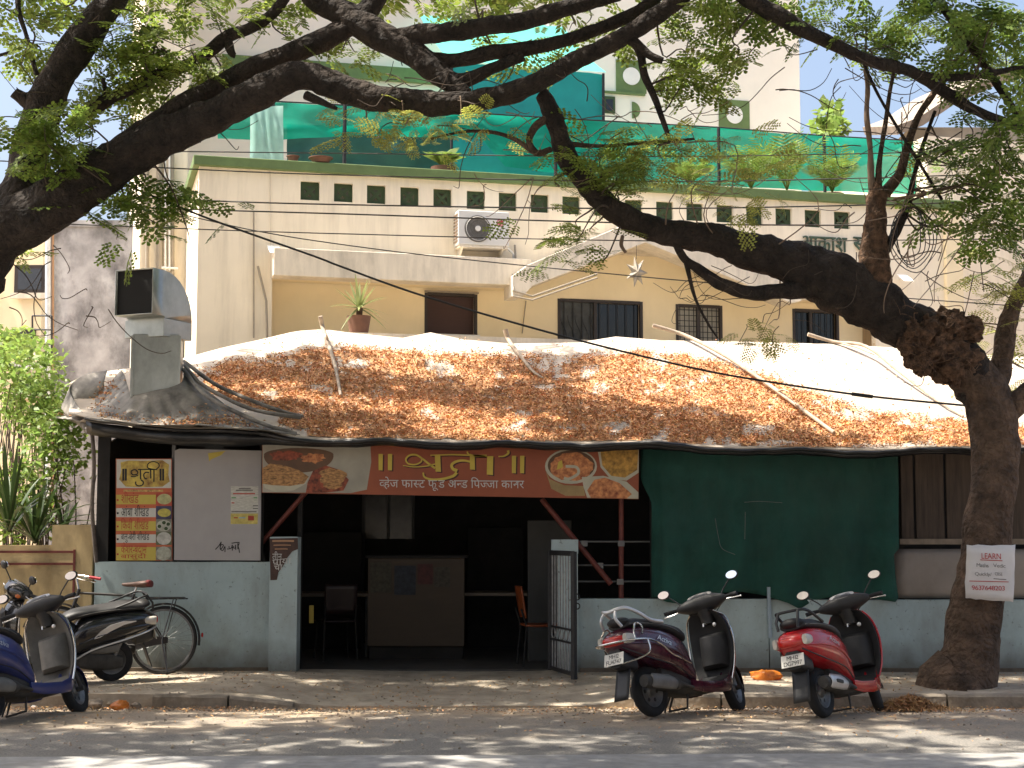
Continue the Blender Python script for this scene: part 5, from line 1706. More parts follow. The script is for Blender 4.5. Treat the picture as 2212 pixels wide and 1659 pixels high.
# potted spiky plant above the roof ridge
M_spike = mat('pale_spiky_leaf', (0.22, 0.26, 0.10), 0.45, var=0.3, scale=5, island=0.25, transl=0.3)
pb = at(775, 720, 22.2)
pp = thing('potted_plant', 'spiky potted plant in a brown pot above the shop roof ridge', 'plant', pb)
g = MB(); g.lathe([(0, 0), (0.13, 0), (0.165, 0.22), (0.17, 0.24), (0.15, 0.24), (0.0, 0.22)], pb, (0, 0, 1), 20); g.build('pot', M_terra, pp, smooth=40)
g = MB(); g.tube([pb + Vector((0, 0, 0.2)), pb + Vector((0.01, 0, 0.36))], 0.045, 8); g.build('stem', M_burl, pp, smooth=50)
for k in range(26):
    a = 2.4 * k
    el = R(nr.uniform(-35, 85))
    l = nr.uniform(0.42, 0.62)
    d = Vector((math.cos(a) * math.cos(el), math.sin(a) * math.cos(el), math.sin(el)))
    c = pb + Vector((0, 0, 0.36))
    side = d.cross(Vector((0, 0, 1))).normalized()
    vs = []
    for i in range(6):
        s = i / 5
        p = c + d * l * s + Vector((0, 0, -0.12 * s * s * l * (2 if el < 0.6 else 0.6)))
        ww = 0.024 * (1 - s ** 2) + 0.002
        vs += [p - side * ww, p + side * ww]
    g = MB(); g.add(vs, [(2 * i, 2 * i + 1, 2 * i + 3, 2 * i + 2) for i in range(5)]); g.build('leaf', M_spike, pp)
# terrace palms
M_palm = mat('areca_leaf', (0.15, 0.225, 0.04), 0.5, var=0.3, scale=4, island=0.35, transl=0.45)
def palm(label, px, py, v, n, L):
    q = H(px, py, v)
    b = BO + BU * q.x + BV * v + Vector((0, 0, q.z))
    t = thing('terrace_palm', label, 'palm', b, 'terrace palms')
    g = MB(); g.lathe([(0, 0), (0.16, 0), (0.2, 0.3), (0.17, 0.3), (0, 0.27)], b - Vector((0, 0, 0.3)), (0, 0, 1), 16); g.build('pot', M_terra, t, smooth=40)
    for k in range(n):
        a = 2.4 * k + nr.uniform(-0.2, 0.2)
        ln = nr.uniform(0.25, 0.95)
        d = Vector((math.cos(a), math.sin(a), 0))
        l = L * nr.uniform(0.75, 1.1)
        V, F = [], []
        pts = [b + d * l * 0.75 * ln * s ** 1.3 + Vector((0, 0, l * (s - 0.42 * ln * s * s))) for s in [i / 14 for i in range(15)]]
        g = MB(); g.tube(pts, [0.008 * (1 - 0.8 * i / 14) for i in range(15)], 4, caps=False)
        for i in range(3, 15):
            tdir = (pts[i] - pts[i - 1]).normalized()
            side = tdir.cross(Vector((0, 0, 1))).normalized()
            for sg in (-1, 1):
                e = pts[i] + (side * sg * 0.8 + tdir * 0.55 - Vector((0, 0, 0.18))).normalized() * (0.26 * math.sin(math.pi * (i - 2) / 13.5) + 0.05)
                w = tdir * 0.016
                mdl = pts[i].lerp(e, 0.5)
                g.add([pts[i], mdl + w, e, mdl - w], [(0, 1, 2, 3)])
        g.build('frond', M_palm, t)
palm('small areca palm on the terrace, leftmost of the palms', 1490, 404, 0.5, 11, 0.55)
palm('broad yellowish areca palm on the terrace, left of the black post', 1622, 412, 0.5, 20, 0.9)
palm('tallest areca palm on the terrace, just left of the black post', 1700, 416, 0.75, 17, 1.15)
palm('leafy areca palm on the terrace, just right of the black post', 1798, 420, 0.5, 19, 0.85)
palm('small grass-like potted plant on the parapet, left half of the terrace', 958, 362, 0.4, 9, 0.28)
shrub('distant pale tree top in the sky gap right of the tower', (1790, 268, 34, 34, 40, 42, 200), M_leafb, 0.28, 'distant_tree')
# ------------------------------------------------------------------ scooters
M_tyre = mat('tyre_rubber', (0.016, 0.016, 0.017), 0.85, var=0.3, scale=20, bump=0.3, bscale=60)
M_rim = mat('dull_steel_rim', (0.20, 0.20, 0.20), 0.45, metal=0.7, var=0.25, scale=15)
M_chrome = mat('chrome_tube', (0.62, 0.60, 0.57), 0.18, metal=1.0, var=0.1, scale=20)
M_plast = mat('black_plastic', (0.018, 0.018, 0.019), 0.5, var=0.35, scale=12)
M_plastg = mat('grey_plastic', (0.15, 0.145, 0.135), 0.55, var=0.25, scale=8)
M_seat = mat('black_vinyl', (0.020, 0.019, 0.019), 0.55, var=0.3, scale=14, bump=0.2)
M_mir = mat('mirror_glass', (0.90, 0.92, 0.94), 0.02, metal=1.0, var=0.02)
M_redl = mat('red_lens', (0.42, 0.012, 0.008), 0.15, var=0.15, coat=0.5)
M_amb = mat('amber_lens', (0.50, 0.12, 0.015), 0.15, var=0.15, coat=0.5)
M_clear = mat('clear_lens', (0.50, 0.47, 0.42), 0.12, var=0.2, coat=0.5)
M_plate = mat('number_plate', (0.68, 0.66, 0.60), 0.5, var=0.06)
M_ink = mat('black_ink', (0.012, 0.012, 0.012), 0.6)
M_alu = mat('brushed_silver', (0.58, 0.58, 0.58), 0.32, metal=0.6, var=0.1)
M_dustb = mat('dusty_engine', (0.045, 0.042, 0.038), 0.75, var=0.5, scale=10)

def sec_yz(x, zb, zt, w, n=22, p=2.5, cy=0.0):
    zc, h = (zb + zt) / 2, (zt - zb) / 2
    out = []
    for k in range(n):
        a = 2 * math.pi * k / n
        c, s = math.cos(a), math.sin(a)
        out.append(Vector((x, cy + w * math.copysign(abs(c) ** (2 / p), c), zc + h * math.copysign(abs(s) ** (2 / p), s))))
    return out
def sec_interp(tab, k=5, **kw):
    return [sec_yz(q[0], q[1], q[2], max(0.004, q[3]), **kw) for q in spline(tab, k)]

def scooter(label, loc, heading, lean, paint, inner, rail, steer=0.0, chrome_front=False, chrome_rear=False, silver_muffler=False, cowl_paint=True, plate=None, badge=True, trim_line=False, pitch=0.05, stripe=False):
    t = thing('scooter', label, 'scooter', (0, 0, 0), 'parked scooters', world=False)
    P = lambda g, name, m, par=None, sm=45, **kw: g.build(name, m, par or t, smooth=sm, **kw)
    sx, sz = 1.0, 0.62
    SR = Matrix.Rotation(steer, 3, Vector((-0.30, 0, 0.954)))
    def st(p):                       # turn with the handlebar
        p = Vector(p)
        o = Vector((0.96, 0, 0.98))
        return o + SR @ (p - o)
    def wheel(cx, turn, name):
        w = MB()
        f = st if turn else Vector
        c = Vector((cx, 0, 0.215))
        prof = [(0.135, -0.030), (0.170, -0.046), (0.198, -0.040), (0.212, -0.020), (0.216, 0.0), (0.212, 0.020), (0.198, 0.040), (0.170, 0.046), (0.135, 0.030)]
        w.lathe(prof, c, (0, 1, 0), 40)
        w.v = [f(v) for v in w.v]
        wo = P(w, name, M_tyre)
        w = MB()
        w.lathe([(0.0, -0.022), (0.04, -0.03), (0.05, -0.012), (0.10, -0.010), (0.118, -0.026), (0.137, -0.034), (0.140, -0.026), (0.140, 0.026), (0.137, 0.034), (0.118, 0.026), (0.10, 0.010), (0.05, 0.012), (0.04, 0.03), (0.0, 0.022)], c, (0, 1, 0), 32)
        for k in range(6):           # slots of the pressed rim
            a = 2 * math.pi * k / 6
            for sd in (-1, 1):
                q = c + Vector((0.082 * math.cos(a), sd * 0.0125, 0.082 * math.sin(a)))
                w.ball(q, 0.018, 0.003, 0.018, 8, 4, 1)
        w.v = [f(v) for v in w.v]
        P(w, 'rim', [M_rim, M_plast], wo)
    wheel(0.0, False, 'rear_wheel')
    wheel(1.24, True, 'front_wheel')
    # rear body
    tab = [(-0.43, 0.60, 0.665, 0.05), (-0.40, 0.565, 0.70, 0.10), (-0.33, 0.525, 0.735, 0.145), (-0.20, 0.475, 0.755, 0.185), (0.0, 0.415, 0.75, 0.205), (0.18, 0.37, 0.72, 0.205), (0.33, 0.31, 0.67, 0.185), (0.44, 0.27, 0.56, 0.155), (0.52, 0.25, 0.42, 0.13)]
    g = MB(); g.loft(sec_interp(tab, 4, p=2.9, n=28)); body = P(g, 'body_shell', paint)
    g = MB()                         # crease running along the flank
    for s in (-1, 1):
        g.tube([Vector((x, s * y, z)) for x, y, z in ((-0.38, 0.125, 0.605), (-0.2, 0.187, 0.60), (0.0, 0.208, 0.575), (0.2, 0.207, 0.52), (0.38, 0.175, 0.44))], 0.012, 7)
    P(g, 'flank_crease', paint, body)
    g = MB(); g.loft(sec_interp([(-0.30, 0.745, 0.80, 0.09), (-0.26, 0.74, 0.825, 0.125), (-0.1, 0.735, 0.83, 0.14), (0.08, 0.725, 0.80, 0.145), (0.25, 0.70, 0.785, 0.135), (0.40, 0.665, 0.765, 0.115), (0.50, 0.63, 0.725, 0.09), (0.53, 0.63, 0.69, 0.06)], 4, p=2.6, n=24)); P(g, 'seat', M_seat)
    g = MB(); g.loft(sec_interp([(0.40, 0.24, 0.62, 0.10), (0.47, 0.24, 0.66, 0.10), (0.53, 0.24, 0.60, 0.085)], 4, p=3)); P(g, 'seat_front_panel', inner)
    # floor and underbody
    g = MB(); g.loft(sec_interp([(0.44, 0.235, 0.275, 0.15), (0.6, 0.225, 0.275, 0.175), (0.85, 0.225, 0.28, 0.175), (0.98, 0.24, 0.33, 0.16)], 3, p=5)); P(g, 'floorboard', inner)
    g = MB()
    for s in (-1, 1):
        g.loft([[Vector((x, s * (w - 0.02), zb)), Vector((x, s * w, zb + 0.02)), Vector((x, s * w, zt)), Vector((x, s * (w - 0.02), zt))] for x, zb, zt, w in ((0.40, 0.20, 0.28, 0.17), (0.55, 0.17, 0.262, 0.187), (0.8, 0.165, 0.262, 0.19), (0.95, 0.18, 0.30, 0.18), (1.0, 0.22, 0.36, 0.165))])
    P(g, 'side_skirt', paint)
    g = MB(); g.loft(sec_interp([(0.08, 0.22, 0.42, 0.10), (0.3, 0.17, 0.38, 0.12), (0.6, 0.16, 0.225, 0.14), (0.95, 0.19, 0.235, 0.12)], 3, p=3.5)); P(g, 'underbody', M_dustb)
    # leg shield: painted apron outside, plastic inside
    lev = [(0.20, 0.95, 0.13, 0.03), (0.30, 0.985, 0.175, 0.06), (0.42, 1.015, 0.215, 0.085), (0.58, 1.03, 0.235, 0.10), (0.72, 1.02, 0.228, 0.10), (0.82, 0.995, 0.20, 0.09), (0.89, 0.965, 0.15, 0.065), (0.915, 0.95, 0.10, 0.045)]
    def apron(off, sc, th, nn=12):
        secs = []
        for z, xc, w, b in spline(lev, 4):
            o, i = [], []
            for k in range(nn + 1):
                u = -1 + 2 * k / nn
                x = xc + b * (1 - u * u) + off
                o.append(Vector((x, w * sc * u, z)))
                i.append(Vector((x - th, w * sc * u * 0.985, z)))
            secs.append(o + i[::-1])
        return secs
    g = MB(); g.loft(apron(0, 1, 0.016)); ap = P(g, 'leg_shield', paint)
    g = MB(); g.loft(apron(-0.018, 0.965, 0.014)); inn = P(g, 'leg_shield_lining', inner)
    g = MB()
    g.loft([[Vector((xc - d * (1 - abs(u) ** 4), 0.15 * u, z)) for u in [-1 + 2 * k / 10 for k in range(11)]] + [Vector((xc + 0.02, 0.15 * u, z)) for u in [1 - 2 * k / 10 for k in range(11)]] for z, xc, d in ((0.40, 1.02, 0.02), (0.43, 1.03, 0.09), (0.55, 1.06, 0.12), (0.68, 1.06, 0.11), (0.71, 1.05, 0.04))])
    P(g, 'glove_box', inner, inn)
    g = MB(); g.ball((0.955, -0.10, 0.78), 0.012, 0.02, 0.02, 10, 6); P(g, 'key_lock', M_alu, inn)
    g = MB(); g.tube([(0.975, 0, 0.80), (0.93, 0, 0.80), (0.925, 0, 0.775)], 0.007, 6); P(g, 'bag_hook', M_alu, inn)
    # front fender, fork, horn cover
    g = MB()
    secs = []
    for k in range(17):
        a = R(-8 + 178 * k / 16)
        w = 0.075 * (0.55 + 0.45 * math.sin(math.pi * (k + 1) / 18))
        row = []
        for q in range(9):
            u = -1 + q / 4
            rr = 0.246 - 0.055 * abs(u) ** 2.4
            row.append(st(Vector((1.24 + rr * math.cos(a), w * u, 0.215 + rr * math.sin(a)))))
        secs.append(row)
    g.loft(secs, closed=False, caps=False); P(g, 'front_fender', paint, solid=0.006)
    g = MB()
    for s in (-1, 1):
        g.tube([st((1.24, s * 0.07, 0.215)), st((1.20, s * 0.075, 0.30)), st((1.09, s * 0.06, 0.50)), st((1.05, 0.03 * s, 0.62))], 0.018, 8)
        g.tube([st((1.24, s * 0.03, 0.215)), st((1.24, s * 0.095, 0.215))], 0.022, 10)
    P(g, 'front_fork', M_dustb)
    g = MB(); g.loft([[Vector((x, y, z)) for y, z in ((-h, a), (h, a), (h * 0.8, b), (-h * 0.8, b))] for x, h, a, b in ((1.10, 0.10, 0.46, 0.80), (1.135, 0.07, 0.50, 0.76), (1.145, 0.03, 0.54, 0.70))]); P(g, 'front_panel', M_plast, ap)
    # handlebar
    g = MB()
    secs = []
    for q in spline([(-0.235, 0.945, 0.985, 0.022, 0.022), (-0.20, 0.95, 0.985, 0.045, 0.040), (-0.12, 0.975, 0.985, 0.075, 0.068), (-0.05, 0.99, 0.985, 0.092, 0.085), (0.05, 0.99, 0.985, 0.092, 0.085), (0.12, 0.975, 0.985, 0.075, 0.068), (0.20, 0.95, 0.985, 0.045, 0.040), (0.235, 0.945, 0.985, 0.022, 0.022)], 3):
        secs.append([st((q[1] + q[3] * math.cos(a), q[0], q[2] + q[4] * math.sin(a) + 0.25 * q[3] * math.cos(a) * -0.5)) for a in [2 * math.pi * k / 16 for k in range(16)]])
    g.loft(secs); hb_ = P(g, 'handlebar_cowl', M_plast)
    g = MB()
    secs = []
    for q in spline([(-0.19, 0.955, 0.988, 0.048, 0.036), (-0.12, 0.978, 0.988, 0.080, 0.066), (-0.05, 0.995, 0.988, 0.100, 0.086), (0.05, 0.995, 0.988, 0.100, 0.086), (0.12, 0.978, 0.988, 0.080, 0.066), (0.19, 0.955, 0.988, 0.048, 0.036)], 3):
        secs.append([st((q[1] + q[3] * math.cos(a), q[0], q[2] + q[4] * math.sin(a))) for a in [R(-78 + 170 * k / 10) for k in range(11)]])
    g.loft(secs, closed=False, caps=False); P(g, 'front_cowl', paint if cowl_paint else M_plast, hb_, solid=0.008)
    g = MB(); g.ball(Vector((1.055, 0, 0.975)), 0.045, 0.085, 0.058, 16, 10); g.v = [st(v) for v in g.v]; P(g, 'headlight', M_clear, hb_)
    for s in (-1, 1):
        g = MB(); g.ball(Vector((1.015, s * 0.135, 0.965)), 0.045, 0.035, 0.03, 12, 8); g.v = [st(v) for v in g.v]; P(g, 'indicator', M_amb, hb_)
    g = MB()                         # instrument face tilted to the rider
    n0 = Vector((-0.55, 0, 0.83)).normalized()
    ux = Vector((0.83, 0, 0.55)).normalized()
    c = Vector((0.955, 0, 1.052))
    g.prism([st(c + ux * 0.048 * math.sin(a) + Vector((0, 0.115 * math.cos(a), 0))) for a in [2 * math.pi * k / 24 for k in range(24)]], n0 * 0.012)
    ins = P(g, 'instrument_panel', mat('dial_face', (0.42, 0.40, 0.36), 0.25, var=0.3, scale=30), hb_)
    for yy, rr in ((0.04, 0.034), (-0.05, 0.026)):
        g = MB(); g.lathe([(0, 0.0145), (rr, 0.0145), (rr, 0.012)], st(c + Vector((0, yy, 0))), n0, 18); P(g, 'dial', M_plastg, ins)
    g = MB(); g.loft(sec_interp([(0.0, 0, 0, 0)] , 1)) if False else None
    g = MB(); g.loft([[st((x + hx * math.cos(a), hy * math.sin(a), z)) for a in [2 * math.pi * k / 14 for k in range(14)]] for z, x, hx, hy in ((0.80, 1.01, 0.05, 0.06), (0.88, 0.995, 0.05, 0.065), (0.94, 0.985, 0.065, 0.09))]); P(g, 'steering_neck', M_plast)
    for s in (-1, 1):
        g = MB(); g.tube([st((0.945, s * 0.225, 0.985)), st((0.925, s * 0.30, 0.985)), st((0.905, s * 0.355, 0.98))], [0.016, 0.0185, 0.0185], 10); P(g, 'grip', M_tyre, hb_)
        g = MB(); g.tube([st((0.985, s * 0.22, 0.975)), st((0.985, s * 0.29, 0.965)), st((0.955, s * 0.37, 0.955))], 0.006, 6); g.ball(st((0.955, s * 0.37, 0.955)), 0.009, 0.009, 0.009, 8, 6); P(g, 'brake_lever', M_alu, hb_)
        g = MB(); S = spline([tuple(st(p)) for p in ((0.955, s * 0.19, 1.01), (0.965, s * 0.225, 1.06), (0.975, s * 0.285, 1.12), (0.98, s * 0.305, 1.14))], 4); g.tube(S, 0.006, 7); stem = P(g, 'mirror_stem', M_plast, t)
        mc = Vector((0.985, s * 0.335, 1.165))
        g = MB(); g.ball(mc, 0.022, 0.062, 0.042, 16, 10); g.v = [st(v) for v in g.v]; P(g, 'mirror_housing', M_plast, stem)
        g = MB(); g.prism([st(mc + Vector((-0.0195 - 0.001, 0.052 * math.cos(a), 0.034 * math.sin(a)))) for a in [2 * math.pi * k / 22 for k in range(22)]], SR @ Vector((-0.004, 0, 0))); P(g, 'mirror_glass', M_mir, stem, None)
    # tail
    g = MB(); g.loft(sec_interp([(-0.455, 0.61, 0.655, 0.03), (-0.44, 0.595, 0.67, 0.075), (-0.40, 0.59, 0.685, 0.115), (-0.36, 0.595, 0.685, 0.135)], 3, p=3)); P(g, 'tail_light', M_redl)
    for s in (-1, 1):
        g = MB(); g.loft(sec_interp([(-0.405, 0.605, 0.685, 0.02), (-0.37, 0.60, 0.69, 0.035), (-0.30, 0.61, 0.685, 0.03), (-0.25, 0.625, 0.66, 0.012)], 3, p=2.4, cy=s * 0.137)); P(g, 'rear_indicator', M_clear)
    g = MB(); g.loft(sec_interp([(-0.40, 0.42, 0.57, 0.07), (-0.34, 0.40, 0.55, 0.09), (-0.22, 0.38, 0.50, 0.09)], 3, p=4)); P(g, 'number_plate_holder', M_plast)
    g = MB(); g.grid([[Vector((-0.30 - 0.02 * k, yy, 0.42 - 0.055 * k)) for yy in (-0.075, -0.04, 0, 0.04, 0.075)] for k in range(6)]); P(g, 'mud_flap', M_plast, solid=0.008)
    pn = Vector((-0.96, 0, 0.26)).normalized()
    pu = Vector((0.26, 0, 0.96)).normalized()
    pc = Vector((-0.415, 0, 0.49))
    g = MB(); g.bar(pc - pu * 0.052, pc + pu * 0.052, 0.21, 0.006, up=pn); pl = P(g, 'number_plate', M_plate, sm=None, bevel=0.003)
    if plate:
        g = MB()
        put_text(g, list(plate[0]), pc + pn * 0.0045 + pu * 0.006 + Vector((0, 0.055, 0)), (0, -1, 0), pu, width=0.11, height=0.034)
        put_text(g, list(plate[1]), pc + pn * 0.0045 - pu * 0.042 + Vector((0, 0.085, 0)), (0, -1, 0), pu, width=0.17, height=0.036)
        P(g, 'plate_number', M_ink, pl, None)
    # grab rail
    rm, rr = rail
    g = MB()
    if rm is M_plast:
        g.tube([Vector(p) for p in spline([(0.02, -0.15, 0.79), (-0.12, -0.155, 0.84), (-0.24, -0.14, 0.89), (-0.31, -0.09, 0.90), (-0.31, 0.09, 0.90), (-0.24, 0.14, 0.89), (-0.12, 0.155, 0.84), (0.02, 0.15, 0.79)], 4)], rr, 8)
        for s in (-1, 1):
            g.tube([(-0.31, s * 0.09, 0.90), (-0.37, s * 0.10, 0.82), (-0.38, s * 0.09, 0.75)], rr, 8)
    else:
        g.tube([Vector(p) for p in spline([(0.12, -0.155, 0.785), (-0.05, -0.16, 0.80), (-0.18, -0.15, 0.86), (-0.30, -0.12, 0.905), (-0.37, -0.08, 0.90), (-0.40, 0.0, 0.885), (-0.37, 0.08, 0.90), (-0.30, 0.12, 0.905), (-0.18, 0.15, 0.86), (-0.05, 0.16, 0.80), (0.12, 0.155, 0.785)], 4)], rr, 9)
        for s in (-1, 1):
            g.tube([Vector(p) for p in spline([(-0.38, s * 0.06, 0.89), (-0.415, s * 0.08, 0.82), (-0.37, s * 0.10, 0.75)], 4)], rr * 0.8, 8)
    P(g, 'grab_rail', rm)
    g = MB(); g.ball((-0.28, 0, 0.80), 0.09, 0.11, 0.045, 14, 8); P(g, 'rear_seat_pad', M_seat)
    # engine, muffler, stand
    g = MB(); g.loft(sec_interp([(-0.08, 0.17, 0.28, 0.035), (0.05, 0.15, 0.32, 0.05), (0.25, 0.16, 0.34, 0.055), (0.40, 0.20, 0.32, 0.05)], 3, p=3, cy=0.115)); P(g, 'engine_case', M_dustb)
    g = MB(); g.loft(sec_interp([(-0.02, 0.33, 0.42, 0.05), (0.12, 0.32, 0.44, 0.06), (0.26, 0.33, 0.41, 0.05)], 3, p=3, cy=0.115)); P(g, 'air_filter_box', M_plastg)
    g = MB(); g.loft(sec_interp([(-0.27, 0.245, 0.315, 0.035), (-0.25, 0.225, 0.335, 0.052), (-0.05, 0.205, 0.325, 0.058), (0.16, 0.195, 0.305, 0.052), (0.24, 0.22, 0.27, 0.03), (0.40, 0.20, 0.23, 0.016)], 3, p=2, cy=-0.165)); mf = P(g, 'muffler', M_dustb)
    g = MB()
    secs = []
    for x, zb, zt in ((-0.22, 0.235, 0.325), (-0.20, 0.222, 0.34), (0.02, 0.20, 0.325), (0.10, 0.20, 0.30), (0.12, 0.215, 0.285)):
        secs.append([Vector((x, -0.205 - 0.022 * math.sin(math.pi * k / 6), zb + (zt - zb) * k / 6)) for k in range(7)])
    g.loft(secs, closed=False, caps=False); P(g, 'muffler_cover', M_alu if silver_muffler else M_plastg, mf, solid=0.005)
    if silver_muffler:
        g = MB(); g.loft(sec_interp([(-0.13, 0.268, 0.288, 0.003), (-0.11, 0.262, 0.294, 0.004), (-0.02, 0.25, 0.282, 0.004), (0.0, 0.258, 0.276, 0.003)], 2, p=4, cy=-0.231)); P(g, 'cover_slot', M_plast, mf)
    g = MB(); g.tube([(0.42, 0.10, 0.20), (0.40, 0.17, 0.08), (0.40, 0.20, 0.0)], 0.010, 6); g.tube([(0.42, 0.08, 0.18), (0.36, 0.10, 0.05), (0.36, -0.10, 0.05), (0.42, -0.08, 0.18)], 0.012, 6); P(g, 'stand', M_dustb)
    g = MB(); g.tube([Vector((0, 0, 0)) + Vector(p) for p in ((0.02, 0.13, 0.26), (-0.06, 0.12, 0.45))], 0.02, 8); P(g, 'rear_shock', M_plastg)
    for s in (-1, 1):                # cables looping from the levers into the neck
        g = MB(); g.tube([Vector(p) for p in spline([tuple(st((0.985, s * 0.2, 0.965))), tuple(st((1.04, s * 0.13, 0.93))), tuple(st((1.05, s * 0.06, 0.87))), (1.03, s * 0.03, 0.80)], 4)], 0.005, 5); P(g, 'control_cable', M_tyre)
        g = MB(); g.tube([Vector(p) for p in spline([(-0.40, s * 0.10, 0.575), (-0.2, s * 0.183, 0.485), (0.0, s * 0.203, 0.435), (0.2, s * 0.202, 0.385), (0.4, s * 0.165, 0.30)], 4)], 0.006, 5); P(g, 'lower_seam', M_plast, body)
        g = MB(); g.tube([Vector(p) for p in spline([(-0.28, s * 0.118, 0.775), (-0.1, s * 0.139, 0.775), (0.1, s * 0.144, 0.765), (0.3, s * 0.131, 0.735), (0.48, s * 0.09, 0.68)], 4)], 0.004, 5); P(g, 'seat_piping', M_plastg)
    if chrome_rear:
        for s in (-1, 1):
            g = MB(); g.tube([Vector(p) for p in spline([(-0.46, 0.0, 0.62), (-0.45, s * 0.12, 0.62), (-0.36, s * 0.21, 0.625), (-0.20, s * 0.235, 0.62), (-0.05, s * 0.235, 0.58), (0.08, s * 0.235, 0.50), (0.22, s * 0.225, 0.46), (0.38, s * 0.20, 0.42)], 4)], 0.009, 8)
            g.tube([Vector(p) for p in spline([(-0.34, s * 0.205, 0.625), (-0.32, s * 0.18, 0.70), (-0.26, s * 0.165, 0.77), (-0.20, s * 0.18, 0.74), (-0.24, s * 0.20, 0.67)], 4)], 0.008, 7)
            g.tube([Vector(p) for p in spline([(-0.22, s * 0.235, 0.62), (-0.22, s * 0.24, 0.52), (-0.30, s * 0.18, 0.47), (-0.42, s * 0.08, 0.44)], 4)], 0.008, 7)
            P(g, 'rear_guard', M_chrome)
    if chrome_front:
        for s in (-1, 1):
            g = MB(); g.tube([Vector(p) for p in spline([(0.93, s * 0.13, 0.905), (0.975, s * 0.21, 0.84), (0.995, s * 0.243, 0.72), (1.0, s * 0.25, 0.58), (0.985, s * 0.232, 0.42), (0.955, s * 0.20, 0.28)], 4)], 0.009, 8); P(g, 'edge_guard', M_chrome)
    else:
        for s in (-1, 1):
            g = MB(); g.tube([Vector(p) for p in spline([(z_[1] - 0.008, s * z_[2] * 1.005, z_[0]) for z_ in lev[1:-1]], 3)], 0.008, 7); P(g, 'edge_trim', paint if not trim_line else M_alu, ap)
    if badge:
        for s in (-1, 1):
            g = MB()
            r = Vector((1, 0, -0.30)) if s < 0 else Vector((-1, 0, 0.30))
            o = Vector((-0.06, s * 0.2135, 0.625)) if s < 0 else Vector((0.14, s * 0.2135, 0.565))
            put_text(g, list('Activa'), o, r, (0.12, 0, 1) if s < 0 else (-0.12, 0, 1), width=0.19, height=0.045, shear=0.3)
            P(g, 'badge', M_alu, body, None)
    if stripe:
        for s in (-1, 1):
            g = MB(); g.tube([Vector(p) for p in spline([(-0.42, s * 0.09, 0.57), (-0.3, s * 0.165, 0.535), (-0.1, s * 0.203, 0.48), (0.1, s * 0.212, 0.43), (0.28, s * 0.205, 0.37), (0.44, s * 0.175, 0.27)], 4)], 0.010, 7); P(g, 'silver_trim', M_alu, body)
            g = MB(); g.loft([[Vector((x, s * (y + 0.004), z - h)), Vector((x, s * y, z - h)), Vector((x, s * (y - 0.004), z + h)), Vector((x, s * (y + 0.002), z + h))] for x, y, z, h in ((-0.18, 0.207, 0.66, 0.004), (-0.05, 0.211, 0.645, 0.018), (0.08, 0.214, 0.60, 0.032), (0.18, 0.213, 0.54, 0.03), (0.24, 0.21, 0.50, 0.006))]); P(g, 'silver_flash', M_alu, body)
    t.location = loc
    t.scale = (0.96, 0.96, 0.96)
    t.rotation_euler = (lean, pitch, heading)
    return t

def paint(name, c, rough=0.25):
    return mat(name, c, rough, var=0.15, scale=4, coat=0.55, spec=0.5, stain=0.3, stain_col=(0.16, 0.12, 0.09), stain_scale=7, stain_stretch=(1, 1, 1))
P_red = paint('red_scooter_paint', (0.42, 0.010, 0.016))
P_mar = paint('maroon_scooter_paint', (0.055, 0.007, 0.022))
P_blue = paint('blue_scooter_paint', (0.022, 0.036, 0.17), 0.4)
P_blk = mat('black_scooter_paint', (0.012, 0.012, 0.013), 0.22, var=0.2, scale=4, coat=0.6)
M_inner_k = mat('charcoal_lining', (0.016, 0.016, 0.017), 0.6, var=0.3, scale=8)
M_inner_g = mat('dusty_grey_lining', (0.12, 0.115, 0.105), 0.6, var=0.35, scale=5, stain=0.4, stain_col=(0.05, 0.045, 0.04))
def ground_at(px, py):
    p = on_z(px, py, 0.0)
    return Vector((p.x, p.y, road_z(p.y) + 0.005))
scooter('red scooter with a silver muffler, parked nearest the leaning tree', ground_at(1782, 1552), R(56), R(-13), P_red, M_inner_k, (M_plast, 0.013), steer=R(20), silver_muffler=True, plate=('MH12', 'DG7997'), trim_line=False)
scooter('maroon scooter with chrome guards, parked left of the red one', ground_at(1412, 1550), R(47), R(-13), P_mar, M_inner_k, (M_alu, 0.017), steer=R(20), chrome_front=True, chrome_rear=True, cowl_paint=False, plate=('MH12', 'FU4747'))
scooter('blue scooter with dusty grey lining, cut off by the left edge', ground_at(-22, 1562), R(70), R(-16), P_blue, M_inner_g, (M_plast, 0.013), steer=R(12), chrome_front=True, cowl_paint=False, plate=('MH12', 'CS1947'))
scooter('black scooter parked behind the blue one, facing left', Vector((at(240, 1463, 16.0).x, 16.0, pave_z(-4, 16.0))), R(208), R(-9), P_blk, M_inner_k, (M_plast, 0.011), steer=R(14), chrome_front=True, plate=('MH12', 'BN2207'), pitch=0.02, stripe=True, badge=False)

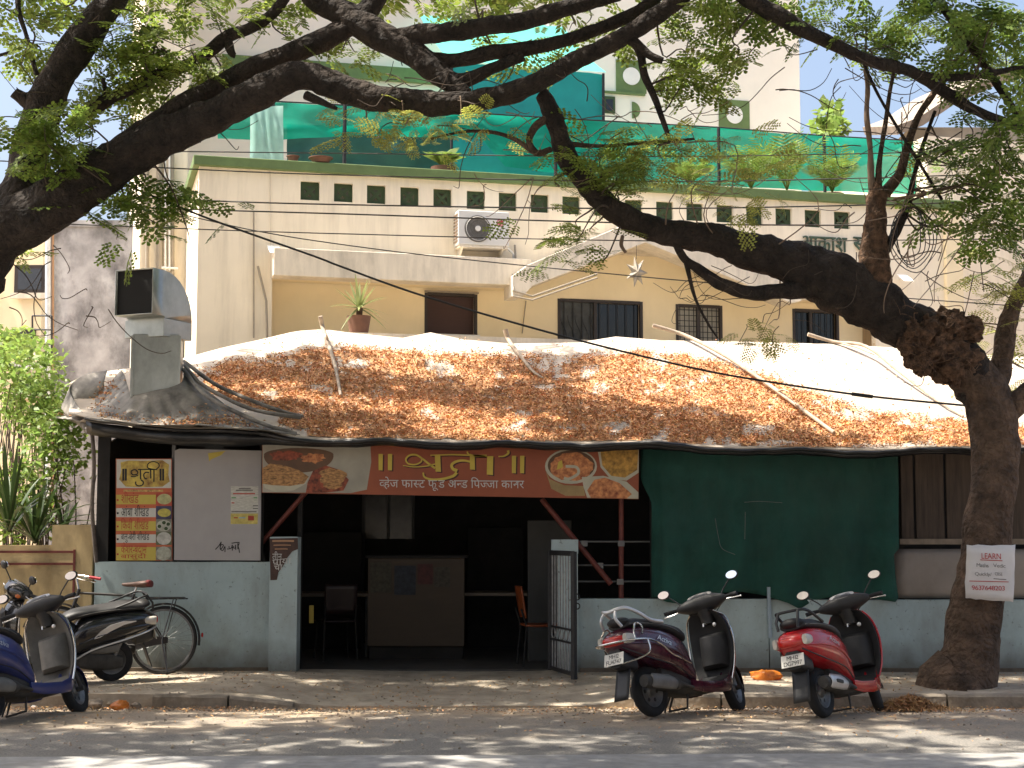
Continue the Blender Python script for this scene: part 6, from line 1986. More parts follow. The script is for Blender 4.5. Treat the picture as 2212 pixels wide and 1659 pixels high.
# ------------------------------------------------------------------ bicycle
def bicycle(label, loc, heading, lean):
    t = thing('bicycle', label, 'bicycle', (0, 0, 0), world=False)
    P = lambda g, name, m, par=None, sm=50: g.build(name, m, par or t, smooth=sm)
    M_fr = mat('black_enamel', (0.014, 0.012, 0.012), 0.3, var=0.3, scale=15, coat=0.4)
    r = 0.345
    for cx, nm in ((0.0, 'rear_wheel'), (1.12, 'front_wheel')):
        c = Vector((cx, 0, r))
        g = MB(); g.tube([c + Vector((r * 0.965 * math.cos(a), 0, r * 0.965 * math.sin(a))) for a in [2 * math.pi * k / 56 for k in range(57)]], 0.019, 8, caps=False); w = P(g, nm, M_tyre)
        g = MB(); g.lathe([(0.300, -0.013), (0.318, -0.015), (0.322, 0.0), (0.318, 0.015), (0.300, 0.013), (0.304, 0.0)], c, (0, 1, 0), 56, closed=True); P(g, 'rim', M_rim, w)
        g = MB(); g.lathe([(0.012, -0.05), (0.028, -0.045), (0.028, -0.035), (0.016, -0.03), (0.016, 0.03), (0.028, 0.035), (0.028, 0.045), (0.012, 0.05)], c, (0, 1, 0), 16); P(g, 'hub', M_rim, w)
        for k in range(32):
            a = 2 * math.pi * k / 32
            s = 1 if k % 2 else -1
            b = a + (0.25 if k % 4 < 2 else -0.25)
            g = MB(); g.tube([c + Vector((0.025 * math.cos(b), s * 0.038, 0.025 * math.sin(b))), c + Vector((0.302 * math.cos(a), 0, 0.302 * math.sin(a)))], 0.0016, 4, caps=False); P(g, 'spoke', M_rim, w, None)
        g = MB()
        a0, a1 = (R(-8), R(168)) if cx == 0 else (R(20), R(165))
        secs = []
        for k in range(25):
            a = a0 + (a1 - a0) * k / 24
            secs.append([c + Vector(((0.385 - 0.02 * abs(u) ** 2) * math.cos(a), 0.03 * u, (0.385 - 0.02 * abs(u) ** 2) * math.sin(a))) for u in (-1, -0.5, 0, 0.5, 1)])
        if cx == 0:
            secs = [[Vector((2 * c.x - p.x, p.y, p.z)) for p in s_] for s_ in secs]
        g.loft(secs, closed=False, caps=False); P(g, 'mudguard', M_fr, None)
    A, B_, C, D, E_, F_ = Vector((0, 0, r)), Vector((0.47, 0, 0.29)), Vector((0.33, 0, 0.82)), Vector((0.92, 0, 0.83)), Vector((0.945, 0, 0.72)), Vector((1.12, 0, r))
    g = MB()
    for a, b, rr in ((C, B_, 0.016), (C + Vector((0.01, 0, -0.02)), D, 0.014), (E_, B_, 0.016), (D + Vector((-0.012, 0, 0.04)), E_ + Vector((0.012, 0, -0.03)), 0.019)):
        g.tube([a, b], rr, 10)
    for s in (-1, 1):
        g.tube([A + Vector((0, s * 0.055, 0)), B_ + Vector((-0.04, s * 0.03, 0))], 0.010, 7)
        g.tube([A + Vector((0, s * 0.055, 0)), C + Vector((-0.015, s * 0.02, -0.03))], 0.009, 7)
    P(g, 'frame', M_fr)
    g = MB()
    for s in (-1, 1):
        g.tube([E_ + Vector((0.015, s * 0.05, -0.05)), E_ + Vector((0.10, s * 0.052, -0.25)), F_ + Vector((0, s * 0.055, 0))], 0.011, 7)
    g.tube([E_ + Vector((0.015, -0.05, -0.05)), E_ + Vector((0.015, 0.05, -0.05))], 0.015, 8); P(g, 'fork', M_fr)
    g = MB(); g.tube([Vector(p) for p in spline([(0.62, -0.27, 0.955), (0.74, -0.265, 0.975), (0.90, -0.2, 1.0), (0.945, -0.06, 0.985), (0.945, 0.06, 0.985), (0.90, 0.2, 1.0), (0.74, 0.265, 0.975), (0.62, 0.27, 0.955)], 5)], 0.011, 9); g.tube([(0.915, 0, 0.86), (0.945, 0, 0.985)], 0.013, 8); h = P(g, 'handlebar', M_chrome)
    for s in (-1, 1):
        g = MB(); g.tube([(0.73, s * 0.267, 0.973), (0.61, s * 0.27, 0.953)], 0.016, 10); P(g, 'grip', mat('red_grip', (0.35, 0.02, 0.03), 0.6), h)
        g = MB(); g.tube([Vector(p) for p in spline([(0.90, s * 0.19, 0.975), (0.80, s * 0.24, 0.945), (0.66, s * 0.255, 0.925)], 4)], 0.005, 6); P(g, 'brake_lever', M_chrome, h)
    g = MB(); g.tube([C, C + Vector((-0.02, 0, 0.07))], 0.012, 8); P(g, 'seat_post', M_chrome)
    g = MB(); g.loft(sec_interp([(0.15, 0.905, 0.945, 0.06), (0.17, 0.895, 0.955, 0.105), (0.24, 0.885, 0.955, 0.10), (0.32, 0.89, 0.945, 0.055), (0.42, 0.895, 0.935, 0.028), (0.46, 0.905, 0.93, 0.016)], 4, p=2.4)); sd = P(g, 'saddle', mat('brown_saddle', (0.11, 0.06, 0.045), 0.6, var=0.35, scale=14))
    g = MB(); g.loft(sec_interp([(0.145, 0.90, 0.95, 0.055), (0.16, 0.89, 0.962, 0.10), (0.19, 0.888, 0.964, 0.108)], 3, p=2.4)); P(g, 'saddle_cover', mat('red_saddle_cloth', (0.16, 0.03, 0.03), 0.7, var=0.3, scale=16), sd)
    g = MB()
    for s in (-1, 1):
        g.tube([Vector(p) for p in spline([(0.28, s * 0.03, 0.70), (0.22, s * 0.06, 0.765), (-0.18, s * 0.06, 0.775), (-0.21, s * 0.04, 0.775)], 4)], 0.007, 7)
        g.tube([(-0.10, s * 0.06, 0.77), (0.0, s * 0.062, r)], 0.006, 6)
    for x in (0.18, 0.08, -0.02, -0.12, -0.2):
        g.tube([(x, -0.06, 0.775), (x, 0.06, 0.775)], 0.006, 6)
    g.box(-0.2, 0.2, -0.012, 0.012, 0.778, 0.79); P(g, 'rear_rack', M_fr)
    g = MB()
    for s in (-1, 1):
        g.tube([(0.0, s * 0.075, r), (-0.07, s * 0.07, 0.02)], 0.009, 6) if s > 0 else g.tube([(0.0, s * 0.075, r), (-0.03, s * 0.07, 0.02)], 0.009, 6)
    g.tube([(-0.05, -0.075, 0.02), (-0.05, 0.075, 0.02)], 0.009, 6); P(g, 'stand', M_fr)
    g = MB(); g.loft([[Vector((x, 0.045 + dy, z)) for z, dy in ((zc - h, 0), (zc + h, 0), (zc + h, 0.02), (zc - h, 0.02))] for x, zc, h in ((-0.06, 0.345, 0.03), (0.1, 0.335, 0.05), (0.4, 0.30, 0.085), (0.53, 0.29, 0.08), (0.57, 0.29, 0.04))]); P(g, 'chain_case', M_fr)
    g = MB(); g.lathe([(0.0, 0), (0.095, 0), (0.095, 0.006), (0, 0.006)], B_ + Vector((0, 0.03, 0)), (0, 1, 0), 28); P(g, 'chainring', M_rim)
    for s in (-1, 1):
        g = MB(); g.bar(B_ + Vector((0, s * 0.075, 0)), B_ + Vector((0.12 * s, s * 0.08, -0.11 * s)), 0.014, 0.02); P(g, 'crank', M_rim, None)
        g = MB(); g.box(B_.x + 0.12 * s - 0.045, B_.x + 0.12 * s + 0.045, min(s * 0.085, s * 0.165), max(s * 0.085, s * 0.165), B_.z - 0.11 * s - 0.012, B_.z - 0.11 * s + 0.012); P(g, 'pedal', M_tyre, None)
    g = MB(); g.ball((-0.40, 0, 0.40), 0.012, 0.02, 0.025, 8, 6); P(g, 'rear_reflector', M_redl)
    t.location = loc
    t.rotation_euler = (lean, 0, heading)
    return t
bl = at(350, 1449, 16.62)
bicycle('black roadster bicycle leaning on the pale blue wall', Vector((bl.x, 16.62, pave_z(bl.x, 16.62) + 0.002)), R(178), R(6))
# ------------------------------------------------------------------ exhaust duct
M_galv = mat('weathered_galvanised_sheet', (0.42, 0.445, 0.425), 0.38, metal=0.6, var=0.22, scale=2.5, bump=0.2, bscale=6, stain=0.45, stain_col=(0.12, 0.12, 0.10), stain_scale=2.5)
dt = thing('exhaust_duct', 'galvanised kitchen exhaust duct with a hooded elbow on the shop roof', 'duct', at(340, 850, 17.4))
dc = at(340, 850, 17.45)
def rotz(v, a):
    return Vector((v[0] * math.cos(a) - v[1] * math.sin(a), v[0] * math.sin(a) + v[1] * math.cos(a), v[2]))
def dp(x, y, z, a):                 # duct frame
    return Vector((dc.x, dc.y, 0)) + rotz((x, y, 0), a) + Vector((0, 0, z))
zb, zt_ = at(340, 866, 17.3).z, at(340, 728, 17.3).z
ya = R(7)
g = MB()
hw = 0.25
g.loft([[dp(-hw, -hw, z, ya), dp(hw, -hw, z, ya), dp(hw, hw, z, ya), dp(-hw, hw, z, ya)] for z in (zb - 0.25, (zb + zt_) / 2, zt_ + 0.02)])
g.build('riser', M_galv, dt, bevel=0.006)
for s in (-1, 1):
    g = MB(); g.bar(dp(s * hw, -hw - 0.006, zb - 0.2, ya), dp(s * hw, -hw - 0.006, zt_, ya), 0.03, 0.008, up=(0, -1, 0)); g.build('corner_flange', M_galv, dt)
g = MB(); g.box(*[q for q in (0, 0, 0, 0, 0, 0)]) if False else None
eb = R(66)                           # the elbow is turned towards the street on the left
eh = 0.245
z1_ = at(340, 692, 17.3).z
g = MB()
g.loft([[dp(-eh - 0.012, -eh - 0.012, z, eb), dp(eh + 0.012, -eh - 0.012, z, eb), dp(eh + 0.012, eh + 0.012, z, eb), dp(-eh - 0.012, eh + 0.012, z, eb)] for z in (zt_ - 0.01, z1_)])
g.build('collar', M_galv, dt, bevel=0.004)
g = MB()
secs = []
Rb = 0.03
for k in range(9):
    a = R(90 * k / 8)
    # bend from up (+z) to -x in the elbow frame
    cx, cz = -eh - Rb + 0.02, z1_
    ri, ro = Rb, Rb + 2 * eh
    pin = (cx + ri * math.cos(a), cz + ri * math.sin(a))
    pou = (cx + ro * math.cos(a), cz + ro * math.sin(a))
    secs.append([dp(pin[0], -eh, pin[1], eb), dp(pou[0], -eh, pou[1], eb), dp(pou[0], eh, pou[1], eb), dp(pin[0], eh, pin[1], eb)])
last = secs[-1]
mouth = [p + rotz((-0.20, 0, 0), eb) for p in last]
g.loft(secs + [mouth], caps=False)
g.build('elbow', M_galv, dt, smooth=40, solid=0.008)
last = [p + rotz((-0.17, 0, 0), eb) for p in last]
cin = sum((Vector(p) for p in last), Vector()) / 4
g = MB(); g.add([cin + (Vector(p) - cin) * 0.97 for p in last], [(0, 1, 2, 3)]); g.build('throat_shade', M_void, dt)  # flat black sheet stands in for the shade inside the mouth

# ------------------------------------------------------------------ leaf litter and poles on the roof
M_litbed = mat('leaf_litter_bed', (0.30, 0.165, 0.08), 0.95, var=0.5, scale=9, bump=1.0, bscale=30, col2=(0.58, 0.33, 0.17))
M_lit = mat('dry_leaflet', (0.52, 0.275, 0.115), 0.85, var=0.2, scale=3, island=0.5)
BARE = [(780, 788, 26, 14), (930, 790, 13, 22), (1270, 805, 26, 16), (1300, 842, 22, 12), (1640, 938, 38, 6), (1850, 905, 46, 9), (2010, 925, 40, 9), (918, 888, 12, 12), (1235, 768, 44, 6), (1420, 900, 18, 8), (1700, 958, 30, 6), (1520, 825, 16, 6), (660, 800, 14, 8), (545, 765, 40, 9), (1950, 965, 120, 6)]
UPPER = [(380, 800), (430, 790), (480, 778), (560, 766), (640, 748), (700, 738), (800, 744), (900, 750), (1000, 757), (1200, 762), (1400, 750), (1480, 760), (1560, 775), (1640, 800), (1720, 830), (1800, 858), (1900, 885), (2090, 905), (2300, 915)]
def lit_density(px, py):
    e = interp(EAVE, px)
    if px < 400 or py > e - 1:
        return 0.0
    d = smooth01((py - interp(UPPER, px)) / 22 + 0.5 * noise.noise(Vector((px * 0.02, py * 0.03, 0))))
    for cx, cy, rx, ry in BARE:
        q = math.hypot((px - cx) / rx, (py - cy) / ry) + 0.5 * noise.noise(Vector((px * 0.04, py * 0.07, cx)))
        d *= 0.42 + 0.58 * smooth01((q - 0.45) / 0.9)
    nn = noise.noise(Vector((px * 0.013, py * 0.035, 2))) + 0.5 * noise.noise(Vector((px * 0.05, py * 0.09, 5)))
    d *= smooth01(0.95 + 1.1 * nn)
    if px < 660:
        lim = 915 - max(0, (640 - px)) * 0.33          # clear of the tarp round the duct
        if py > lim:
            d *= 0.0 if px < 600 else smooth01(1 - (py - lim) / 30)
    return d
LS, LX = 110, 640
gx = [395 + (2300 - 395) * i / LX for i in range(LX + 1)]
cell = {}
Pg = {}
dens = np.zeros((LS + 1, LX + 1))
for j in range(LS + 1):
    for i in range(LX + 1):
        p = roof_pt(gx[i], j / LS)
        Pg[j, i] = p
        dens[j, i] = lit_density(gx[i], px_of(p)[1])
V, F, idx = [], [], {}
for j in range(LS):
    for i in range(LX):
        if min(dens[j, i], dens[j + 1, i], dens[j, i + 1], dens[j + 1, i + 1]) > 0.5:
            f = []
            for (a, b) in ((j, i), (j, i + 1), (j + 1, i + 1), (j + 1, i)):
                if (a, b) not in idx:
                    idx[a, b] = len(V)
                    p = Pg[a, b]
                    V.append((p.x, p.y, p.z + 0.012 + 0.014 * (noise.noise(p * 9) + noise.noise(p * 23)) * 0.7))
                f.append(idx[a, b])
            F.append(f)
tag(fast_mesh('leaf_litter_bed', V, F, M_litbed), 'thick bed of brown fallen leaves on the shop roof', 'leaf litter', kind='stuff')
pos = []
cand = nr.uniform(0, 1, (150000, 3))
for a, b, c in cand:
    i, j = a * LX, b * LS
    i0, j0 = int(i), int(j)
    if c < dens[min(j0, LS), min(i0, LX)] * 0.95 + (0.012 if gx[i0] > 420 else 0):
        p = Pg[j0, i0].lerp(Pg[min(j0 + 1, LS), min(i0 + 1, LX)], 0.5)
        q = Pg[j0, min(i0 + 1, LX)]
        r_ = Pg[min(j0 + 1, LS), i0]
        p = Pg[j0, i0] + (q - Pg[j0, i0]) * (i - i0) + (r_ - Pg[j0, i0]) * (j - j0)
        pos.append((p.x, p.y, p.z + 0.016 + nr.uniform(0, 0.022)))
tv = np.array([[-0.5, -0.14, 0.0], [0.0, -0.2, 0.1], [0.5, 0.0, 0.0], [0.0, 0.2, 0.1], [-0.5, 0.14, 0.0]])
V, F = scatter(tv, np.array([[0, 1, 2, 3, 4]]), np.array(pos), rand_rot(nr, len(pos), 0.5), nr.uniform(0.014, 0.045, len(pos)))
tag(fast_mesh('fallen_leaves', V, F, M_lit), 'orange brown dry leaflets scattered over the shop roof', 'leaf litter', kind='stuff')

pos = []
for cx, cy, r0, n in ((0.06, 0.6, 0.2, 500), (0.30, 0.55, 0.10, 260), (0.62, 0.35, 0.12, 420), (0.85, 0.45, 0.12, 420), (0.12, 0.8, 0.08, 240)):
    for _ in range(n):
        a, b = min(1, max(0, nr.normal(cx, r0 * 0.6))), min(1, max(0, nr.normal(cy, r0)))
        row = HIP[int(b * (len(HIP) - 1))]
        q = row[int(a * (len(row) - 1))]
        pos.append((q.x + nr.normal(0, 0.05), q.y + nr.normal(0, 0.03), q.z + nr.uniform(0.012, 0.03)))
V, F = scatter(tv, np.array([[0, 1, 2, 3, 4]]), np.array(pos), rand_rot(nr, len(pos), 0.5), nr.uniform(0.016, 0.045, len(pos)))
tag(fast_mesh('fallen_leaves', V, F, M_lit), 'brown dry leaves caught in the tarpaulin round the duct', 'leaf litter', kind='stuff')
M_pole = mat('weathered_stick', (0.36, 0.29, 0.22), 0.85, var=0.3, scale=10, bump=0.4)
def pole(label, pts, r0, r1, fork=None):
    # pts: (px, py, lift) lying on or above the roof
    P = []
    for x, y, lift in pts:
        s = max(0.0, min(1.0, roof_s(x, y)))
        p = roof_pt(x, s)
        if y < interp(RIDGE, x):
            p = at(x, y, p.y)
        else:
            p.z += lift
        P.append(p)
    S = spline([tuple(p) for p in P], 6)
    t = thing('roof_pole', label, 'pole', Vector(S[-1]), 'poles weighing down the roof')
    g = MB(); g.tube(S, [r0 + (r1 - r0) * i / (len(S) - 1) for i in range(len(S))], 8, nz=0.12, ns=9); g.build('pole', M_pole, t, smooth=60)
    for f in fork or ():
        a = Vector(S[int(f[0] * (len(S) - 1))])
        g = MB(); g.tube([a, a + Vector(f[1]) * 0.5 + Vector((0, 0, 0.02)), a + Vector(f[1])], [0.014, 0.011, 0.005], 6); g.build('side_twig', M_pole, t, smooth=60)
pole('crooked stick hanging over the roof ridge, above the duct side', [(692, 683, 0), (698, 712, 0.02), (712, 760, 0.05), (726, 810, 0.05), (736, 862, 0.04)], 0.030, 0.018, [(0.45, (0.02, -0.25, 0.05))])
pole('short bent stick over the roof ridge in the middle', [(1091, 712, 0), (1100, 745, 0.05), (1122, 775, 0.05), (1150, 808, 0.04), (1172, 822, 0.03)], 0.032, 0.014)
pole('long pole lying diagonally across the leaf litter', [(1410, 703, 0), (1480, 738, 0.08), (1560, 782, 0.10), (1640, 835, 0.10), (1720, 890, 0.08), (1802, 945, 0.05)], 0.026, 0.020, [(0.72, (0.05, -0.5, -0.05)), (0.8, (-0.06, -0.4, -0.04))])
pole('thin pole lying across the bare white sheet near the tree', [(1745, 722, 0), (1800, 738, 0.10), (1870, 775, 0.16), (1940, 822, 0.12), (2012, 866, 0.05), (2080, 905, 0.03)], 0.024, 0.014, [(0.25, (0.35, -0.5, -0.22))])

# ------------------------------------------------------------------ signs and boards
SY = 16.74
M_sred = mat('sign_orange_red', (0.28, 0.07, 0.027), 0.55, var=0.14, scale=3)
M_scream = mat('sign_pale_cloth', (0.34, 0.32, 0.26), 0.6, var=0.12, scale=5)
M_syel = mat('sign_yellow', (0.55, 0.42, 0.06), 0.55, var=0.1, scale=8)
M_smar = mat('sign_shadow_maroon', (0.06, 0.012, 0.012), 0.6)
M_food1 = mat('printed_noodles', (0.36, 0.19, 0.07), 0.6, var=0.75, scale=26, stretch=(1, 1, 2))
M_food2 = mat('printed_curry', (0.22, 0.05, 0.022), 0.6, var=0.9, scale=18)
M_food3 = mat('printed_red_gravy', (0.42, 0.06, 0.03), 0.6, var=0.6, scale=17, col2=(0.5, 0.22, 0.08))
M_food4 = mat('printed_bake', (0.40, 0.22, 0.04), 0.6, var=0.7, scale=15)
M_brz = mat('printed_bronze', (0.11, 0.055, 0.025), 0.5, var=0.3, scale=4)
M_dish = mat('printed_dish', (0.45, 0.43, 0.33), 0.6, var=0.12, scale=6)
def szx(zx, zy, dy=0.0):             # a measured point of the sign close-up
    return at((1000 + zx / 1.418) * 0.5486, (1720 + zy / 1.418) * 0.5486, SY) + Vector((0, dy, 0))
sg = thing('shop_banner', 'orange red shop banner with yellow lettering and food pictures above the entrance', 'sign', szx(1100, 320))
def flat(name, pts, m, lay, par=None):
    g = MB(); g.add([p + Vector((0, -0.0016 * lay, 0)) for p in pts], [tuple(range(len(pts)))]); return g.build(name, m, par or sg)
g = MB(); g.prism([szx(x, y) for x, y in ((46, 22), (2150, 38), (2147, 348), (44, 312))], (0, 0.012, 0)); bd = g.build('banner_board', M_sred, sg)
flat('print_cloth', [szx(x, y) for x, y in ((48, 30), (650, 40), (655, 140), (630, 295), (540, 314), (48, 310))], M_scream, 1)
def ell(zx, zy, rx, ry, n=28, a0=0, a1=2 * math.pi, wob=0.0):
    c = szx(zx, zy)
    k = (1 / 1.418) * 0.5486 * SY / FOC
    return disc_pts(c, rx * k, ry * k, n, a0, a1, wob)
flat('print_bowl', ell(250, 105, 195, 95, a0=math.pi, a1=2 * math.pi), M_brz, 2)
flat('print_bowl', ell(250, 100, 195, 38), M_brz, 2.6)
flat('print_food', ell(180, 105, 90, 26, wob=0.3), M_food2, 3.2)
flat('print_food', ell(330, 120, 60, 30, wob=0.5), M_food3, 3.2)
flat('print_dish', [szx(x, y) for x, y in ((48, 240), (60, 285), (120, 308), (220, 300), (290, 262), (306, 228), (200, 235), (100, 238))], M_dish, 3.4)
flat('print_noodles', [szx(x, y) for x, y in ((48, 175), (90, 150), (170, 160), (250, 185), (306, 222), (280, 262), (200, 275), (100, 270), (48, 262))], M_food1, 4)
flat('print_food', [szx(x, y) for x, y in ((300, 255), (330, 190), (400, 160), (480, 185), (530, 240), (500, 300), (400, 312), (290, 312))], M_food2, 4.4)
flat('print_food', ell(440, 230, 75, 55, wob=0.35), M_food1, 5)
flat('print_fold', [szx(x, y) for x, y in ((500, 314), (575, 235), (560, 290), (530, 314))], M_scream, 5)
flat('print_pan', ell(1770, 165, 145, 98), M_dish, 2)
flat('print_pan', ell(1772, 160, 132, 84), M_brz, 2.7)
flat('print_food', ell(1775, 165, 118, 76, wob=0.2), M_food3, 3.4)
flat('print_pan', [szx(x, y) for x, y in ((1625, 180), (1650, 235), (1730, 270), (1840, 275), (1850, 330), (1740, 330), (1660, 290))], mat('printed_brass', (0.32, 0.22, 0.09), 0.5, var=0.2), 2.2)
g = MB(); ribbon(g, [szx(x, y, -0.0075) for x, y in ((1740, 165), (1800, 170), (1810, 205), (1760, 235), (1730, 230))], 0.03); g.build('print_cream_swirl', M_dish, sg)
flat('print_food', [szx(x, y) for x, y in ((1700, 140), (1720, 130), (1725, 170), (1690, 185))], M_syel, 4.4)
flat('print_dish', [szx(x, y) for x, y in ((1920, 80), (1960, 56), (2148, 66), (2148, 200), (2080, 245), (1990, 235), (1935, 170))], M_dish, 2.9)
flat('print_bake', [szx(x, y) for x, y in ((1935, 85), (1965, 66), (2146, 74), (2140, 185), (2070, 228), (1995, 218), (1945, 160))], M_food4, 4)
flat('print_dish', [szx(x, y) for x, y in ((1830, 225), (1950, 218), (2080, 250), (2146, 310), (2146, 346), (1860, 340), (1840, 280))], M_dish, 5)
flat('print_food', [szx(x, y) for x, y in ((1860, 300), (1900, 240), (1960, 228), (2040, 258), (2110, 320), (2080, 345), (1880, 340))], M_food3, 5.8)
# big stylised shop name
def strokes(dx, dy, lay, m, nm):
    def q(x, y):
        return szx(x + dx, y + dy, -0.0016 * lay)
    k = (1 / 1.418) * 0.5486 * SY / FOC
    g = MB()
    for x0 in (696, 748):
        g.add([q(x0, 96), q(x0 + 24, 96), q(x0 + 22, 188), q(x0, 186)], [(0, 1, 2, 3)])
    for x0 in (1440, 1486):
        g.add([q(x0, 106), q(x0 + 24, 106), q(x0 + 22, 204), q(x0, 202)], [(0, 1, 2, 3)])
    ribbon(g, [q(x, y) for x, y in ((985, 103), (1060, 101), (1120, 100), (1260, 106), (1300, 108))], (0.012, 0.016))
    ribbon(g, [q(x, y) for x, y in ((1012, 176), (975, 150), (940, 122), (905, 101), (868, 104), (848, 126), (862, 150), (900, 155), (932, 140), (938, 118))], (0.022, 0.013))
    ribbon(g, [q(x, y) for x, y in ((832, 160), (890, 168), (960, 164), (1012, 152))], (0.008, 0.014))
    g.add([q(1010, 104), q(1040, 104), q(1044, 196), q(1014, 194)], [(0, 1, 2, 3)])
    ribbon(g, [q(x, y) for x, y in ((945, 200), (952, 224), (990, 238), (1050, 236), (1110, 220), (1132, 200))], (0.016, 0.030))
    ribbon(g, [q(x, y) for x, y in ((1210, 140), (1170, 132), (1130, 138), (1105, 155), (1110, 178), (1135, 190))], (0.020, 0.034))
    g.add([q(1205, 106), q(1232, 106), q(1234, 184), q(1206, 182)], [(0, 1, 2, 3)])
    g.add([q(1302, 108), q(1336, 108), q(1334, 214), q(1300, 210)], [(0, 1, 2, 3)])
    ribbon(g, [q(x, y) for x, y in ((1190, 82), (1200, 98), (1240, 106), (1300, 106))], (0.014, 0.022))
    ribbon(g, [q(x, y) for x, y in ((1418, 76), (1420, 92), (1395, 108), (1365, 110))], (0.026, 0.012))
    g.build(nm, m, sg)
strokes(8, 6, 1.2, M_smar, 'lettering_shadow')
strokes(0, 0, 2.4, M_syel, 'shop_name')
M_swhite = mat('sign_white', (0.52, 0.52, 0.50), 0.6)
g = MB()
line = [('व', 'half'), 'हे', 'ज', ' ', 'फ', 'ा', ('स', 'half'), 'ट', ' ', 'फू', 'ड', ' ', 'अ', ('न', 'half'), 'ड', ' ', 'िप', ('ज', 'half'), 'ज', 'ा', ' ', 'क', 'ा', 'न', 'र']
o = szx(700, 300, -0.004)
e = szx(1508, 305, -0.004)
put_text(g, line, o, (e - o), (0, 0, 1), width=(e - o).length, height=0.145)
ribbon(g, [szx(x, y, -0.004) for x, y in ((1092, 250), (1104, 260), (1116, 250))], 0.008)
ribbon(g, [szx(x, y, -0.004) for x, y in ((1462, 262), (1470, 250), (1482, 252))], 0.008)
g.build('tag_line', M_swhite, sg)

# menu board
MY = 16.93
def mzx(zx, zy, dy=0.0):             # close-up of boards: src = 420 + zx/3.456, 1760 + zy/3.456
    return at((420 + zx / 3.456) * 0.5486, (1760 + zy / 3.456) * 0.5486, MY) + Vector((0, dy, 0))
mb_ = thing('menu_board', 'upright menu board with yellow and white price rows left of the white board', 'sign', mzx(500, 1545))
g = MB(); g.prism([mzx(x, y) for x, y in ((125, 160), (885, 160), (890, 1545), (125, 1545))], (0, 0.02, 0)); g.build('board', mat('menu_orange', (0.50, 0.12, 0.05), 0.6, var=0.1), mb_)
def mflat(name, pts, m, lay, par=mb_):
    g = MB(); g.add([mzx(x, y, -0.0016 * lay) for x, y in pts], [tuple(range(len(pts)))]); return g.build(name, m, par)
M_mw = mat('menu_white', (0.55, 0.55, 0.50), 0.6, var=0.08, scale=8)
M_my = mat('menu_yellow', (0.52, 0.42, 0.08), 0.6, var=0.08, scale=8)
mflat('heading_panel', ((135, 168), (878, 168), (878, 560), (135, 560)), M_mw, 1)
mflat('heading_splash', ((190, 210), (300, 185), (500, 190), (760, 180), (850, 240), (840, 380), (860, 470), (760, 540), (480, 548), (260, 540), (170, 440), (200, 330)), mat('menu_splash', (0.50, 0.22, 0.07), 0.6, var=0.6, scale=9, col2=(0.5, 0.4, 0.08)), 2)
g = MB()
q = lambda x, y: mzx(x, y, -0.0048)
for x0 in (228, 262, 735, 770):
    ribbon(g, [q(x0, 296), q(x0, 380), q(x0, 458)], 0.022)
ribbon(g, [q(425, 306), q(500, 306), q(600, 306), q(690, 308)], 0.012)
ribbon(g, [q(x, y) for x, y in ((420, 330), (390, 310), (345, 320), (335, 350), (360, 378), (410, 372), (425, 345), (400, 315))], 0.013)
ribbon(g, [q(x, y) for x, y in ((330, 400), (380, 402), (430, 385))], 0.012)
ribbon(g, [q(460, 306), q(462, 380), q(464, 445)], 0.015)
ribbon(g, [q(x, y) for x, y in ((395, 470), (400, 510), (440, 530), (490, 515), (500, 475), (470, 450))], 0.014)
ribbon(g, [q(x, y) for x, y in ((580, 350), (540, 345), (508, 370), (515, 420), (550, 435))], 0.014)
ribbon(g, [q(598, 306), q(600, 370), q(602, 430)], 0.014)
ribbon(g, [q(645, 306), q(645, 390), q(643, 475)], 0.014)
ribbon(g, [q(x, y) for x, y in ((645, 306), (570, 290), (555, 250), (590, 210), (650, 200), (705, 225), (715, 265), (680, 300))], 0.012)
g.build('heading_lettering', M_ink, mb_)
mflat('caption_strip', ((230, 580), (770, 582), (770, 612), (230, 612)), mat('menu_caption', (0.5, 0.3, 0.1), 0.6, var=0.6, scale=40), 1)
rows_ = [(650, 780, M_my, 0, ['श्र', 'ी', 'खं', 'ड']), (832, 955, M_mw, 1, ['आं', 'ब', 'ा', ' ', 'श्र', 'ी', 'खं', 'ड']), (1010, 1140, M_my, 0, ['िक', 'व', 'ी', ' ', 'श्र', 'ी', 'खं', 'ड']), (1190, 1305, M_mw, 1, ['ब', 'लु', '-', 'बे', 'र', 'ी', ' ', 'श्र', 'ी', 'खं', 'ड']), (1362, 1543, M_my, 0, ['के', 'श', 'र', '-', 'ब', 'द', 'ा', 'म'])]
M_rt = mat('menu_red_text', (0.42, 0.05, 0.03), 0.6)
for i, (y0, y1, m, k, tx) in enumerate(rows_):
    mflat('price_row', ((130, y0), (670, y0), (668, y1), (130, y1)), m, 1)
    g = MB()
    tx = [('श', 'half') if t_ == 'श्र' else t_ for t_ in tx]
    tx2 = []
    for t_ in tx:
        tx2.append(t_)
        if t_ == ('श', 'half'):
            tx2[-1] = 'श'
    yb = y0 + 112 if i < 4 else y0 + 92
    o = mzx(195, yb, -0.0035)
    wd = {0: 240, 1: 380, 2: 375, 3: 385, 4: 350}[i]
    e = mzx(195 + wd, yb, -0.0035)
    put_text(g, tx2, o, e - o, (0, 0, 1), width=(e - o).length, height=0.12)
    g.add([mzx(138, (y0 + y1) / 2 + 20, -0.0035) + Vector((dx, 0, dz)) for dx, dz in ((0, 0), (0.02, 0), (0.02, 0.02), (0, 0.02))], [(0, 1, 2, 3)])
    g.build('row_lettering', M_ink if k else M_rt, mb_)
g = MB(); put_text(g, ['ब', 'ा', 'स', 'ुं', 'द', 'ी'], mzx(190, 1535, -0.0035), (1, 0, 0), (0, 0, 1), width=0.27, height=0.07); g.build('row_lettering', M_rt, mb_)
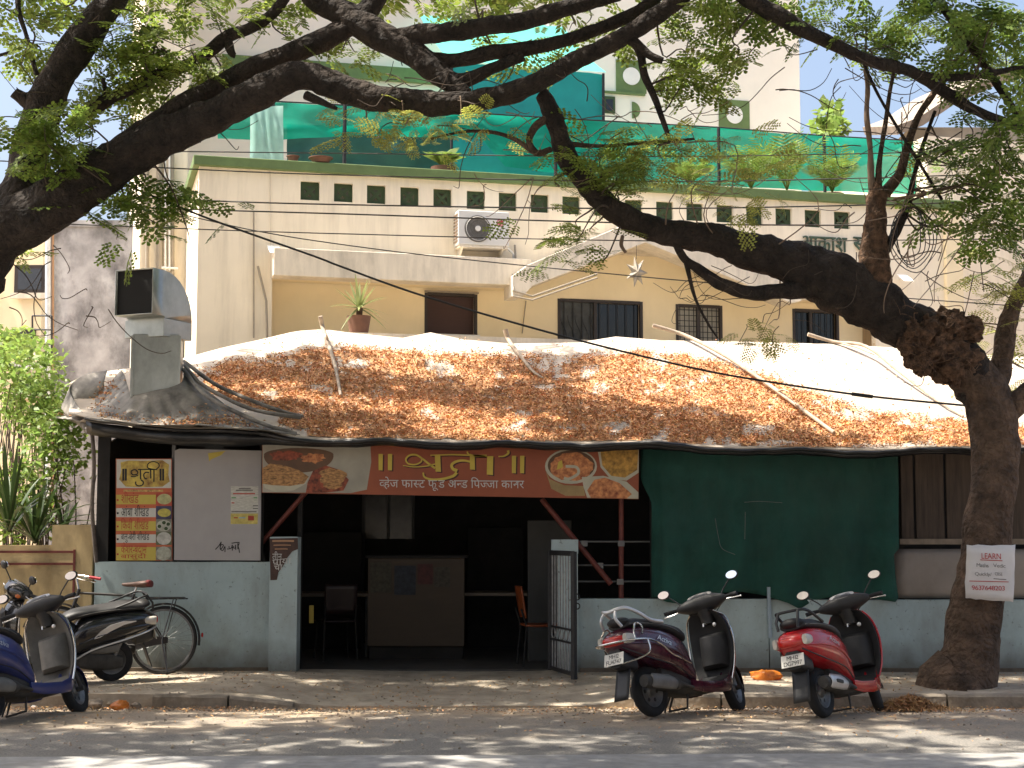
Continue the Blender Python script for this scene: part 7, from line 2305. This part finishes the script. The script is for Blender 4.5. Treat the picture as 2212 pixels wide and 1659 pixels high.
for i, (cx, cy, rx, ry, cl) in enumerate(((785, 710, 100, 72, (0.42, 0.42, 0.20)), (785, 895, 90, 58, (0.45, 0.40, 0.08)), (780, 1070, 100, 76, (0.42, 0.43, 0.36)), (780, 1245, 100, 86, (0.46, 0.46, 0.42)), (775, 1450, 105, 95, (0.36, 0.37, 0.30)))):
    mflat('dish_panel', ((672, cy - 92), (885, cy - 92), (886, cy + 88), (672, cy + 88)), mat('dish_backing_%d' % i, [(0.42, 0.07, 0.04), (0.05, 0.05, 0.11), (0.20, 0.20, 0.16), (0.10, 0.12, 0.06), (0.16, 0.17, 0.14)][i], 0.6, var=0.4, scale=14), 1)
    c = mzx(cx, cy, -0.0034)
    kk = (1 / 3.456) * 0.5486 * MY / FOC
    g = MB(); g.add(disc_pts(c, rx * kk, ry * kk, 22), [tuple(range(22))]); g.build('dish_picture', mat('dish_print_%d' % i, cl, 0.6, var=0.35, scale=18), mb_)
    if i == 2:
        for dx, dy in ((-60, 10), (0, -40), (60, -20), (30, 40)):
            g = MB(); g.add(disc_pts(c + Vector((dx * kk, -0.002, -dy * kk)), 26 * kk, 24 * kk, 12), [tuple(range(12))]); g.build('kiwi_slice', M_dgreen, mb_)

# white board with papers and handwriting
wb = thing('white_board', 'blank greyish white board with a handwritten word at its foot', 'board', mzx(1500, 1545))
g = MB(); g.prism([mzx(x, y) for x, y in ((925, 50), (985, 25), (2108, 50), (2090, 1545), (918, 1540))], (0, 0.025, 0)); g.build('board', mat('chalky_board', (0.36, 0.35, 0.35), 0.7, var=0.05, scale=5, stain=0.2, stain_col=(0.33, 0.30, 0.27)), wb)
g = MB()
for q_ in ([(1480, 1395), (1530, 1340), (1560, 1290), (1545, 1350), (1550, 1400)], [(1550, 1400), (1590, 1340), (1560, 1330), (1545, 1380), (1580, 1410), (1610, 1350), (1610, 1430)], [(1640, 1385), (1660, 1392)], [(1665, 1350), (1670, 1385), (1700, 1370), (1710, 1330), (1710, 1410)], [(1700, 1310), (1760, 1300), (1810, 1300)], [(1735, 1350), (1720, 1370), (1750, 1375), (1755, 1330), (1757, 1400)], [(1785, 1310), (1785, 1390)], [(1805, 1310), (1790, 1350), (1800, 1385), (1808, 1440)]):
    ribbon(g, [mzx(x, y, -0.0015) for x, y in q_], 0.010, sm=3)
g.build('handwriting', M_ink, wb)
g = MB(); g.add([mzx(x, y, -0.002) for x, y in ((1380, 85), (1620, 52), (1560, 110), (1420, 170), (1395, 200))], [(0, 1, 2, 3, 4)]); tag(g.build('torn_scrap', M_my), 'torn yellow paper scrap at the top of the white board', 'paper')
nt_ = thing('paper_notice', 'printed notice sheet taped to the white board', 'notice', mzx(1870, 1050))
mflat('sheet', ((1690, 535), (2065, 535), (2062, 900), (1688, 900)), mat('printed_sheet', (0.50, 0.50, 0.45), 0.7, var=0.3, scale=20, stretch=(1, 1, 6)), 1, nt_)
mflat('yellow_foot', ((1688, 905), (2060, 905), (2055, 1050), (1688, 1048)), mat('printed_yellow', (0.50, 0.42, 0.12), 0.7, var=0.3, scale=18), 1, nt_)
mflat('red_block', ((1925, 935), (2005, 940), (2005, 1000), (1925, 1000)), mat('printed_red', (0.35, 0.05, 0.03), 0.7), 2, nt_)
for i, (y, x0, x1, cl) in enumerate(((565, 1800, 1960, 0), (588, 1760, 1990, 0), (635, 1720, 2020, 1), (690, 1700, 1760, 2), (690, 2000, 2050, 2), (760, 1700, 1740, 1), (800, 1990, 2060, 0), (835, 1990, 2060, 0), (880, 1700, 2040, 0), (962, 1730, 1785, 1), (962, 1800, 1890, 3))):
    mflat('print_line', ((x0, y - 7), (x1, y - 7), (x1, y + 9), (x0, y + 9)), [M_plastg, M_rt, mat('print_green', (0.12, 0.32, 0.13), 0.7), mat('print_blue', (0.25, 0.38, 0.48), 0.7)][cl], 2, nt_)

# poster on the pillar
PY_ = 16.855
po = thing('torn_poster', 'torn dark brown poster pasted on the blue pillar', 'poster', at(610, 1255, PY_))
def pz(zx, zy, l=1):                  # bottom left close-up: D = zx/3, 1106 + zy/3
    return at(zx / 3.0, 1106 + zy / 3.0, PY_) + Vector((0, -0.002 * l, 0))
g = MB(); g.add([pz(x, y) for x, y in ((1748, 172), (1930, 168), (1932, 240), (1895, 255), (1860, 300), (1835, 350), (1805, 390), (1795, 440), (1752, 442))], [tuple(range(9))]); g.build('sheet', mat('poster_brown', (0.055, 0.025, 0.018), 0.6, var=0.4, scale=12), po)
g = MB()
for i, y in enumerate((188, 215, 240)):
    ribbon(g, [pz(1765 + 8 * i, y, 2), pz(1840, y - 1, 2), pz(1905 - 20 * i, y, 2)], 0.010 if i else 0.018)
g.build('small_print', mat('poster_orange_print', (0.40, 0.22, 0.12), 0.6), po)
g = MB()
put_text(g, ['त', 'ी', 'न'], pz(1765, 308, 2), (1, 0, 0), (0, 0, 1), width=0.10, height=0.085)
put_text(g, ['प', 'ा', 'य', 'ां'], pz(1765, 345, 2), (1, 0.0, 0.1), (0, 0, 1), width=0.20, height=0.075)
put_text(g, ['चा'], pz(1775, 378, 2), (1, 0, 0), (0, 0, 1), width=0.09, height=0.06)
g.build('headline', M_swhite, po)

# hand-lettered paper on the tree
TY = 15.27
ln = thing('tuition_notice', 'white hand-lettered LEARN paper fixed round the right tree trunk', 'notice', at(2135, 1300, TY))
def tz(zx, zy, l=0):                  # bottom right close-up: D = 1475 + zx/3, 1106 + zy/3
    p = at(1475 + zx / 3.0, 1106 + zy / 3.0, TY)
    k = (zx - 1990) / 160.0
    return p + Vector((0, 0.035 * k * k - 0.002 * l, 0))
g = MB()
g.grid([[tz(1845 + (2165 - 1845) * i / 10 - (zy - 215) * 0.03 * (1 if i < 5 else 1.4) + 8 * noise.noise(Vector((i * 0.8, zy * 0.01, 0))), zy + 8 * noise.noise(Vector((i * 0.7, zy * 0.02, 5))) + (i * 2.4 if zy > 500 else 0)) for i in range(11)] for zy in (215, 275, 335, 395, 455, 515, 560)])
g.build('paper', mat('white_paper', (0.66, 0.64, 0.63), 0.7, var=0.06, scale=6), ln, smooth=60, solid=0.001)
M_rpen = mat('red_marker', (0.45, 0.03, 0.03), 0.6)
def tput(tokens, zx, zy, wz, h, m, nm):
    g = MB(); o, e = tz(zx, zy, 2.2), tz(zx + wz, zy + 4, 2.2)
    o.y = e.y = TY - 0.008
    put_text(g, tokens, o, e - o, (0, 0, 1), width=(e - o).length, height=h); g.build(nm, m, ln)
tput(list('LEARN'), 1932, 302, 128, 0.053, M_rpen, 'heading')
tput(['M', 'a', 't', 'h', 's'], 1900, 355, 80, 0.035, M_plastg, 'subject_line')
tput(['V', 'e', 'd', 'i', 'c'], 2010, 358, 80, 0.035, M_plastg, 'subject_line')
tput(list('Quickly/'), 1890, 418, 110, 0.042, M_plastg, 'subject_line')
tput(list('CBSE'), 2020, 410, 50, 0.03, M_plastg, 'subject_line')
tput(list('9637648203'), 1870, 505, 215, 0.043, M_rpen, 'phone_number')
for (x0, x1, y, m) in ((1925, 2070, 310, M_rpen), (1855, 2110, 447, M_rpen), (2012, 2095, 432, M_plastg)):
    g = MB(); ribbon(g, [*[Vector((q.x, TY - 0.008, q.z)) for q in (tz(x0, y), tz((x0 + x1) / 2, y + 3), tz(x1, y + 6))]], 0.007); g.build('rule', m, ln)

# ------------------------------------------------------------------ green net curtain
M_gnet = mat('dark_green_net', (0.010, 0.068, 0.052), 0.85, var=0.3, scale=2.6, bump=0.5, bscale=120, transl=0.12, stain=0.5, stain_col=(0.035, 0.075, 0.06), stain_scale=1.3)
gn = thing('net_curtain', 'dark green shade net hung as a curtain beside the entrance', 'net', at(1660, 1310, 16.9))
top_ = [(1384, 962), (1500, 966), (1700, 972), (1900, 974), (1940, 974)]
bot_ = [(1384, 1292), (1412, 1290), (1440, 1300), (1480, 1306), (1515, 1300), (1560, 1280), (1600, 1278), (1650, 1286), (1700, 1302), (1728, 1316), (1760, 1298), (1800, 1288), (1860, 1288), (1905, 1296), (1932, 1300), (1940, 1290)]
rws = []
for j in range(25):
    row = []
    for i in range(71):
        px = 1384 + (1940 - 1384) * i / 70
        edge = 24 * smooth01((j / 24 - 0.2) / 0.2) if i == 0 else (22 * smooth01((j / 24 - 0.2) / 0.2) * max(0, 1 - i / 6) if i < 6 else 0)
        py = interp(top_, px) * (1 - j / 24) + interp(bot_, px) * j / 24
        p = at(px + edge + (-14 * (i - 64) / 6 * math.sin(math.pi * j / 24) if i > 64 and j > 16 else 0), py, 16.90)
        p.y += 0.065 * math.sin(i * 0.42 + 0.03 * j + 2 * noise.noise(Vector((i * 0.05, 0, 3)))) * (0.35 + j / 24) * 0.7 + 0.05 * noise.noise(Vector((i * 0.12, j * 0.16, 1))) + 0.02 * noise.noise(Vector((i * 0.4, j * 0.3, 7)))
        row.append(p)
    rws.append(row)
g = MB(); g.grid(rws); g.build('net_cloth', M_gnet, gn, smooth=70, solid=0.003)
for q_ in ([(1608, 1085), (1640, 1083), (1690, 1086)], [(1545, 1120), (1552, 1160), (1560, 1185), (1588, 1198)], [(1610, 1106), (1609, 1165)]):
    g = MB(); g.tube([Vector(p) for p in spline([tuple(at(x, y, 16.83)) for x, y in q_], 4)], 0.0022, 5); g.build('loose_thread', M_greyp, gn)

# ------------------------------------------------------------------ overhead wires
M_wire = mat('grey_cable', (0.06, 0.058, 0.055), 0.6)
M_cable = mat('black_cable', (0.012, 0.012, 0.012), 0.5)
def wire(label, pts, r, Y, m=M_wire, name='overhead_wire'):
    g = MB()
    g.tube([Vector(p) for p in spline([tuple(at(x, y, Y)) for x, y in pts], 10)], r, 6)
    return tag(g.build(name, m, smooth=60), label, 'wire', 'overhead wires')
wire('topmost thin wire, crossing in front of the terrace net', [(-200, 318), (300, 326), (737, 331), (1475, 338), (2300, 322)], 0.006, 16.2)
wire('wire crossing just below the green parapet cap', [(-200, 340), (110, 352), (340, 362), (737, 378), (1475, 392), (2300, 372)], 0.007, 16.2)
wire('wire crossing through the row of square vents', [(-200, 405), (290, 427), (737, 442), (1475, 450), (2300, 432)], 0.008, 16.1)
wire('wire crossing just under the row of vents', [(-200, 425), (293, 448), (737, 462), (1475, 484), (2300, 487)], 0.008, 16.1)
wire('wire crossing in front of the air conditioner', [(-200, 470), (293, 490), (737, 505), (1475, 521), (2300, 515)], 0.006, 16.1)
wire('slack wire sloping down to the right past the gable', [(250, 432), (400, 465), (560, 500), (737, 528), (1000, 560), (1475, 606), (1900, 640), (2300, 668)], 0.006, 16.1)
ck = thing('service_cable', 'thick black cable sagging across the picture in front of the roof', 'cable', at(2075, 874, 15.5), 'overhead wires')
g = MB(); g.tube([Vector(p) for p in spline([tuple(at(x, y, 15.3)) for x, y in ((180, 355), (267, 397), (450, 472), (677, 553), (737, 576), (917, 640), (1204, 723), (1475, 790), (1625, 819), (1862, 854), (2085, 876))], 8)], 0.0105, 7); g.build('cable', M_cable, ck, smooth=60)
g = MB(); g.tube([at(1840, 851, 15.29), at(1885, 857, 15.29)], 0.018, 8); g.build('joint_sleeve', M_cable, ck, smooth=60)
cl_ = thing('cable_coil', 'loose coil of thin cable hanging beside the dead stem', 'cable', at(1965, 560, 15.1))
for k in range(5):
    g = MB()
    c = at(1962 + 3 * k, 502 + 4 * k, 15.1)
    rx, rz = 0.13 + 0.02 * k, 0.24 + 0.02 * k
    g.tube([c + Vector((rx * math.sin(a) + 0.02 * math.sin(3 * a + k), 0.02 * math.cos(a * 2 + k), rz * math.cos(a))) for a in [2 * math.pi * i / 26 for i in range(27)]], 0.005, 5); g.build('loop', M_cable, cl_, smooth=70)

# ------------------------------------------------------------------ litter on the ground
M_bag = mat('orange_plastic_bag', (0.62, 0.20, 0.03), 0.35, var=0.35, scale=14, bump=0.6, bscale=12, transl=0.3)
def bag(label, px, py, rx, ry, rz, z=0.0, m=M_bag):
    p = on_z(px, py, z)
    g = MB(); g.ball((p.x, p.y, (road_z(p.y) if p.y < 14.75 else pave_z(p.x, p.y)) + rz * 0.6), rx, ry, rz, 18, 12, nz=0.35, ns=11)
    tag(g.build('plastic_bag', m, smooth=40), label, 'bag', 'dropped plastic bags')
bag('crumpled orange bag lying by the broken kerb near the blue scooter', 262, 1530, 0.085, 0.07, 0.05, -0.08)
bag('orange bag lying on the pavement between the two right scooters', 1655, 1466, 0.16, 0.09, 0.06, 0.05)
bag('small white crumpled packet under the blue scooter', 75, 1527, 0.035, 0.03, 0.02, -0.08, M_white)
bag('white scrap of packet in the gutter at the right edge', 2165, 1543, 0.07, 0.04, 0.012, -0.08, M_white)
M_straw = mat('dry_straw', (0.42, 0.24, 0.10), 0.9, var=0.3, scale=6, island=0.4)
pc = on_z(1965, 1540, -0.07)
pos = []
for _ in range(3200):
    a, q = nr.uniform(0, 2 * math.pi), abs(nr.normal(0, 0.45))
    x, y = pc.x + 0.36 * q * math.cos(a), pc.y + 0.26 * q * math.sin(a)
    if y < 14.74:
        pos.append((x, y, road_z(y) + 0.13 * math.exp(-q * q * 1.6) * nr.uniform(0.2, 1.0)))
V, F = scatter(np.array([[-0.5, -0.04, 0], [0, -0.06, 0.08], [0.5, 0, 0], [0, 0.06, 0.08]]), np.array([[0, 1, 2, 3]]), np.array(pos), rand_rot(nr, len(pos), 0.6), nr.uniform(0.04, 0.11, len(pos)))
tag(fast_mesh('dry_sweepings', V, F, M_straw), 'heap of dry brown sweepings in the gutter beside the red scooter', 'sweepings', kind='stuff')
# fallen leaves along the gutter, on the road and the pavement
pos = []
while len(pos) < 5200:
    x = nr.uniform(-6.2, 6.2)
    y = 14.72 - abs(nr.normal(0, 1.1)) if nr.uniform() < 0.65 else nr.uniform(14.95, 16.8)
    if y < 11 or noise.noise(Vector((x * 1.3, y * 1.3, 8))) < nr.uniform(-0.7, 0.35):
        continue
    z = road_z(y) + 0.022 if y < 14.75 else pave_z(x, y) + 0.006
    pos.append((x, y, z + nr.uniform(0, 0.006)))
V, F = scatter(tv, np.array([[0, 1, 2, 3, 4]]), np.array(pos), rand_rot(nr, len(pos), 0.25), nr.uniform(0.015, 0.042, len(pos)))
tag(fast_mesh('street_litter', V, F, M_straw), 'small dry leaves scattered along the gutter and pavement', 'leaf litter', kind='stuff')
